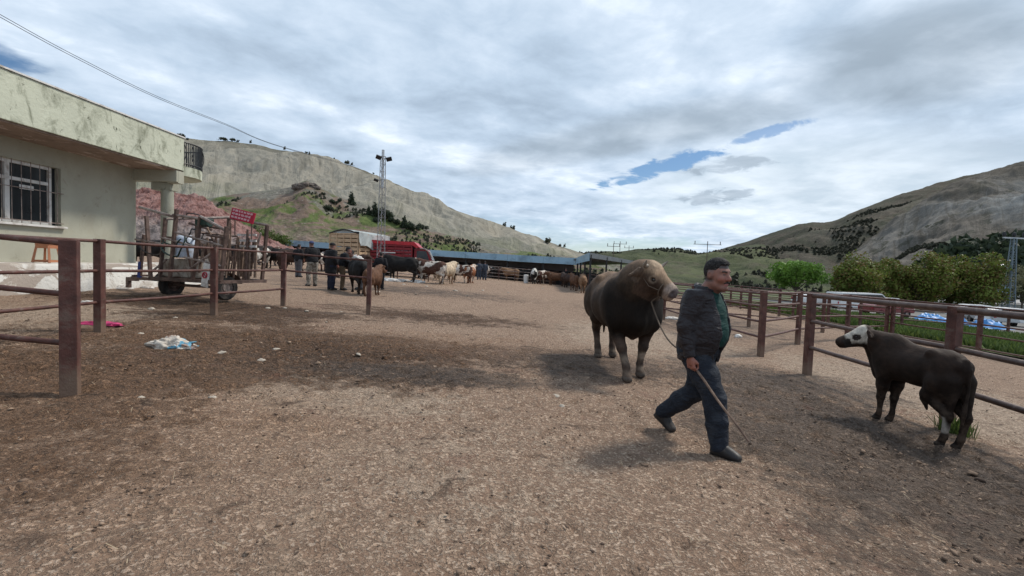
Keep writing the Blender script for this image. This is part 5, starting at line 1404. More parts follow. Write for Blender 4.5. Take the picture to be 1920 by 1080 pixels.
# ------------------------------------------------------------------ trucks
def wheel(root, c, r=.40, w=.24, axis='X', mat='rubber', hub='palesteel'):
    mb = MB(); mb.lathe([(r * .55, -w / 2), (r * .92, -w / 2), (r, -w * .32), (r, w * .32), (r * .92, w / 2), (r * .55, w / 2)], c, axis, 26)
    t = mb.build('wheel', M[mat], root, True)
    mb = MB(); mb.lathe([(0, -w * .30), (r * .30, -w * .34), (r * .36, -w * .18), (r * .56, -w * .36), (r * .56, w * .36), (r * .36, w * .18), (r * .30, w * .34), (0, w * .30)], c, axis, 20)
    mb.build('rim', M[hub], t, True)
    return t
def stake_truck(loc, rz, label, L, W, zb, zt, mat, slat, cab=True, back=True):
    root = empty('truck', loc, rz, label, 'truck')
    # x = travel direction, box from -L to 0, cab in front
    mb = MB(); mb.box((-L / 2, 0, zb - .09), (L, W * .9, .14)); mb.box((-L / 2 + .4, 0, zb - .26), (L + 1.6, .7, .18)); mb.build('chassis', M['black'], root)
    zs = np.linspace(zb, zt, 7)
    def side(y):
        m_ = MB()
        for i in range(6):
            m_.box((-L / 2, y, (zs[i] + zs[i + 1]) / 2), (L - .04, .035, (zs[i + 1] - zs[i]) * .74))
        for k in range(6): m_.box((-L + .05 + (L - .1) * k / 5, y + math.copysign(.035, y), (zb + zt) / 2), (.075, .045, zt - zb))
        m_.box((-L / 2, y, zt + .03), (L, .09, .08))
        o = m_.build('side_panel', mat, root)
    side(W / 2); side(-W / 2)
    m_ = MB()
    for i in range(6): m_.box((-L, 0, (zs[i] + zs[i + 1]) / 2), (.035, W - .06, (zs[i + 1] - zs[i]) * .78))
    for k in range(5): m_.box((-L - .035, -W / 2 + .04 + (W - .08) * k / 4, (zb + zt) / 2), (.045, .07, zt - zb))
    m_.box((-L, 0, zt + .03), (.09, W, .08)); m_.build('tailgate', slat, root)
    m_ = MB(); m_.box((-.02, 0, (zb + zt) / 2 + .1), (.06, W - .05, zt - zb + .2)); m_.build('front_board', mat, root)
    m_ = MB(); m_.box((-L / 2, 0, zb + .01), (L, W - .05, .05)); m_.build('bed', M['wood'], root)
    for x in (-L + .7, .75):
        for s in (1, -1): wheel(root, (x, s * (W / 2 - .18), .40), .40, .24, 'Y')
    if cab:
        m_ = MB(); h = zt - .35
        P = [(.08, 0, .55), (1.45, 0, .55), (1.55, 0, 1.05), (1.42, 0, 1.25), (1.02, 0, h), (.12, 0, h + .03)]
        m_.poly([(p[0], -W * .43, p[2]) for p in P], n=(0, W * .86, 0)); c = m_.build('cab', mat, root)
        for s in (1, -1):
            m_ = MB(); y = s * (W * .43 + .006)
            m_.poly([(.30, y, 1.28), (1.22, y, 1.28), (.98, y, h - .12), (.30, y, h - .12)], n=(0, s * .012, 0)); m_.build('side_window', M['glass'], c)
            m_ = MB(); m_.lathe([(0, -.02), (.09, -.02), (.09, .02), (0, .02)], (1.56, s * W * .34, .85), 'X', 12); m_.build('headlight', M['white'], c)
        m_ = MB(); m_.poly([(1.415, -W * .38, 1.31), (1.415, W * .38, 1.31), (1.065, W * .38, h - .10), (1.065, -W * .38, h - .10)], n=(.02, 0, .012)); m_.build('windscreen', M['glass'], c)
    return root
# red truck, side on, cab to the right
rp = gx(776, 36.0)
red = stake_truck(rp, math.radians(3), 'red cattle truck with slatted sides parked behind the black cow', 3.0, 2.1, 1.0, 2.45, M['darkred'], M['darkred'])
mb = MB(); mb.poly([(-3.05, -1.12, 2.66), (.12, -1.12, 2.60), (.50, -1.12, 2.24), (.30, -1.12, 2.16), (.0, -1.12, 2.36), (-3.05, -1.12, 2.42)], n=(0, 2.24, 0)); mb.build('roof_board', M['red'], red)
mb = MB(); mb.box((-1.75, -1.10, 1.78), (1.1, .03, .07)); mb.build('pale_stripe', M['white'], red)
mb = MB(); mb.tube([(.55, -1.1, 2.15), (.95, -1.12, 2.12), (1.25, -1.12, 1.9), (1.42, -1.12, 1.5)], .05, 8); mb.build('guard_bar', M['palesteel'], red)
# tan truck seen from behind, tarpaulin thrown over its right side
tp = gx(700, 37.5)
tan_t = stake_truck(tp, math.radians(76), 'tan wooden sided cattle truck with a grey tarpaulin, parked left of the mast', 4.0, 2.3, 1.0, 2.75, M['tan'], M['tan'])
tan_t.scale = (1, 1, 1.0)
m_tarp = paint('grey_tarpaulin', (0.33, 0.36, 0.36), 0.7, 0.15, 3, 0, (0.2, 0.2, 0.19), 0.3)
nx_, ny_ = 60, 50; V = []
for i in range(nx_):
    for j in range(ny_):
        x = -4.1 + 4.2 * i / (nx_ - 1); s = j / (ny_ - 1)
        if s < .45: y = .2 - s / .45 * 1.40; z = 3.00 - .10 * abs(y) - .05 * math.sin(x * 2.2)
        else: y = -1.24 - .05 * math.sin(x * 5) - .22 * (s - .45); z = 2.90 - (s - .45) * 2.2 * (1 - .25 * math.sin(x * 1.3) )
        w = .06 * float(fbm(x * 2.2 + s * 2.5, s * 1.4, oct=3, seed=6, ridged=True)) * (.4 + s)
        V.append((x, y - w, z + w * .4))
F = [(i * ny_ + j, (i + 1) * ny_ + j, (i + 1) * ny_ + j + 1, i * ny_ + j + 1) for i in range(nx_ - 1) for j in range(ny_ - 1)]
me = np_mesh('tarpaulin', V, F); o = link_mesh('tarpaulin', me, m_tarp, tan_t, True)
mb = MB(); mb.tube([(-4.05, 1.15, 2.8), (-4.05, .5, 3.0), (-4.05, 0, 3.08), (-4.05, -.5, 3.0), (-4.05, -1.15, 2.8)], .045, 6); mb.build('roof_bow', M['black'], tan_t)
mb = MB(); mb.poly([(-4.0, 1.16, 2.82), (-4.0, .5, 3.04), (-4.0, 0, 3.11), (-4.0, -.5, 3.04), (-4.0, -1.16, 2.82)], n=(3.9, 0, 0)); mb.build('cover', m_tarp, tan_t)

# ------------------------------------------------------------------ hoof-trimming crate on a trailer
M['tub'] = paint('filthy_pale_metal', (0.36, 0.33, 0.29), .7, .2, 4, 0, (0.13, 0.09, 0.07), .7, .3, 30, .3, 5)
def build_trailer():
    wL = gx(322, 12.35); wR = gx(421, 11.75)
    root = empty('trailer', (wL + wR) / 2, math.atan2(wR.y - wL.y, wR.x - wL.x), 'rusty hoof trimming crate on a two wheeled trailer, with a red sign on top', 'trailer')
    w = (wR - wL).length / 2
    wheel(root, (-w, 0, .30), .305, .20, 'X', 'rubber', 'oldsteel'); t = wheel(root, (w, 0, .30), .305, .20, 'X', 'rubber', 'palesteel')
    for s in (-1, 1):
        mb = MB(); pts = [(s * w, .40 * math.cos(a), .30 + .37 * math.sin(a)) for a in np.linspace(.25, math.pi - .25, 12)]
        V = []
        for p in pts: V += [(p[0] - .14, p[1], p[2]), (p[0] + .14, p[1], p[2])]
        me = np_mesh('mudguard', V, [(2 * i, 2 * i + 1, 2 * i + 3, 2 * i + 2) for i in range(11)]); link_mesh('mudguard', me, M['black'] if s < 0 else M['oldsteel'], root, True)
    def bars(name, L_, r, mat):
        mb = MB()
        for a, b_ in L_: mb.tube([a, b_], r, 6)
        return mb.build(name, mat, root)
    rc = random.Random(9)
    # chassis with a long drawbar to the left
    mb = MB()
    mb.box((.25, -.55, .47), (2.3, .08, .08)); mb.box((.25, .75, .47), (2.3, .08, .08))
    for x in (-.85, 0, .7, 1.38): mb.box((x, .1, .472), (.08, 1.38, .07))
    mb.box((-1.35, -.30, .43), (1.15, .09, .08)); mb.box((-1.95, -.28, .40), (.35, .10, .09)); mb.box((-2.1, -.28, .30), (.09, .09, .26)); mb.box((-1.62, -.30, .50), (.05, .4, .05))
    mb.tube([(-w, 0, .30), (w, 0, .30)], .035, 8); mb.build('chassis', M['oldsteel'], root)
    # jack stand with a blue foot
    bars('jack', [((-1.55, -.35, .50), (-1.42, -.35, 1.55))], .045, M['oldsteel'])
    bars('jack_foot', [((-1.57, -.36, .46), (-1.53, -.36, .86))], .055, M['blue'])
    # upright frames
    F1 = [((-.95, -.5, .5), (-1.10, -.5, 2.0)), ((-.55, -.55, .5), (-.35, -.55, 1.95)), ((-.20, -.55, .5), (.02, -.55, 2.15)), ((.55, -.55, .5), (.80, -.55, 1.98)), ((1.45, -.55, .5), (1.62, -.55, 1.75)), ((1.30, .75, .5), (1.45, .75, 1.9)),
          ((-.95, .7, .5), (-.95, .7, 2.05)), ((.1, .75, .5), (.15, .75, 2.1))]
    for a, b_ in F1: 
        mb = MB(); d = Vector(b_) - Vector(a); c = (Vector(a) + Vector(b_)) / 2
        mb.box(c, (.075, .06, d.length), rot=d.to_track_quat('Z', 'Y').to_matrix()); mb.build('upright', M['oldsteel'], root)
    bars('top_bar', [((-1.35, -.5, 2.22), (-.1, -.55, 1.98)), ((-.95, .7, 2.05), (.15, .75, 2.1)), ((-.1, -.55, 2.02), (.8, -.55, 1.93)), ((-.35, -.55, 1.92), (.15, .75, 2.1)), ((.8, -.55, 1.98), (1.62, -.55, 1.65)), ((.15, .75, 2.08), (1.45, .75, 1.9))], .035, M['palesteel'])
    bars('side_bar', [((-1.5, -.5, 1.42), (-.3, -.57, 1.30)), ((-.5, -.57, 1.48), (.75, -.57, 1.26)), ((.0, -.57, 1.60), (1.55, -.57, 1.30)), ((-.9, -.52, .62), (-.35, -.52, .95)), ((.3, -.57, 1.02), (1.5, -.57, .85)), ((.5, -.57, .75), (1.3, -.57, 1.2)), ((.9, .7, .6), (1.3, .7, 1.7)), ((-.95, .7, 1.4), (1.4, .7, 1.35)), ((-.95, .7, 1.0), (1.4, .7, .95))], .026, M['palesteel'])
    bars('side_bar', [((-.9, -.2, 1.5), (.8, -.2, 1.45)), ((.1, -.3, 1.85), (.6, -.1, 1.7)), ((.6, -.5, 1.62), (.62, .6, 1.6)), ((.9, -.4, 1.75), (1.5, -.35, 1.70)), ((1.0, -.5, .55), (1.2, -.45, 1.6)), ((.95, -.5, 1.55), (1.5, -.5, 1.5)), ((1.25, .3, .5), (1.3, .3, 1.75))], .03, M['oldsteel'])
    for i in range(16):
        x0 = rc.uniform(.35, 1.5); y0 = rc.uniform(-.5, .7); x1 = x0 + rc.uniform(-.35, .35); z0 = rc.uniform(.5, 1.1)
        bars('clutter_bar', [((x0, y0, z0), (x1, y0 + rc.uniform(-.2, .2), z0 + rc.uniform(.5, .95)))], rc.uniform(.014, .028), M['oldsteel'] if i % 2 else M['wood'])
    # timber boards at the back end
    mb = MB()
    for i, x in enumerate(np.linspace(.62, 1.40, 8)):
        mb.box((x, .35 + .1 * (i % 3), 1.02 + .03 * math.sin(i * 3)), (.075, .03, 1.0 + .1 * math.sin(i * 2.3)), rot=Euler((0, math.radians(4 + 5 * math.sin(i * 1.7)), 0)).to_matrix())
    mb.build('back_board', M['wood'], root)
    mb = MB()
    for x, z, hgt, tl in ((.78, 1.0, .7, 14), (1.02, 1.1, .8, -10), (1.22, .9, .6, 12), (1.36, 1.2, .7, 5)): mb.box((x, -.50, z), (.06, .025, hgt), rot=Euler((0, math.radians(tl), 0)).to_matrix())
    mb.build('loose_slats', M['wood'], root)
    mb = MB(); mb.box((1.02, -.58, .62), (.20, .03, .56), rot=Euler((0, math.radians(10), 0)).to_matrix()); mb.build('painted_plate', M['white'], root)
    mb = MB(); mb.lathe([(.055, -.012), (.075, -.012), (.075, .012), (.055, .012)], (1.02, -.61, .62), 'Y', 18); mb.box((1.02, -.61, .62), (.11, .012, .02), rot=Euler((0, .8, 0)).to_matrix()); mb.build('round_mark', M['signred'], root)
    # low white tub, barrel, hoses
    mb = MB(); mb.box((-.25, .1, .74), (1.2, .8, .46), bevel=.04); mb.build('tub', M['tub'], root)
    mb = MB(); mb.lathe([(0, 1.0), (.19, 1.0), (.22, 1.05), (.22, 1.45), (.19, 1.50), (.12, 1.56), (0, 1.57)], (-.10, -.25, 0), 'Z', 20); mb.build('barrel', M['barrel'], root, True)
    def hose(c, rx, rz_, a0, a1, y): return [(c[0] + rx * math.cos(a), y + .05 * math.sin(3 * a), c[1] + rz_ * math.sin(a)) for a in np.linspace(a0, a1, 16)]
    mb = MB(); mb.tube(hose((-.05, 1.35), .36, .33, math.pi, 2 * math.pi + .5, -.58), .02, 6); mb.tube(hose((-.1, 1.45), .28, .15, math.pi + .3, 2 * math.pi, -.56), .016, 6); mb.build('hose', M['hose'], root, True)
    mb = MB(); mb.tube(hose((-.75, 1.35), .45, .30, math.pi + .2, 2 * math.pi - .1, -.56), .014, 6); mb.tube(hose((.35, 1.5), .25, .2, 0, 2 * math.pi, -.35), .016, 6); mb.tube(hose((.3, 1.95), .3, .12, 0, math.pi, -.4), .014, 6); mb.build('cable', M['black'], root, True)
    mb = MB(); mb.box((.80, -.45, 1.86), (.36, .22, .17), bevel=.03); mb.tube([(.62, -.45, 1.82), (.98, -.45, 1.84)], .09, 10); mb.build('motor', M['hose'], root)
    mb = MB()
    for k in range(3): mb.box((1.22, .35, 1.62 - .14 * k), (.62, .03, .055))
    mb.build('rack', M['white'], root)
    # red board with three rows of small white lettering
    R_ = Euler((math.radians(-8), math.radians(11), 0)).to_matrix()
    c = Vector((1.42, .05, 2.06))
    mb = MB(); mb.box(c, (.74, .035, .27), rot=R_, bevel=.006); sg = mb.build('sign_board', M['signred'], root)
    mb = MB(); rr = random.Random(4)
    for r in range(3):
        x = -.32
        while x < .31:
            wl = rr.uniform(.045, .10)
            if x + wl > .33: break
            # each word is a run of upright letter strokes with caps
            k = x
            while k < x + wl - .012:
                hgt = .050 * rr.choice((1, 1, .8)); mb.box(c + R_ @ Vector((k, -.020, .085 - r * .080)), (.007, .006, hgt), rot=R_)
                if rr.random() < .7: mb.box(c + R_ @ Vector((k + .008, -.0212, .085 - r * .080 + rr.choice((.02, 0, -.02)))), (.012, .006, .009), rot=R_)
                k += .017
            x += wl + .022
    mb.build('lettering', M['signwhite'], sg)
    bars('sign_leg', [((1.15, .07, 1.60), (1.15, .07, 2.0)), ((1.68, .07, 1.5), (1.68, .07, 1.9))], .015, M['oldsteel'])
build_trailer()
# ------------------------------------------------------------------ foliage
def leaf_mat(name, a, b_, c_=None, trans=0.25):
    m, nt, b, out = new_mat(name); n = N(nt)
    v = n('ShaderNodeAttribute', attribute_name='Col').outputs['Color']
    r = n.sep(v)[:3]
    col = n.mix(r[0], a, b_)
    if c_ is not None: col = n.mix(n.ramp(r[1], 0.6, 0.8), col, c_)
    n.put(b, 'Base Color', col); b.inputs['Roughness'].default_value = 0.6; b.inputs['Specular IOR Level'].default_value = 0.25
    t = n('ShaderNodeBsdfTranslucent', ins={'Color': col}); ms = n('ShaderNodeMixShader'); ms.inputs[0].default_value = trans
    nt.links.new(b.outputs[0], ms.inputs[1]); nt.links.new(t.outputs[0], ms.inputs[2]); nt.links.new(ms.outputs[0], out.inputs[0])
    return m
M['leaf_light'] = leaf_mat('spring_green_leaves', (0.055, 0.125, 0.016), (0.17, 0.30, 0.05))
M['leaf_olive'] = leaf_mat('olive_leaves', (0.050, 0.082, 0.014), (0.185, 0.225, 0.042), (0.15, 0.105, 0.035))
M['leaf_dark'] = leaf_mat('dark_needles', (0.016, 0.026, 0.015), (0.048, 0.066, 0.036))
M['leaf_scrub'] = leaf_mat('scrub_leaves', (0.035, 0.042, 0.028), (0.085, 0.090, 0.060))
M['leaf_scrub2'] = leaf_mat('dry_scrub', (0.028, 0.032, 0.022), (0.065, 0.066, 0.046))
M['leaf_yellow'] = leaf_mat('pale_olive_leaves', (0.075, 0.080, 0.040), (0.16, 0.155, 0.085))
M['weed'] = leaf_mat('weed_leaves', (0.040, 0.070, 0.016), (0.130, 0.175, 0.045))
M['bark'] = paint('bark', (0.085, 0.065, 0.055), 0.9, 0.3, 20, 0, None, 0, 0.6, 30)
def leaf_cloud(name, blobs, nleaf, size, mat, parent, seed=0, zmin=None, core=0.0):
    r = np.random.RandomState(seed)
    w = np.array([b[3] * b[4] * b[5] for b in blobs]); w = w / w.sum()
    k = r.choice(len(blobs), nleaf, p=w); B = np.array(blobs)[k]
    d = r.normal(size=(nleaf, 3)); d /= np.linalg.norm(d, axis=1)[:, None]
    rad = (core + (1 - core) * r.rand(nleaf) ** 0.45)[:, None]
    C = B[:, :3] + d * rad * B[:, 3:6]
    # keep clumps: drop leaves in the gaps of a noise field
    keep = fbm(C[:, 0] / (size * 5), C[:, 1] / (size * 5), C[:, 2] / (size * 5), oct=2, seed=seed) > -0.12
    if zmin is not None: keep &= C[:, 2] > zmin
    C = C[keep]; d = d[keep]; n_ = len(C)
    nrm = d + r.normal(size=(n_, 3)) * .8; nrm /= np.linalg.norm(nrm, axis=1)[:, None]
    a = np.cross(nrm, r.normal(size=(n_, 3))); a /= np.linalg.norm(a, axis=1)[:, None]; b_ = np.cross(nrm, a)
    s = size * (0.6 + .8 * r.rand(n_))[:, None]
    V = np.stack([C - a * s * .5, C + b_ * s * .28, C + a * s * .5, C - b_ * s * .28], 1).reshape(-1, 3)
    me = np_mesh(name, V, np.arange(n_ * 4).reshape(-1, 4))
    clump = fbm(C[:, 0] / (size * 7) + 9, C[:, 1] / (size * 7), C[:, 2] / (size * 7), oct=2, seed=seed + 5) * .8 + .5
    c = np.stack([np.clip(clump * .7 + r.rand(n_) * .3, 0, 1), r.rand(n_), r.rand(n_)], 1)
    vcol(me, 'Col', np.repeat(c, 4, 0))
    return link_mesh(name, me, mat, parent)
def tree(loc, H, W, label, mat, seed=0, nleaf=4500, size=.26, trunk=.25, group=None, cz=.62, ch=.42, name='tree', nb=9, base=.22):
    root = empty(name, loc, RNG.uniform(0, 6), label, 'tree', group)
    r = random.Random(seed); mb = MB()
    fork = H * base * 1.3
    mb.tube([(0, 0, -.4), (r.uniform(-.1, .1), 0, fork * .5), (r.uniform(-.15, .15), r.uniform(-.1, .1), fork)], [trunk * .6, trunk * .5, trunk * .42], 8)
    blobs = []
    for i in range(nb):
        a = 2 * math.pi * i / nb + r.uniform(-.4, .4); rr = W * .5 * r.uniform(.35, .72); z = H * (cz + r.uniform(-.8, .8) * ch * .5)
        c = (rr * math.cos(a), rr * math.sin(a), z)
        mb.tube([(0, 0, fork * .9), (c[0] * .4, c[1] * .4, fork + (z - fork) * .55), c], [trunk * .3, trunk * .18, .02], 6)
        blobs.append((*c, W * r.uniform(.17, .26), W * r.uniform(.17, .26), H * r.uniform(.12, .19)))
    blobs.append((0, 0, H * (cz + .16), W * .28, W * .28, H * .20)); blobs.append((0, 0, H * cz, W * .36, W * .36, H * ch * .45))
    mb.build('trunk', M['bark'], root, True)
    leaf_cloud('crown', blobs, nleaf, size, mat, root, seed)
    return root
def tree_px(px, pyb, pyt, wpx, Y, label, mat, **kw):
    p = gx(px, Y); zt = pt(px, pyt, Y).z; 
    return tree(p, zt - p.z, wpx / FOC * Y, label, mat, **kw)
tree_px(1490, 590, 484, 108, 58, 'round fresh green tree standing alone beyond the pens', M['leaf_light'], seed=3, nleaf=9000, size=.30, cz=.60, ch=.55)
row = [(1604, 462, 112, 56, 'first olive leaved tree of the row, nearest the round green tree'), (1664, 464, 100, 59, 'second olive tree from the left of the row'),
       (1726, 461, 108, 57, 'middle olive tree of the row with reddish young leaves'), (1780, 465, 102, 60, 'fourth olive tree of the row'), (1828, 462, 104, 57, 'last olive tree of the row, beside the lattice pole')]
for i, (px, top, w, Y, lab) in enumerate(row):
    tree_px(px, 590, top, w, Y, lab, M['leaf_olive'], seed=20 + i, nleaf=15000, size=.30, cz=.46, ch=.80, group='row of olive green trees by the car park', nb=14, base=.08)
tree_px(1915, 590, 500, 70, 76, 'pale leaved tree behind the lattice pole at the right edge', M['leaf_yellow'], seed=40, nleaf=4000, size=.35, cz=.5, ch=.6)
tree_px(1870, 590, 508, 50, 84, 'small pale tree behind the white truck', M['leaf_yellow'], seed=41, nleaf=3000, size=.35, cz=.5, ch=.6)
tree_px(1905, 590, 486, 34, 100, 'tall thin bare branched tree far behind the lattice pole', M['leaf_yellow'], seed=44, nleaf=1200, size=.3, cz=.55, ch=.7)

def bush_mesh(name, W, H, n_, size, mat, seed, cone=False):
    r = random.Random(seed); blobs = []
    if cone:
        for i in range(7): t = i / 6; blobs.append((r.uniform(-.1, .1) * W, r.uniform(-.1, .1) * W, H * (.12 + .8 * t), W * .5 * (1 - t * .85), W * .5 * (1 - t * .85), H * .12))
    else:
        for i in range(7): blobs.append((r.uniform(-.3, .3) * W, r.uniform(-.3, .3) * W, H * r.uniform(.3, .7), W * r.uniform(.18, .3), W * r.uniform(.18, .3), H * r.uniform(.2, .35)))
    return leaf_cloud(name, blobs, n_, size, mat, None, seed)
def plant_set(name, cat, protos, spots, H, labels, group):
    """spots: (px, py, kind, scale) placed where that sight line meets the hill H"""
    for i, (px, py, k, s) in enumerate(spots):
        p = on_hill_px(H, px, py)
        src = protos[k]
        if not src.get('used'): o = src['o']; src['used'] = True
        else: o = src['o'].copy(); COL.objects.link(o)
        o.location = p - Vector((0, 0, .25 * s)); o.rotation_euler = (0, 0, RNG.uniform(0, 6)); o.scale = (s, s, s * RNG.uniform(.85, 1.15))
        tag(o, labels(i, px, py, k), cat, group)
PR = [dict(o=bush_mesh('shrub', 2.6, 2.6, 420, .55, M['leaf_scrub'], 1)), dict(o=bush_mesh('shrub', 3.6, 2.2, 520, .55, M['leaf_scrub'], 2)), dict(o=bush_mesh('shrub', 1.5, 3.2, 260, .5, M['leaf_scrub'], 3))]
sky_sp = [(418, 262, 1, 2.0), (436, 264, 1, 1.4), (446, 266, 0, 1.0), (470, 270, 2, 1.1), (338, 260, 1, 2.0), (352, 262, 0, .9), (534, 281, 2, 1.2), (580, 291, 2, .8), (652, 308, 0, 1.5), (660, 311, 2, 1.2), (575, 288, 0, .8), (627, 301, 2, .9), (700, 326, 0, .6), (945, 428, 2, 2.0), (961, 433, 0, 2.2), (1027, 456, 0, 2.4), (1050, 463, 0, 1.1), (1058, 465, 2, 1.2), (985, 442, 0, .8)]
def sl(i, px, py, k):
    side = ['bushy', 'wide low', 'thin upright'][k]
    return '%s grey green shrub on the left hill skyline, number %d counting from the house' % (side, i + 1)
order = [(a, b_, k, s * .62) for a, b_, k, s in sorted(sky_sp)]
pos_name = ['just above the balcony railing', 'right of the balcony', 'above the pillar end of the roof', 'beside the large clump near the summit', 'third in the summit clump', 'standing apart right of the summit clump',
            'on the ridge below the power cables', 'small one on the upper ridge slope', 'on the ridge just right of it', 'tiny, midway along the upper ridge', 'left of the pair by the mast', 'right of the pair by the mast', 'low one behind the mast top',
            'tall one where the ridge drops low', 'wide one next to the tall one', 'low one between the wide one and the ridge foot', 'largest near the ridge foot', 'small near the ridge foot', 'last one at the very foot of the ridge']
plant_set('shrub', 'shrub', PR, order, H_grey, lambda i, px, py, k: '%s shrub on the left skyline, %s' % (['bushy', 'wide low', 'thin upright'][k], pos_name[i]), 'shrubs along the skyline of the left hill')
PP = [dict(o=bush_mesh('pine_tree', 2.2, 3.0, 900, .34, M['leaf_dark'], 11, True)), dict(o=bush_mesh('pine_tree', 2.8, 2.1, 900, .34, M['leaf_dark'], 12))]
pines = [(659, 384, 0, 1.0), (617, 394, 1, .7), (626, 382, 1, .6), (692, 402, 0, .7), (702, 405, 0, 1.0), (722, 408, 1, 1.5), (708, 417, 1, .7), (742, 421, 1, .8), (757, 427, 0, .9), (775, 432, 1, 1.1), (793, 430, 1, .9), (638, 379, 1, .5), (735, 416, 1, .7), (650, 389, 1, .4)]
pn = ['short round one on the green slope', 'small round one higher on the green slope', 'small dark one below the rocky knob', 'tiny one left of the lone pointed pine', 'lone pointed pine against the pale slope', 'slim one left of the mast', 'pointed one just left of the mast', 'low one beside the mast',
      'broad dark one right of the mast', 'small one behind the broad dark one', 'low one further right of the mast', 'pointed one above the red truck', 'round one above the red truck roof', 'rightmost round one on the slope']
plant_set('pine_tree', 'tree', PP, sorted(pines), H_foot, lambda i, px, py, k: 'dark evergreen on the left foothill, %s' % pn[i], 'dark evergreens dotted over the foothill')
# bright bush at the foot of the foothill
bp = gx(512, 57); bb = bush_mesh('bush', 4.6, 2.6, 3500, .22, M['weed'], 31); bb.location = bp + Vector((0, 0, .9)); bb.scale = (1, 1, 1.15); tag(bb, 'bright green bush behind the trailer sign at the foot of the slope', 'bush')

# far pine wood on the right slope and scrub on the hills: masses nobody could count
def scatter_mass(name, H, sel, n_, size, mat, seed, label, tall=1.0):
    r = np.random.RandomState(seed); pts = []
    Hs = (H['U'] * FOC + 960); m = len(Hs)
    i = r.randint(0, m, n_ * 12); j = r.randint(2, 148 if len(H['T']) > 150 else 100, n_ * 12)
    j = np.minimum(j, len(H['T']) - 16)
    P = np.stack([H['X'][i, j], H['Y'][i, j], H['Z'][i, j]], 1)
    q = P - np.array(CAM); w = q @ np.array(_F); a = 960 + FOC * (q @ np.array(_R)) / w; b_ = 540 - FOC * (q @ np.array(_U)) / w
    ok = sel(a, b_, P); P = P[ok][:n_]
    N_ = len(P); per = 26
    C = np.repeat(P, per, 0); rr = r.normal(size=(len(C), 3)); rr /= np.linalg.norm(rr, axis=1)[:, None]
    sc = np.repeat(size * (.6 + .8 * r.rand(N_)), per)[:, None]
    h_ = r.rand(len(C))[:, None]
    C = C + rr * sc * np.array((1, 1, 0)) * (1.05 - h_ * .7) * .6 + np.array((0, 0, 1)) * h_ * sc * 1.7 * tall
    nrm = rr + r.normal(size=rr.shape) * .6; u = np.cross(nrm, r.normal(size=rr.shape)); u /= np.linalg.norm(u, axis=1)[:, None]; v = np.cross(nrm, u); v /= np.linalg.norm(v, axis=1)[:, None]
    s = sc * .42
    V = np.stack([C - u * s, C + v * s * .6, C + u * s, C - v * s * .6], 1).reshape(-1, 3)
    me = np_mesh(name, V, np.arange(len(C) * 4).reshape(-1, 4)); c = np.repeat(np.stack([r.rand(len(C)), r.rand(len(C)), r.rand(len(C))], 1), 4, 0); vcol(me, 'Col', c)
    o = link_mesh(name, me, mat); tag(o, kind='stuff'); return o
def wood_sel(a, b_, P):
    e = np.interp(a, [1690, 1730, 1770, 1800, 1830, 1870, 1920, 2000], [560, 530, 505, 492, 502, 488, 474, 466]); nn = fbm(a / 22, b_ / 14, oct=3, seed=3) * 9
    return (a > 1660) & (b_ > e + nn) & (b_ < 545)
scatter_mass('pine_wood', H_pale, wood_sel, 2600, 3.4, M['leaf_dark'], 5, '', 1.2)
scatter_mass('hill_scrub', H_pale, lambda a, b_, P: (fbm(P[:, 0] / 45, P[:, 1] / 70, P[:, 2] / 30, oct=4, seed=9) > .18) & (a > 1500), 2800, 1.1, M['leaf_scrub2'], 6, '', .6)
scatter_mass('hill_scrub', H_dark, lambda a, b_, P: fbm(P[:, 0] / 60, P[:, 1] / 60, P[:, 2] / 30, oct=4, seed=19) > .05, 3600, 1.15, M['leaf_scrub2'], 7, '', .6)
scatter_mass('hill_scrub', H_green, lambda a, b_, P: fbm(P[:, 0] / 40, P[:, 1] / 50, oct=4, seed=29) > .16, 1500, 1.1, M['leaf_scrub2'], 8, '', .6)
scatter_mass('hill_scrub', H_foot, lambda a, b_, P: fbm(P[:, 0] / 9, P[:, 1] / 9, oct=4, seed=39) > .22, 900, .34, M['leaf_scrub'], 9, '', .7)
# rocky knob on the foothill
M['boulder'] = paint('brown_rock', (0.15, 0.125, 0.105), .95, .4, 1.5, 0, (0.06, 0.05, 0.045), .6, 1.0, 3, .2, 1.2)
kn = on_hill_px(H_foot, 576, 347)
r_ = np.random.RandomState(3)
for i in range(5):
    bm = bmesh.new(); bmesh.ops.create_icosphere(bm, subdivisions=3, radius=1.0)
    s = r_.uniform(.5, .9)
    for v in bm.verts:
        c = v.co; d_ = 1 + .40 * float(fbm(c.x * 1.4 + i * 5, c.y * 1.4, c.z * 1.4, oct=3, seed=2, ridged=True)); v.co = Vector((c.x * s * 1.3, c.y * s, c.z * s * .9)) * d_
    me = bpy.data.meshes.new('boulder'); bm.to_mesh(me); bm.free()
    o = link_mesh('boulder', me, M['boulder']); o.location = kn + Vector(((i - 2) * 1.2 + r_.uniform(-.4, .4), r_.uniform(-1, 1), r_.uniform(-.6, .5) - abs(i - 2) * .3)); tag(o, ['lowest left', 'left middle', 'topmost', 'right middle', 'lowest right'][i] + ' grey brown boulder of the rocky knob on the foothill', 'rock', 'boulders of the rocky knob on the foothill')

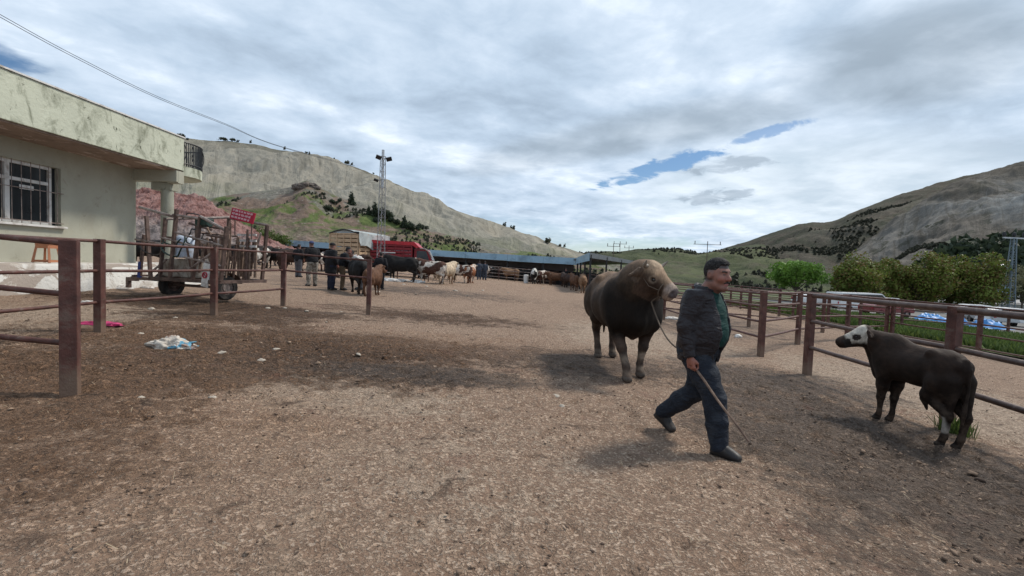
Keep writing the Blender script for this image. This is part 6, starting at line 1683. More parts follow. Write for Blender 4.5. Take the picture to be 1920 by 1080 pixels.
# ------------------------------------------------------------------ car park, verge, weeds, poles on the right
def sheet(name, mat, poly_fn, xs, ys, dz, kind='structure'):
    X, Y = np.meshgrid(xs, ys, indexing='ij'); Z = gz(X) + dz
    a, c = X.shape; I = np.arange(a * c).reshape(a, c)
    ok = poly_fn((X[:-1, :-1] + X[1:, 1:]) / 2, (Y[:-1, :-1] + Y[1:, 1:]) / 2)
    F = np.stack([I[:-1, :-1], I[1:, :-1], I[1:, 1:], I[:-1, 1:]], -1)[ok].reshape(-1, 4)
    me = np_mesh(name, np.stack([X, Y, Z], -1).reshape(-1, 3), F); o = link_mesh(name, me, mat, smooth=True); tag(o, kind=kind); return o
M['verge'] = paint('rough_grass_ground', (0.055, 0.085, 0.028), 0.95, 0.4, 1.2, 0, (0.12, 0.10, 0.06), 0.5, 0.6, 6, 0.2, .6)
M['asphalt'] = paint('old_asphalt', (0.13, 0.125, 0.12), 0.9, 0.15, 0.6, 0, (0.19, 0.17, 0.15), 0.4, 0.3, 30)
sheet('verge', M['verge'], lambda x, y: (x > 16.4 + .6 * np.sin(y * .7)) & (y < 150), np.arange(16, 220, 1.0), np.arange(6, 150, 2.0), .045)
sheet('car_park', M['asphalt'], lambda x, y: (x > 27) & (x < 130) & (y > 26 + .08 * (x - 27)) & (y < 60), np.arange(26, 131, 2.0), np.arange(20, 62, 1.0), .075)
sheet('verge', M['verge'], lambda x, y: (x > -6) & (x < 30) & (y > 62), np.arange(-6, 31, 2.0), np.arange(60, 110, 2.0), .05)
r = np.random.RandomState(12)
def weeds(name, X, Y, h, w, mat=M['weed'], dz=0.04):
    n_ = len(X); Z = gz(X) + dz; a = r.rand(n_) * 6.28; hh = h * (.4 + .9 * r.rand(n_)); lx = r.normal(size=n_) * .35 * hh; ly = r.normal(size=n_) * .35 * hh
    ww = w * (.6 + .8 * r.rand(n_))
    V = np.stack([np.stack([X - np.cos(a) * ww * .3, Y - np.sin(a) * ww * .3, Z - .02], 1), np.stack([X + np.cos(a) * ww * .3, Y + np.sin(a) * ww * .3, Z - .02], 1),
                  np.stack([X + np.cos(a) * ww + lx * .6, Y + np.sin(a) * ww + ly * .6, Z + hh * .6], 1), np.stack([X + lx, Y + ly, Z + hh], 1)], 1).reshape(-1, 3)
    me = np_mesh(name, V, np.arange(n_ * 4).reshape(-1, 4)); c = np.repeat(np.stack([r.rand(n_), r.rand(n_), r.rand(n_)], 1), 4, 0); vcol(me, 'Col', c)
    o = link_mesh(name, me, mat); tag(o, kind='stuff'); return o
NW = 60000
X = 16.2 + 11 * r.rand(NW) ** 1.1; Y = 9 + 30 * r.rand(NW)
k = fbm(X * .35, Y * .35, oct=3, seed=4) > -.22
weeds('weeds', X[k], Y[k], .27, .07)
X = 4.75 + .16 * r.normal(size=500); Y = 5.05 + .22 * r.normal(size=500)
weeds('grass_tuft', b1.x - .10 + .06 * r.normal(size=260), b1.y - .22 + .09 * r.normal(size=260), .17, .010, dz=0.0)
# far row of hedge behind the car park
# cars
def car(loc, rz, label, paint_m, L=4.3, W=1.75, H=1.45, van=False, group=None):
    root = empty('car', loc, rz, label, 'car', group)
    if van: P = [(-L / 2, .35), (L / 2 - .05, .35), (L / 2, .75), (L / 2 - .35, 1.05), (L / 2 - 1.15, H), (-L / 2 + .1, H), (-L / 2, 1.2)]
    else: P = [(-L / 2, .38), (L / 2, .38), (L / 2 - .02, .70), (L / 2 - .25, .86), (L / 2 - 1.15, .95), (L / 2 - 1.85, H), (-L / 2 + 1.1, H), (-L / 2 + .35, .98), (-L / 2 + .03, .92)]
    mb = MB(); mb.poly([(x, -W / 2, z) for x, z in P], n=(0, W, 0))
    bmesh.ops.bevel(mb.bm, geom=list(mb.bm.edges), offset=.06, segments=2, affect='EDGES'); body = mb.build('body', paint_m, root, True)
    if van: Wd = [(L / 2 - .62, 1.12), (L / 2 - 1.18, H - .12), (-L / 2 + .25, H - .12), (-L / 2 + .25, 1.12)]
    else: Wd = [(L / 2 - 1.32, .98), (L / 2 - 1.90, H - .08), (-L / 2 + 1.15, H - .08), (-L / 2 + .62, .98)]
    for s in (1, -1):
        y = s * (W / 2 + .004); mb = MB(); mb.poly([(x, y, z) for x, z in Wd], n=(0, s * .006, 0)); mb.build('side_window', M['glass'], body)
        mb = MB(); mb.box((L / 2 - .04, s * W * .36, .68), (.08, .28, .14), bevel=.02); mb.build('headlight', M['signwhite'], body)
        mb = MB(); mb.box((-L / 2 + .02, s * W * .40, .78), (.08, .16, .2), bevel=.02); mb.build('tail_light', M['signred'], body)
        for x in (-L * .31, L * .31): wheel(root, (x, s * (W / 2 - .10), .31), .31, .2, 'Y')
    a, c = (P[3], P[4]) if van else (P[4], P[5])
    d = Vector((c[0] - a[0], 0, c[1] - a[1])); nrm = Vector((d.z, 0, -d.x)).normalized() * .012
    p0 = Vector((a[0], 0, a[1])) + d * .12 + nrm; p1_ = Vector((a[0], 0, a[1])) + d * .88 + nrm
    mb = MB(); mb.poly([p0 + Vector((0, -W * .42, 0)), p0 + Vector((0, W * .42, 0)), p1_ + Vector((0, W * .38, 0)), p1_ + Vector((0, -W * .38, 0))], n=nrm * .5); mb.build('windscreen', M['glass'], body)
    return root
M['carsilver'] = paint('silver_car_paint', (0.40, 0.41, 0.42), 0.3, 0.03, 3, 0.3)
M['carred'] = paint('red_car_paint', (0.20, 0.05, 0.05), 0.3, 0.05, 3)
car(gx(1608, 47), .12, 'long white van in the car park behind the pens, left of the tree row', M['carwhite'], 5.6, 1.95, 1.75, True)
car(gx(1665, 50), .25, 'white car just right of the long white van', M['carwhite'])
car(gx(1526, 50), .2, 'white car half hidden behind the railings, left of the long white van', M['carwhite'], 4.2)
car(gx(1836, 44), -.35, 'white saloon with a dark windscreen parked near the lattice pole', M['carwhite'], 4.5)
car(gx(1905, 37), -.5, 'white car at the right edge among the weeds', M['carwhite'], 4.4)
car(gx(1858, 38.5), 1.2, 'silver grey car behind the weeds, left of the white car at the edge', M['carsilver'], 4.2)
car(gx(1660, 38.5), .1, 'low dull red car half hidden by the weeds', M['carred'], 3.6, 1.6, 1.15)
for i, (px, Y, s, lab) in enumerate([(1745, 33.5, 1.35, 'large crumpled bright blue tarpaulin heap on the verge'), (1848, 31, 1.2, 'smaller pale blue tarpaulin heap nearer the right edge'), (1795, 32.5, .7, 'small flat blue tarpaulin between the two heaps')]):
    xs_ = np.linspace(-1, 1, 34); A, B_ = np.meshgrid(xs_, xs_, indexing='ij')
    Z = (1 - np.clip(np.hypot(A, B_), 0, 1) ** 2) * .42 * (1 + .8 * fbm(A * 3 + i * 9, B_ * 3, oct=4, seed=i, ridged=True))
    V = np.stack([A * s * (1 + .1 * fbm(A * 2, B_ * 2 + i, oct=2)), B_ * s * .6, Z], -1).reshape(-1, 3); I = np.arange(34 * 34).reshape(34, 34)
    me = np_mesh('tarpaulin', V, np.stack([I[:-1, :-1], I[1:, :-1], I[1:, 1:], I[:-1, 1:]], -1).reshape(-1, 4))
    o = link_mesh('tarpaulin', me, M['tarpblue'], smooth=True); o.location = gx(px, Y) + Vector((0, 0, .12)); tag(o, lab, 'tarpaulin')
# white lorry behind the pole
lp = gx(1893, 82); lz = pt(1893, 545, 82).z - 2.0
lorry = empty('truck', (lp.x, lp.y, lp.z), .0, 'white lorry with dark load bed behind the lattice pole', 'truck')
mb = MB(); mb.box((1.0, 0, 3.3), (2.1, 2.3, 2.4), bevel=.15); lc = mb.build('cab', M['carwhite'], lorry, True)
mb = MB(); mb.box((1.0, -1.17, 3.75), (1.3, .03, .8)); mb.build('side_window', M['glass'], lc)
mb = MB(); mb.box((-2.6, 0, 3.25), (4.6, 2.3, 1.7)); mb.build('load_bed', M['bluesteel'], lorry)
mb = MB(); mb.box((-1.2, 0, 1.9), (7, 1.2, .35)); mb.build('chassis', M['black'], lorry)
for x in (-3.6, -2.3, 1.2):
    for s in (1, -1): wheel(lorry, (x, s * .95, 1.6), .5, .3, 'Y')
# raised bank it stands on
mb = MB(); mb.poly([(lp.x - 16, lp.y - 5, lp.z - .5), (lp.x + 40, lp.y - 5, lp.z - .5), (lp.x + 40, lp.y + 25, lp.z - .5), (lp.x - 12, lp.y + 25, lp.z - .5)], n=(0, 0, 1.6)); o = mb.build('embankment', M['concrete']); tag(o, kind='structure')
# lattice pole with street lamp and three insulators
M['polegrey'] = paint('blue_grey_pole', (0.16, 0.20, 0.23), .7, .15, 5)
pb = gx(1889, 56); ph = pt(1889, 437, 56).z - pb.z
pole = empty('power_pole', pb, .1, 'blue grey lattice power pole with cross arm and a street lamp, at the right', 'pole')
lattice(pole, ph - .6, .85, .34, M['polegrey'], 15, square=True, lr=.055, br=.022)
mb = MB(); mb.box((0, 0, ph - .55), (2.8, .16, .16)); mb.build('cross_arm', M['steel'], pole)
for x in (-1.3, 0, 1.3): mb = MB(); mb.lathe([(0, ph - .45), (.16, ph - .40), (.20, ph - .15), (.12, ph + .12), (0, ph + .15)], (x, 0, 0), 'Z', 10); mb.build('insulator', M['black'], pole, True)
mb = MB(); mb.tube([(-.35, -.1, ph - 4.4), (-1.0, -.3, ph - 4.0), (-1.5, -.4, ph - 3.9)], .05, 6); la = mb.build('lamp_arm', M['steel'], pole)
mb = MB(); mb.tube([(-1.4, -.4, ph - 3.9), (-1.75, -.45, ph - 3.82), (-2.1, -.5, ph - 3.84)], [.10, .20, .09], 10); mb.build('lamp_head', M['carwhite'], la, True)
# distant power line pylons
for px, top, Y, w, lab in ((1148, 457, 260, 3.6, 'far pylon left of the three on the green ridge'), (1160, 453, 300, 4.2, 'tallest of the three far pylons on the green ridge'), (1177, 461, 340, 3.4, 'right and faintest of the three far pylons'), (1323, 453, 240, 7.0, 'far pylon with a wide triple headed arm above the man')):
    base = gx(px, Y); zt_ = pt(px, top, Y).z
    py_ = empty('pylon', (base.x, base.y, zt_ - 16), 0, lab, 'pylon', None)
    mb = MB(); mb.tube([(0, 0, 0), (0, 0, 16)], .17, 6); mb.build('post', M['oldsteel'], py_)
    mb = MB(); mb.tube([(-w, 0, 14.6), (w, 0, 14.6)], .13, 6); mb.build('cross_arm', M['oldsteel'], py_)
    for x in (-w * .9, 0, w * .9): mb = MB(); mb.tube([(x, 0, 14.6), (x, 0, 16.2)], .18, 6); mb.build('insulator', M['oldsteel'], py_)
# twin overhead cables
def cable(P, label):
    pts = [pt(*p) for p in P]; out = []
    n_ = len(pts)
    for i in range(n_ - 1):
        p0, p1_, p2, p3 = pts[max(0, i - 1)], pts[i], pts[i + 1], pts[min(n_ - 1, i + 2)]
        for t in np.linspace(0, 1, 10, endpoint=False):
            out.append(.5 * ((2 * p1_) + (p2 - p0) * t + (2 * p0 - 5 * p1_ + 4 * p2 - p3) * t * t + (3 * p1_ - p0 - 3 * p2 + p3) * t ** 3))
    out.append(pts[-1]); mb = MB()
    mb.tube(out, [.006 + .00030 * q.y for q in out], 5); o = mb.build('power_cable', M['black'], None, True); tag(o, label, 'cable', 'pair of overhead cables'); return o
cable([(-160, -60, 13), (0, 32, 16), (150, 113, 21), (300, 186, 30), (425, 235, 44), (525, 275, 62), (660, 312, 100)], 'lower of the two overhead cables crossing the sky at the upper left')
cable([(-160, -68, 13), (0, 27, 16), (150, 109, 21), (300, 183, 30), (425, 233, 44), (525, 274, 62), (665, 311, 100)], 'upper of the two overhead cables crossing the sky at the upper left')

# ------------------------------------------------------------------ distant cattle
def plain(V, hc):
    c = np.ones((len(V), 3)); return c
def coatv(name, base, pied=None, scale=2.2, thr=.5): M[name] = coat_mat(name, base, .75, pied, scale, thr, .3, True, .5)
coatv('coat_black', (0.012, 0.011, 0.011)); coatv('coat_brown', (0.11, 0.055, 0.032)); coatv('coat_dkbrown', (0.045, 0.026, 0.020)); coatv('coat_cream', (0.46, 0.37, 0.27), (0.25, 0.15, 0.09), 1.6, .62)
coatv('coat_bwhite', (0.075, 0.036, 0.026), (0.50, 0.45, 0.40), 1.9, .53); coatv('coat_owhite', (0.24, 0.095, 0.045), (0.50, 0.44, 0.38), 1.8, .55); coatv('coat_holstein', (0.014, 0.013, 0.013), (0.52, 0.50, 0.47), 1.8, .52); coatv('coat_fawn', (0.21, 0.125, 0.075))
PROT = {}
for key, kw in dict(side=dict(yaw=12, pitch=-28, poll=(1.15, .02, 1.52)), down=dict(yaw=-20, pitch=-62, poll=(1.18, -.05, 1.15)), look=dict(yaw=60, pitch=-20, poll=(1.05, .12, 1.55)), calf=dict(yaw=-15, pitch=-30, poll=(1.02, 0, 1.60), B=.82, headk=1.1, neckr=.22, leg=.95)).items():
    a = dict(H=1.4, L=1.0, B=1.0, h=.036, feet=(.62, .50, -.82, -.66), dewlap=.8, neckr=.25); a.update(kw)
    me, Hd, k, ax = bovine_mesh('cow', color=None, **a); PROT[key] = me
def cow(px, py, Y, H, ang, proto, coat, label, group='cattle standing about the market yard'):
    me = PROT[proto]
    if not me.materials: me.materials.append(M['coat_black'])
    o = bpy.data.objects.new('cow', me); COL.objects.link(o); o.location = gx(px, Y); o.rotation_euler = (0, 0, math.radians(ang)); s = H / 1.4; o.scale = (s, s, s)
    o.material_slots[0].link = 'OBJECT'; o.material_slots[0].material = M[coat]
    tag(o, label, 'cow', group); return o
def yf(px, py): 
    p = gpt(px, py); return p.y
cows = [
 (278, 498, 22, 1.28, 178, 'side', 'coat_black', 'black cow in the shade between the house wall and the column'),
 (335, 498, 24, 1.25, 10, 'down', 'coat_black', 'black cow behind the barrel of the trailer'),
 (375, 499, 27, 1.30, 170, 'look', 'coat_dkbrown', 'dark cow seen through the middle of the trailer'),
 (488, 500, 30, 1.32, 80, 'side', 'coat_holstein', 'black and white cow standing just right of the trailer'),
 (518, 502, 31, 1.34, 176, 'down', 'coat_black', 'black cow with lowered head right of the trailer'),
 (548, 504, 30, 1.35, 12, 'look', 'coat_dkbrown', 'dark brown cow left of the man in camouflage trousers'),
 (603, 505, 33, 1.3, 100, 'side', 'coat_bwhite', 'brown and white cow between the standing men'),
 (671, 548, 17.6, 1.28, 118, 'down', 'coat_black', 'black cow with its rump turned, under the railing beside the white shirted man'),
 (699, 550, 17.2, 1.02, 84, 'calf', 'coat_brown', 'brown calf directly behind the railing end post'),
 (752, 527, 28.7, 1.50, 176, 'side', 'coat_black', 'big black cow in front of the red truck'),
 (808, 527, 29.2, 1.42, 168, 'look', 'coat_bwhite', 'brown and white cow right of the red truck cab'),
 (838, 526, 30.2, 1.38, 70, 'side', 'coat_cream', 'cream cow seen from behind, beside the brown and white one'),
 (826, 517, 35, 1.30, 150, 'side', 'coat_cream', 'pale cow partly hidden behind the cream cow'),
 (862, 522, 34, 1.30, 172, 'look', 'coat_bwhite', 'brown cow with white face looking left past the cream cow'),
 (880, 522, 34.5, 1.30, 75, 'side', 'coat_owhite', 'orange and white cow left of the two men in dark blue'),
 (922, 519, 52, 1.25, 175, 'side', 'coat_bwhite', 'small pied cow in the far pen, right of the men in dark blue'),
 (940, 519, 52, 1.25, 10, 'down', 'coat_dkbrown', 'small dark cow in the far pen behind the rails'),
 (958, 522, 50, 1.25, 176, 'side', 'coat_fawn', 'fawn cow in the middle of the far pen'),
 (979, 522, 51, 1.25, 20, 'look', 'coat_brown', 'brown cow left of the white container in the far pen'),
 (1001, 527, 46, 1.40, 85, 'side', 'coat_holstein', 'black and white cow by the pen rails left of the shed corner'),
 (1016, 525, 47, 1.35, 60, 'down', 'coat_bwhite', 'brown and white cow with head down by the shed corner'),
 (1042, 525, 46, 1.25, 170, 'side', 'coat_brown', 'small brown cow farthest left of the group behind the bull'),
 (1058, 527, 45, 1.30, 95, 'side', 'coat_dkbrown', 'dark brown cow in the group behind the bull'),
 (1076, 539, 38, 1.28, 100, 'calf', 'coat_brown', 'reddish brown cow in the group behind the bull'),
 (1092, 545, 35.5, 1.32, 82, 'side', 'coat_fawn', 'fawn cow nearest behind the bull'),
]
for i, (px, Y, H_, a, pr, ct, lab) in enumerate([
  (452, 33, 1.3, 95, 'side', 'coat_black', 'black cow behind the boards of the trailer, left'), (468, 34, 1.3, 20, 'down', 'coat_dkbrown', 'dark cow behind the boards of the trailer, right'),
  (505, 35, 1.3, 70, 'look', 'coat_bwhite', 'brown and white cow between the black and white cow and the lowered one'), (533, 36, 1.3, 100, 'side', 'coat_black', 'black cow seen end on, left of the dark brown one'),
  (572, 34, 1.3, 170, 'down', 'coat_black', 'black cow behind the man in camouflage trousers'), (655, 27, 1.3, 10, 'side', 'coat_dkbrown', 'dark cow behind the bending man'),
  (790, 36, 1.3, 90, 'side', 'coat_holstein', 'black and white cow beside the cab of the red truck'), (818, 38, 1.25, 100, 'down', 'coat_brown', 'brown cow partly hidden behind the pied cow'),
  (852, 38, 1.3, 95, 'look', 'coat_cream', 'cream cow farther back between the cream and orange ones'), (931, 54, 1.3, 85, 'side', 'coat_black', 'black cow under the shed roof, left of the far pen middle'),
  (949, 54, 1.3, 60, 'side', 'coat_bwhite', 'pied cow under the shed roof behind the fawn cow'), (968, 54, 1.3, 170, 'look', 'coat_holstein', 'black and white cow under the shed roof in the far pen'),
  (991, 52, 1.25, 100, 'side', 'coat_owhite', 'orange and white cow just left of the white container'), (1027, 50, 1.3, 10, 'side', 'coat_dkbrown', 'dark cow right of the shed corner cattle'),
  (1067, 43, 1.25, 120, 'down', 'coat_dkbrown', 'dark brown cow with lowered head behind the reddish one'), (1049, 49, 1.2, 20, 'side', 'coat_bwhite', 'pied cow under the edge of the open shed')]):
    cows.append((px, 0, Y, H_, a, pr, ct, lab))
for c in cows: cow(*c)
rs = random.Random(21)
for i in range(16):
    px = [430, 447, 478, 497, 541, 556, 812, 845, 872, 913, 925, 946, 964, 984, 1009, 1036][i]; Y_ = 57.5 - (px - 430) * .012 if px > 600 else 40 + rs.uniform(-1, 2)
    cow(px, 0, Y_, 1.25, rs.choice((85, 95, 170, 10, 120)), rs.choice(('side', 'down', 'look')), rs.choice(('coat_black', 'coat_dkbrown', 'coat_black', 'coat_bwhite')), 'dark cow half lost in the shade of the long shed behind the others', 'dim cattle in the shade of the long shed')
wc = MB(); wc.lathe([(0, 0), (.20, 0), (.24, .35), (.24, .75), (.18, .80), (0, .81)], (0, 0, 0), 'Z', 14); o = wc.build('container', M['white'], None, True); o.location = gx(986, 46.2); tag(o, 'white plastic container standing by the far pen rails', 'container')

# ------------------------------------------------------------------ people in the distance
def stand_J(lean=0.0, armR=(.10, -.24, .95), armL=(.10, .24, .95), spread=.10, bend=0.0):
    J = dict(pelvis=(0, 0, .93), chest=(.01 + lean, 0, 1.26 - bend * .12), neck=(.02 + lean * 1.6, 0, 1.47 - bend * .25), head=(.06 + lean * 2.0, 0, 1.62 - bend * .32))
    for s, S_, ar in ((1, 'L', armL), (-1, 'R', armR)):
        J['sh' + S_] = (.0 + lean * 1.4, s * .185, 1.40 - bend * .22); J['wr' + S_] = ar
        sh = Vector(J['sh' + S_]); wr = Vector(ar); m = (sh + wr) / 2; J['el' + S_] = tuple(m + Vector((-.10, s * .06, -.04)))
        J['kn' + S_] = (.03, s * spread, .50); J['an' + S_] = (.0, s * spread, .10); J['heel' + S_] = (-.045, s * spread, .045); J['toe' + S_] = (.17, s * (spread + .03), .04)
    return J
M['camo'] = fabric('camouflage_trousers', (0.20, 0.18, 0.15), .9, .2, .5, (0.33, 0.30, 0.26)); M['blackcloth'] = fabric('black_cloth', (0.012, 0.012, 0.014)); M['navy'] = fabric('navy_cloth', (0.015, 0.017, 0.035)); M['whitecloth'] = fabric('white_shirt_cloth', (0.55, 0.54, 0.52), .8, .08); M['khaki'] = fabric('khaki_cloth', (0.14, 0.10, 0.065)); M['greycloth'] = fabric('grey_cloth', (0.09, 0.09, 0.10)); M['slate'] = fabric('slate_blue_overall', (0.045, 0.055, 0.075)); M['bluecap'] = fabric('blue_knit', (0.05, 0.06, 0.13))
def folk(px, Y, ang, J, tr, ja, sh, label, cap=None, capm='blackcloth', cl=.86, b=1.0, k=1.0):
    r_, _, _ = person(gx(px, Y), math.radians(ang), J, dict(trousers=M[tr], jacket=M[ja], shirt=M[sh], shoes=M['shoe'], cap=M[capm]), h=.022, hb=.014, label=label, group=None, fine=False, bulk=b, coat_len=cl, open_front=False, cap=cap, hair_mat='blackhair', wrinkle=.8)
    r_.scale = (k, k, k); return r_
folk(585, 19.0, 140, stand_J(0.02, (.12, -.26, 1.02), (.16, .22, 1.08), .13), 'camo', 'blackcloth', 'greycloth', 'man in camouflage trousers and blue knitted cap seen from behind', 'knit', 'bluecap', .92, 1.05, 1.03)
folk(620, 17.9, 60, stand_J(0.0, (.05, -.26, .95), (.05, .26, .95), .07), 'navy', 'blackcloth', 'greycloth', 'man in a long black coat and flat cap behind the railing', 'flat', 'blackcloth', .62, 1.12, 1.02)
folk(641, 18.4, 20, stand_J(0.08, (.30, -.16, 1.05), (.32, .14, 1.05), .09, .25), 'khaki', 'blackcloth', 'greycloth', 'man in dark jacket and khaki trousers leaning towards the black cow', None, 'blackcloth', .88, 1.0, 1.0)
folk(676, 19.4, -150, stand_J(0.16, (.42, -.18, .98), (.42, .16, 1.0), .09, .7), 'greycloth', 'whitecloth', 'whitecloth', 'man in a white shirt bending over the black cow', None, 'blackcloth', .95, 1.02, 1.05)
folk(713, 20.5, 90, stand_J(0.0, (.1, -.24, .95), (.1, .24, .95), .08), 'blackcloth', 'blackcloth', 'greycloth', 'man in black at the foot of the mast', None, 'blackcloth', .85, 1.0, .92)
folk(559, 24.0, 80, stand_J(0.0, (.1, -.24, .95), (.1, .24, .95), .09), 'greycloth', 'blackcloth', 'greycloth', 'man in dark clothes standing left of the one in camouflage trousers', None, 'blackcloth', .85, 1.0, .95)
folk(898, 43.5, 100, stand_J(0.0, (.1, -.26, .95), (.1, .26, .95), .11), 'slate', 'slate', 'slate', 'left one of the two men in slate blue near the far pen', None, 'blackcloth', .85, 1.1, .98)
folk(908, 43.8, 80, stand_J(0.03, (.1, -.26, .95), (.1, .26, .95), .11), 'slate', 'slate', 'slate', 'right one of the two men in slate blue near the far pen', None, 'blackcloth', .85, 1.1, .98)
folk(1060, 47.5, -90, stand_J(0.0, (.1, -.26, .95), (.1, .26, .95), .10), 'blackcloth', 'blackcloth', 'greycloth', 'man standing behind the brown cattle under the shed edge', None, 'blackcloth', .85, 1.0, 1.0)

# ------------------------------------------------------------------ stick, rope and halter
def stick_and_rope():
    Rz = Matrix.Translation(man.location) @ Matrix.Rotation(man.rotation_euler.z, 4, 'Z')
    dR = Vector(MAN_J['hdR']).normalized(); hR = Rz @ (Vector(MAN_J['wrR']) + dR * .095 + Vector((.012, .022, 0)))
    tip = pt(1404, 829, 3.80); d = (tip - hR).normalized()
    top = hR - d * .07; mb = MB()
    pts = [top.lerp(tip, t) + Vector((.006 * math.sin(t * 9), .006 * math.cos(t * 7), 0)) for t in np.linspace(0, 1, 9)]
    mb.tube(pts, .0115, 8, True, .009); o = mb.build('stick', M['wood'], None, True); tag(o, 'thin wooden walking stick held by the man in the green shirt', 'stick')
    Bz = Matrix.Translation(bull.location) @ Matrix.Rotation(bull.rotation_euler.z, 4, 'Z')
    dL = (Vector(MAN_J['wrL']) - Vector(MAN_J['elL'])).normalized(); hL = Rz @ (Vector(MAN_J['wrL']) + dL * .09 + Vector((0, -.02, 0)))
    chin = Bz @ Vector(BHd(.28, -.02, -.30)); 
    mb = MB(); pts = []
    for t in np.linspace(0, 1, 26):
        p = chin.lerp(hL, t); p.z -= .30 * math.sin(math.pi * t) * (1 - .3 * t); pts.append(p)
    mb.tube(pts, .011, 6)
    for i in range(0, 25, 1):
        pass
    # halter: band round the muzzle, cheek strap to the poll
    ring = []
    for a in np.linspace(0, 2 * math.pi, 21):
        ring.append(Bz @ Vector(BHd(.355 - .02 * math.sin(a), .112 * math.cos(a), -.115 + .093 * math.sin(a))))
    mb.tube(ring, .008, 6, False)
    for s in (1, -1): mb.tube([Bz @ Vector(BHd(.35, s * .108, -.115)), Bz @ Vector(BHd(.20, s * .138, -.13)), Bz @ Vector(BHd(.05, s * .142, -.09)), Bz @ Vector(BHd(-.03, s * .10, .02))], .007, 6)
    mb.tube([Bz @ Vector(BHd(.34, 0, -.205)), Bz @ Vector(BHd(.30, -.01, -.25)), chin], .010, 6)
    o = mb.build('lead_rope', M['rope'], None, True); tag(o, 'brown rope from the halter of the bull to the hand of the man', 'rope')
stick_and_rope()

# ------------------------------------------------------------------ litter and stones
def crumple(name, loc, sx, sy, sz, mat, seed, label, cat, group=None, sub=4, amp=.55, rz=0.0):
    bm = bmesh.new(); bmesh.ops.create_icosphere(bm, subdivisions=sub, radius=1.0)
    C = np.array([v.co[:] for v in bm.verts])
    f = 1 + amp * fbm(C[:, 0] * 1.8 + seed * 3, C[:, 1] * 1.8, C[:, 2] * 1.8, oct=4, gain=.6, seed=seed, ridged=True)
    for v, q in zip(bm.verts, f): v.co = Vector((v.co.x * sx, v.co.y * sy, max(-.1, v.co.z) * sz)) * float(q)
    me = bpy.data.meshes.new(name); bm.to_mesh(me); bm.free(); o = link_mesh(name, me, mat, None, True); o.location = loc; o.rotation_euler = (0, 0, rz)
    tag(o, label, cat, group); return o
def sack_mat():
    m, nt, b, out = new_mat('printed_woven_sack'); n = N(nt); P = n.obj()
    c = n.mix(n.ramp(n.noise(P, 9, 5, .6), .35, .65), (0.42, 0.36, 0.30), (0.62, 0.57, 0.50))
    c = n.mix(n.ramp(n.noise(P, 5.5, 3, .5, .5), .58, .61), c, (0.10, 0.30, 0.42))
    c = n.mix(n.math('MULTIPLY', n.ramp(n.noise(n.mapping(P, loc=(3, 1, 2)), 6, 4, .6, .5), .58, .62), .8), c, (0.25, 0.13, 0.09))
    n.put(b, 'Base Color', c); b.inputs['Roughness'].default_value = .6; n.put(b, 'Normal', n.bump(n.noise(P, 22, 5, .6), .6, .02)); return m
sk = gpt(322, 652); crumple('feed_sack', sk, .21, .12, .11, sack_mat(), 3, 'crumpled printed feed sack lying on the dark manure at the left', 'sack', sub=5, amp=.7, rz=.25)
crumple('plastic_bag', gpt(186, 609), .27, .08, .045, M['pinkbag'], 5, 'bright pink plastic bag lying behind the second railing post', 'bag', rz=.1)
crumple('plastic_bag', gpt(168, 568), .16, .08, .04, M['bag'], 6, 'flat white plastic bag right of the nearest thick post', 'bag')
for i, (px, py, sx, lab) in enumerate([(18, 546, .12, 'leftmost'), (45, 549, .18, 'second'), (70, 545, .10, 'third'), (225, 541, .2, 'fourth, by the trailer drawbar'), (275, 540, .12, 'fifth, by the left trailer wheel')]):
    crumple('litter', gpt(px, py), sx * 1.4, sx * .7, sx * .5, M['bag'], 10 + i, 'white scrap of litter at the foot of the white plinth, %s from the left' % lab, 'litter', 'white scraps along the plinth', 3)
for i, (px, py, s, lab) in enumerate([(731, 527, .42, 'left'), (748, 527, .30, 'middle'), (758, 526, .22, 'small right'), (781, 530, .36, 'separate')]):
    crumple('rubbish_heap', gpt(px, py), s * 1.2, s * .6, s * .35, M['bag'], 30 + i, '%s heap of pale rubbish bags on the ground below the big black cow' % lab, 'rubbish', 'pale rubbish in front of the red truck', 4)
crumple('rag', gpt(1259, 598), .26, .12, .07, M['bag'], 41, 'pale pinkish rag lying behind the railing post near the bull', 'rag')
crumple('cup', gpt(1384, 632), .10, .07, .07, M['bag'], 42, 'white crushed cup on the ground behind the man', 'litter', None, 3)
crumple('litter', gpt(884, 517), .5, .3, .22, M['bag'], 43, 'pale pile at the feet of the orange and white cow', 'litter', None, 3)
st_sp = [(415, 663, .055), (519, 656, .05), (489, 677, .05), (329, 597, .05), (284, 580, .06), (264, 626, .035), (502, 578, .05), (534, 578, .05), (575, 584, .05), (672, 665, .04), (399, 746, .035), (708, 548, .10), (759, 550, .06), (690, 532, .07), (757, 534, .09), (800, 537, .08), (854, 546, .12), (876, 555, .06), (953, 549, .07), (1042, 743, .045), (1054, 762, .03), (612, 604, .03), (1018, 541, .09), (780, 552, .05), (905, 545, .08), (640, 585, .04), (265, 746, .03)]
src = None
for i, (px, py, s) in enumerate(st_sp):
    if src is None:
        src = crumple('stone', gpt(px, py), 1, .8, .7, M['stone'], 3, 'small pale stone or crumb of white litter on the trodden yard', 'stone', 'small pale stones scattered over the yard', 3, .4); o = src
    else:
        o = src.copy(); COL.objects.link(o); o.location = gpt(px, py)
    o.scale = (s, s * RNG.uniform(.7, 1.1), s * RNG.uniform(.5, .9)); o.rotation_euler = (RNG.uniform(-.3, .3), RNG.uniform(-.3, .3), RNG.uniform(0, 6))
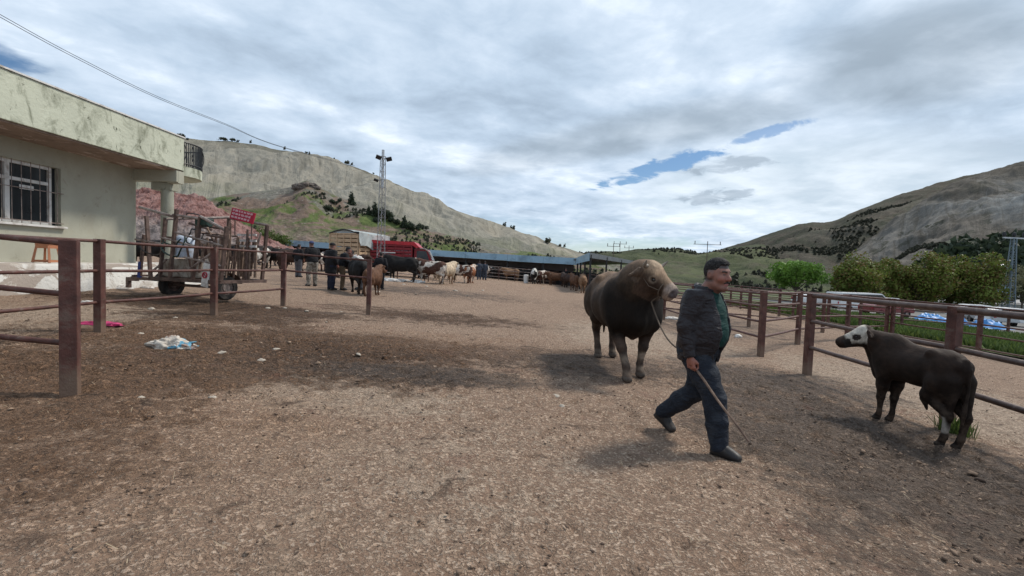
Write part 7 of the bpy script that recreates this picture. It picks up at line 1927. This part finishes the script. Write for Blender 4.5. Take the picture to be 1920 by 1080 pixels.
# crumbs of dung and clods: far too many to count
def clods():
    r = np.random.RandomState(5)
    t = (1 + 5 ** .5) / 2
    ico = np.array([(-1, t, 0), (1, t, 0), (-1, -t, 0), (1, -t, 0), (0, -1, t), (0, 1, t), (0, -1, -t), (0, 1, -t), (t, 0, -1), (t, 0, 1), (-t, 0, -1), (-t, 0, 1)]) / 1.9
    fc = np.array([(0, 11, 5), (0, 5, 1), (0, 1, 7), (0, 7, 10), (0, 10, 11), (1, 5, 9), (5, 11, 4), (11, 10, 2), (10, 7, 6), (7, 1, 8), (3, 9, 4), (3, 4, 2), (3, 2, 6), (3, 6, 8), (3, 8, 9), (4, 9, 5), (2, 4, 11), (6, 2, 10), (8, 6, 7), (9, 8, 1)])
    n_ = 26000
    Y = 1.2 + 11 * r.rand(n_) ** 1.6; X = (r.rand(n_) * 2 - 1) * (Y * 1.1 + 1.0)
    den = .22 + 1.1 * np.exp(-(((X + 3.4) / 2.8) ** 2 + ((Y - 6.7) / 1.6) ** 2)) + .9 * np.exp(-(((X - 3.8) / 1.1) ** 2 + ((Y - 4.8) / 3.0) ** 2)) + .5 * (fbm(X * .9, Y * .9, oct=3, seed=6) > .15)
    k = r.rand(n_) < den * .55; X = X[k]; Y = Y[k]; n_ = len(X)
    s = .003 + .0085 * r.rand(n_) ** 2.5 + (.007 + .014 * (np.exp(-(((X + 3.4) / 2.8) ** 2 + ((Y - 6.7) / 1.6) ** 2)) + np.exp(-(((X - 3.8) / 1.1) ** 2 + ((Y - 4.8) / 3.0) ** 2)))) * (r.rand(n_) < .07) * r.rand(n_)
    V = ico[None] * (1 + .35 * r.normal(size=(n_, 12, 1))) * s[:, None, None] * np.stack([r.uniform(.8, 1.8, n_), r.uniform(.8, 1.5, n_), r.uniform(.4, .9, n_)], 1)[:, None, :]
    a = r.rand(n_) * 6.28; c, s_ = np.cos(a)[:, None], np.sin(a)[:, None]
    V = np.stack([V[..., 0] * c - V[..., 1] * s_, V[..., 0] * s_ + V[..., 1] * c, V[..., 2]], -1)
    V = V + np.stack([X, Y, gz(X) + .008], 1)[:, None, :]
    F = fc[None] + 12 * np.arange(n_)[:, None, None]
    me = np_mesh('clods', V.reshape(-1, 3), F.reshape(-1, 3)); v = r.rand(n_) ** 1.5
    vcol(me, 'Col', np.repeat(np.stack([v, v, v], 1), 12, 0))
    m, nt, b, out = new_mat('dung_clods'); n = N(nt); q = n.sep(n('ShaderNodeAttribute', attribute_name='Col').outputs['Color'])[0]
    n.put(b, 'Base Color', n.mix(q, (0.060, 0.036, 0.024), (0.33, 0.225, 0.155))); b.inputs['Roughness'].default_value = .95
    o = link_mesh('clods', me, m, smooth=True); tag(o, kind='stuff')
clods()
def straw():
    r = np.random.RandomState(8); n_ = 1500
    Y = 1.2 + 10 * r.rand(n_) ** 1.5; X = (r.rand(n_) * 2 - 1) * (Y * 1.1 + 1.0)
    k = fbm(X * .8, Y * .8, oct=3, seed=16) > -.1; X = X[k]; Y = Y[k]; n_ = len(X)
    L_ = .012 + .035 * r.rand(n_) ** 2; a = r.rand(n_) * 6.28; w = .0014 + .0012 * r.rand(n_); dx, dy = np.cos(a), np.sin(a); z = gz(X) + .022 + .01 * r.rand(n_); t = r.normal(size=n_) * .006
    V = np.stack([np.stack([X - dx * L_ - dy * w, Y - dy * L_ + dx * w, z - t], 1), np.stack([X - dx * L_ + dy * w, Y - dy * L_ - dx * w, z - t], 1), np.stack([X + dx * L_ + dy * w, Y + dy * L_ - dx * w, z + t], 1), np.stack([X + dx * L_ - dy * w, Y + dy * L_ + dx * w, z + t], 1)], 1).reshape(-1, 3)
    me = np_mesh('straw', V, np.arange(n_ * 4).reshape(-1, 4)); o = link_mesh('straw', me, paint('dry_straw', (0.30, 0.23, 0.15), .8, .3, 3)); tag(o, kind='stuff')
straw()
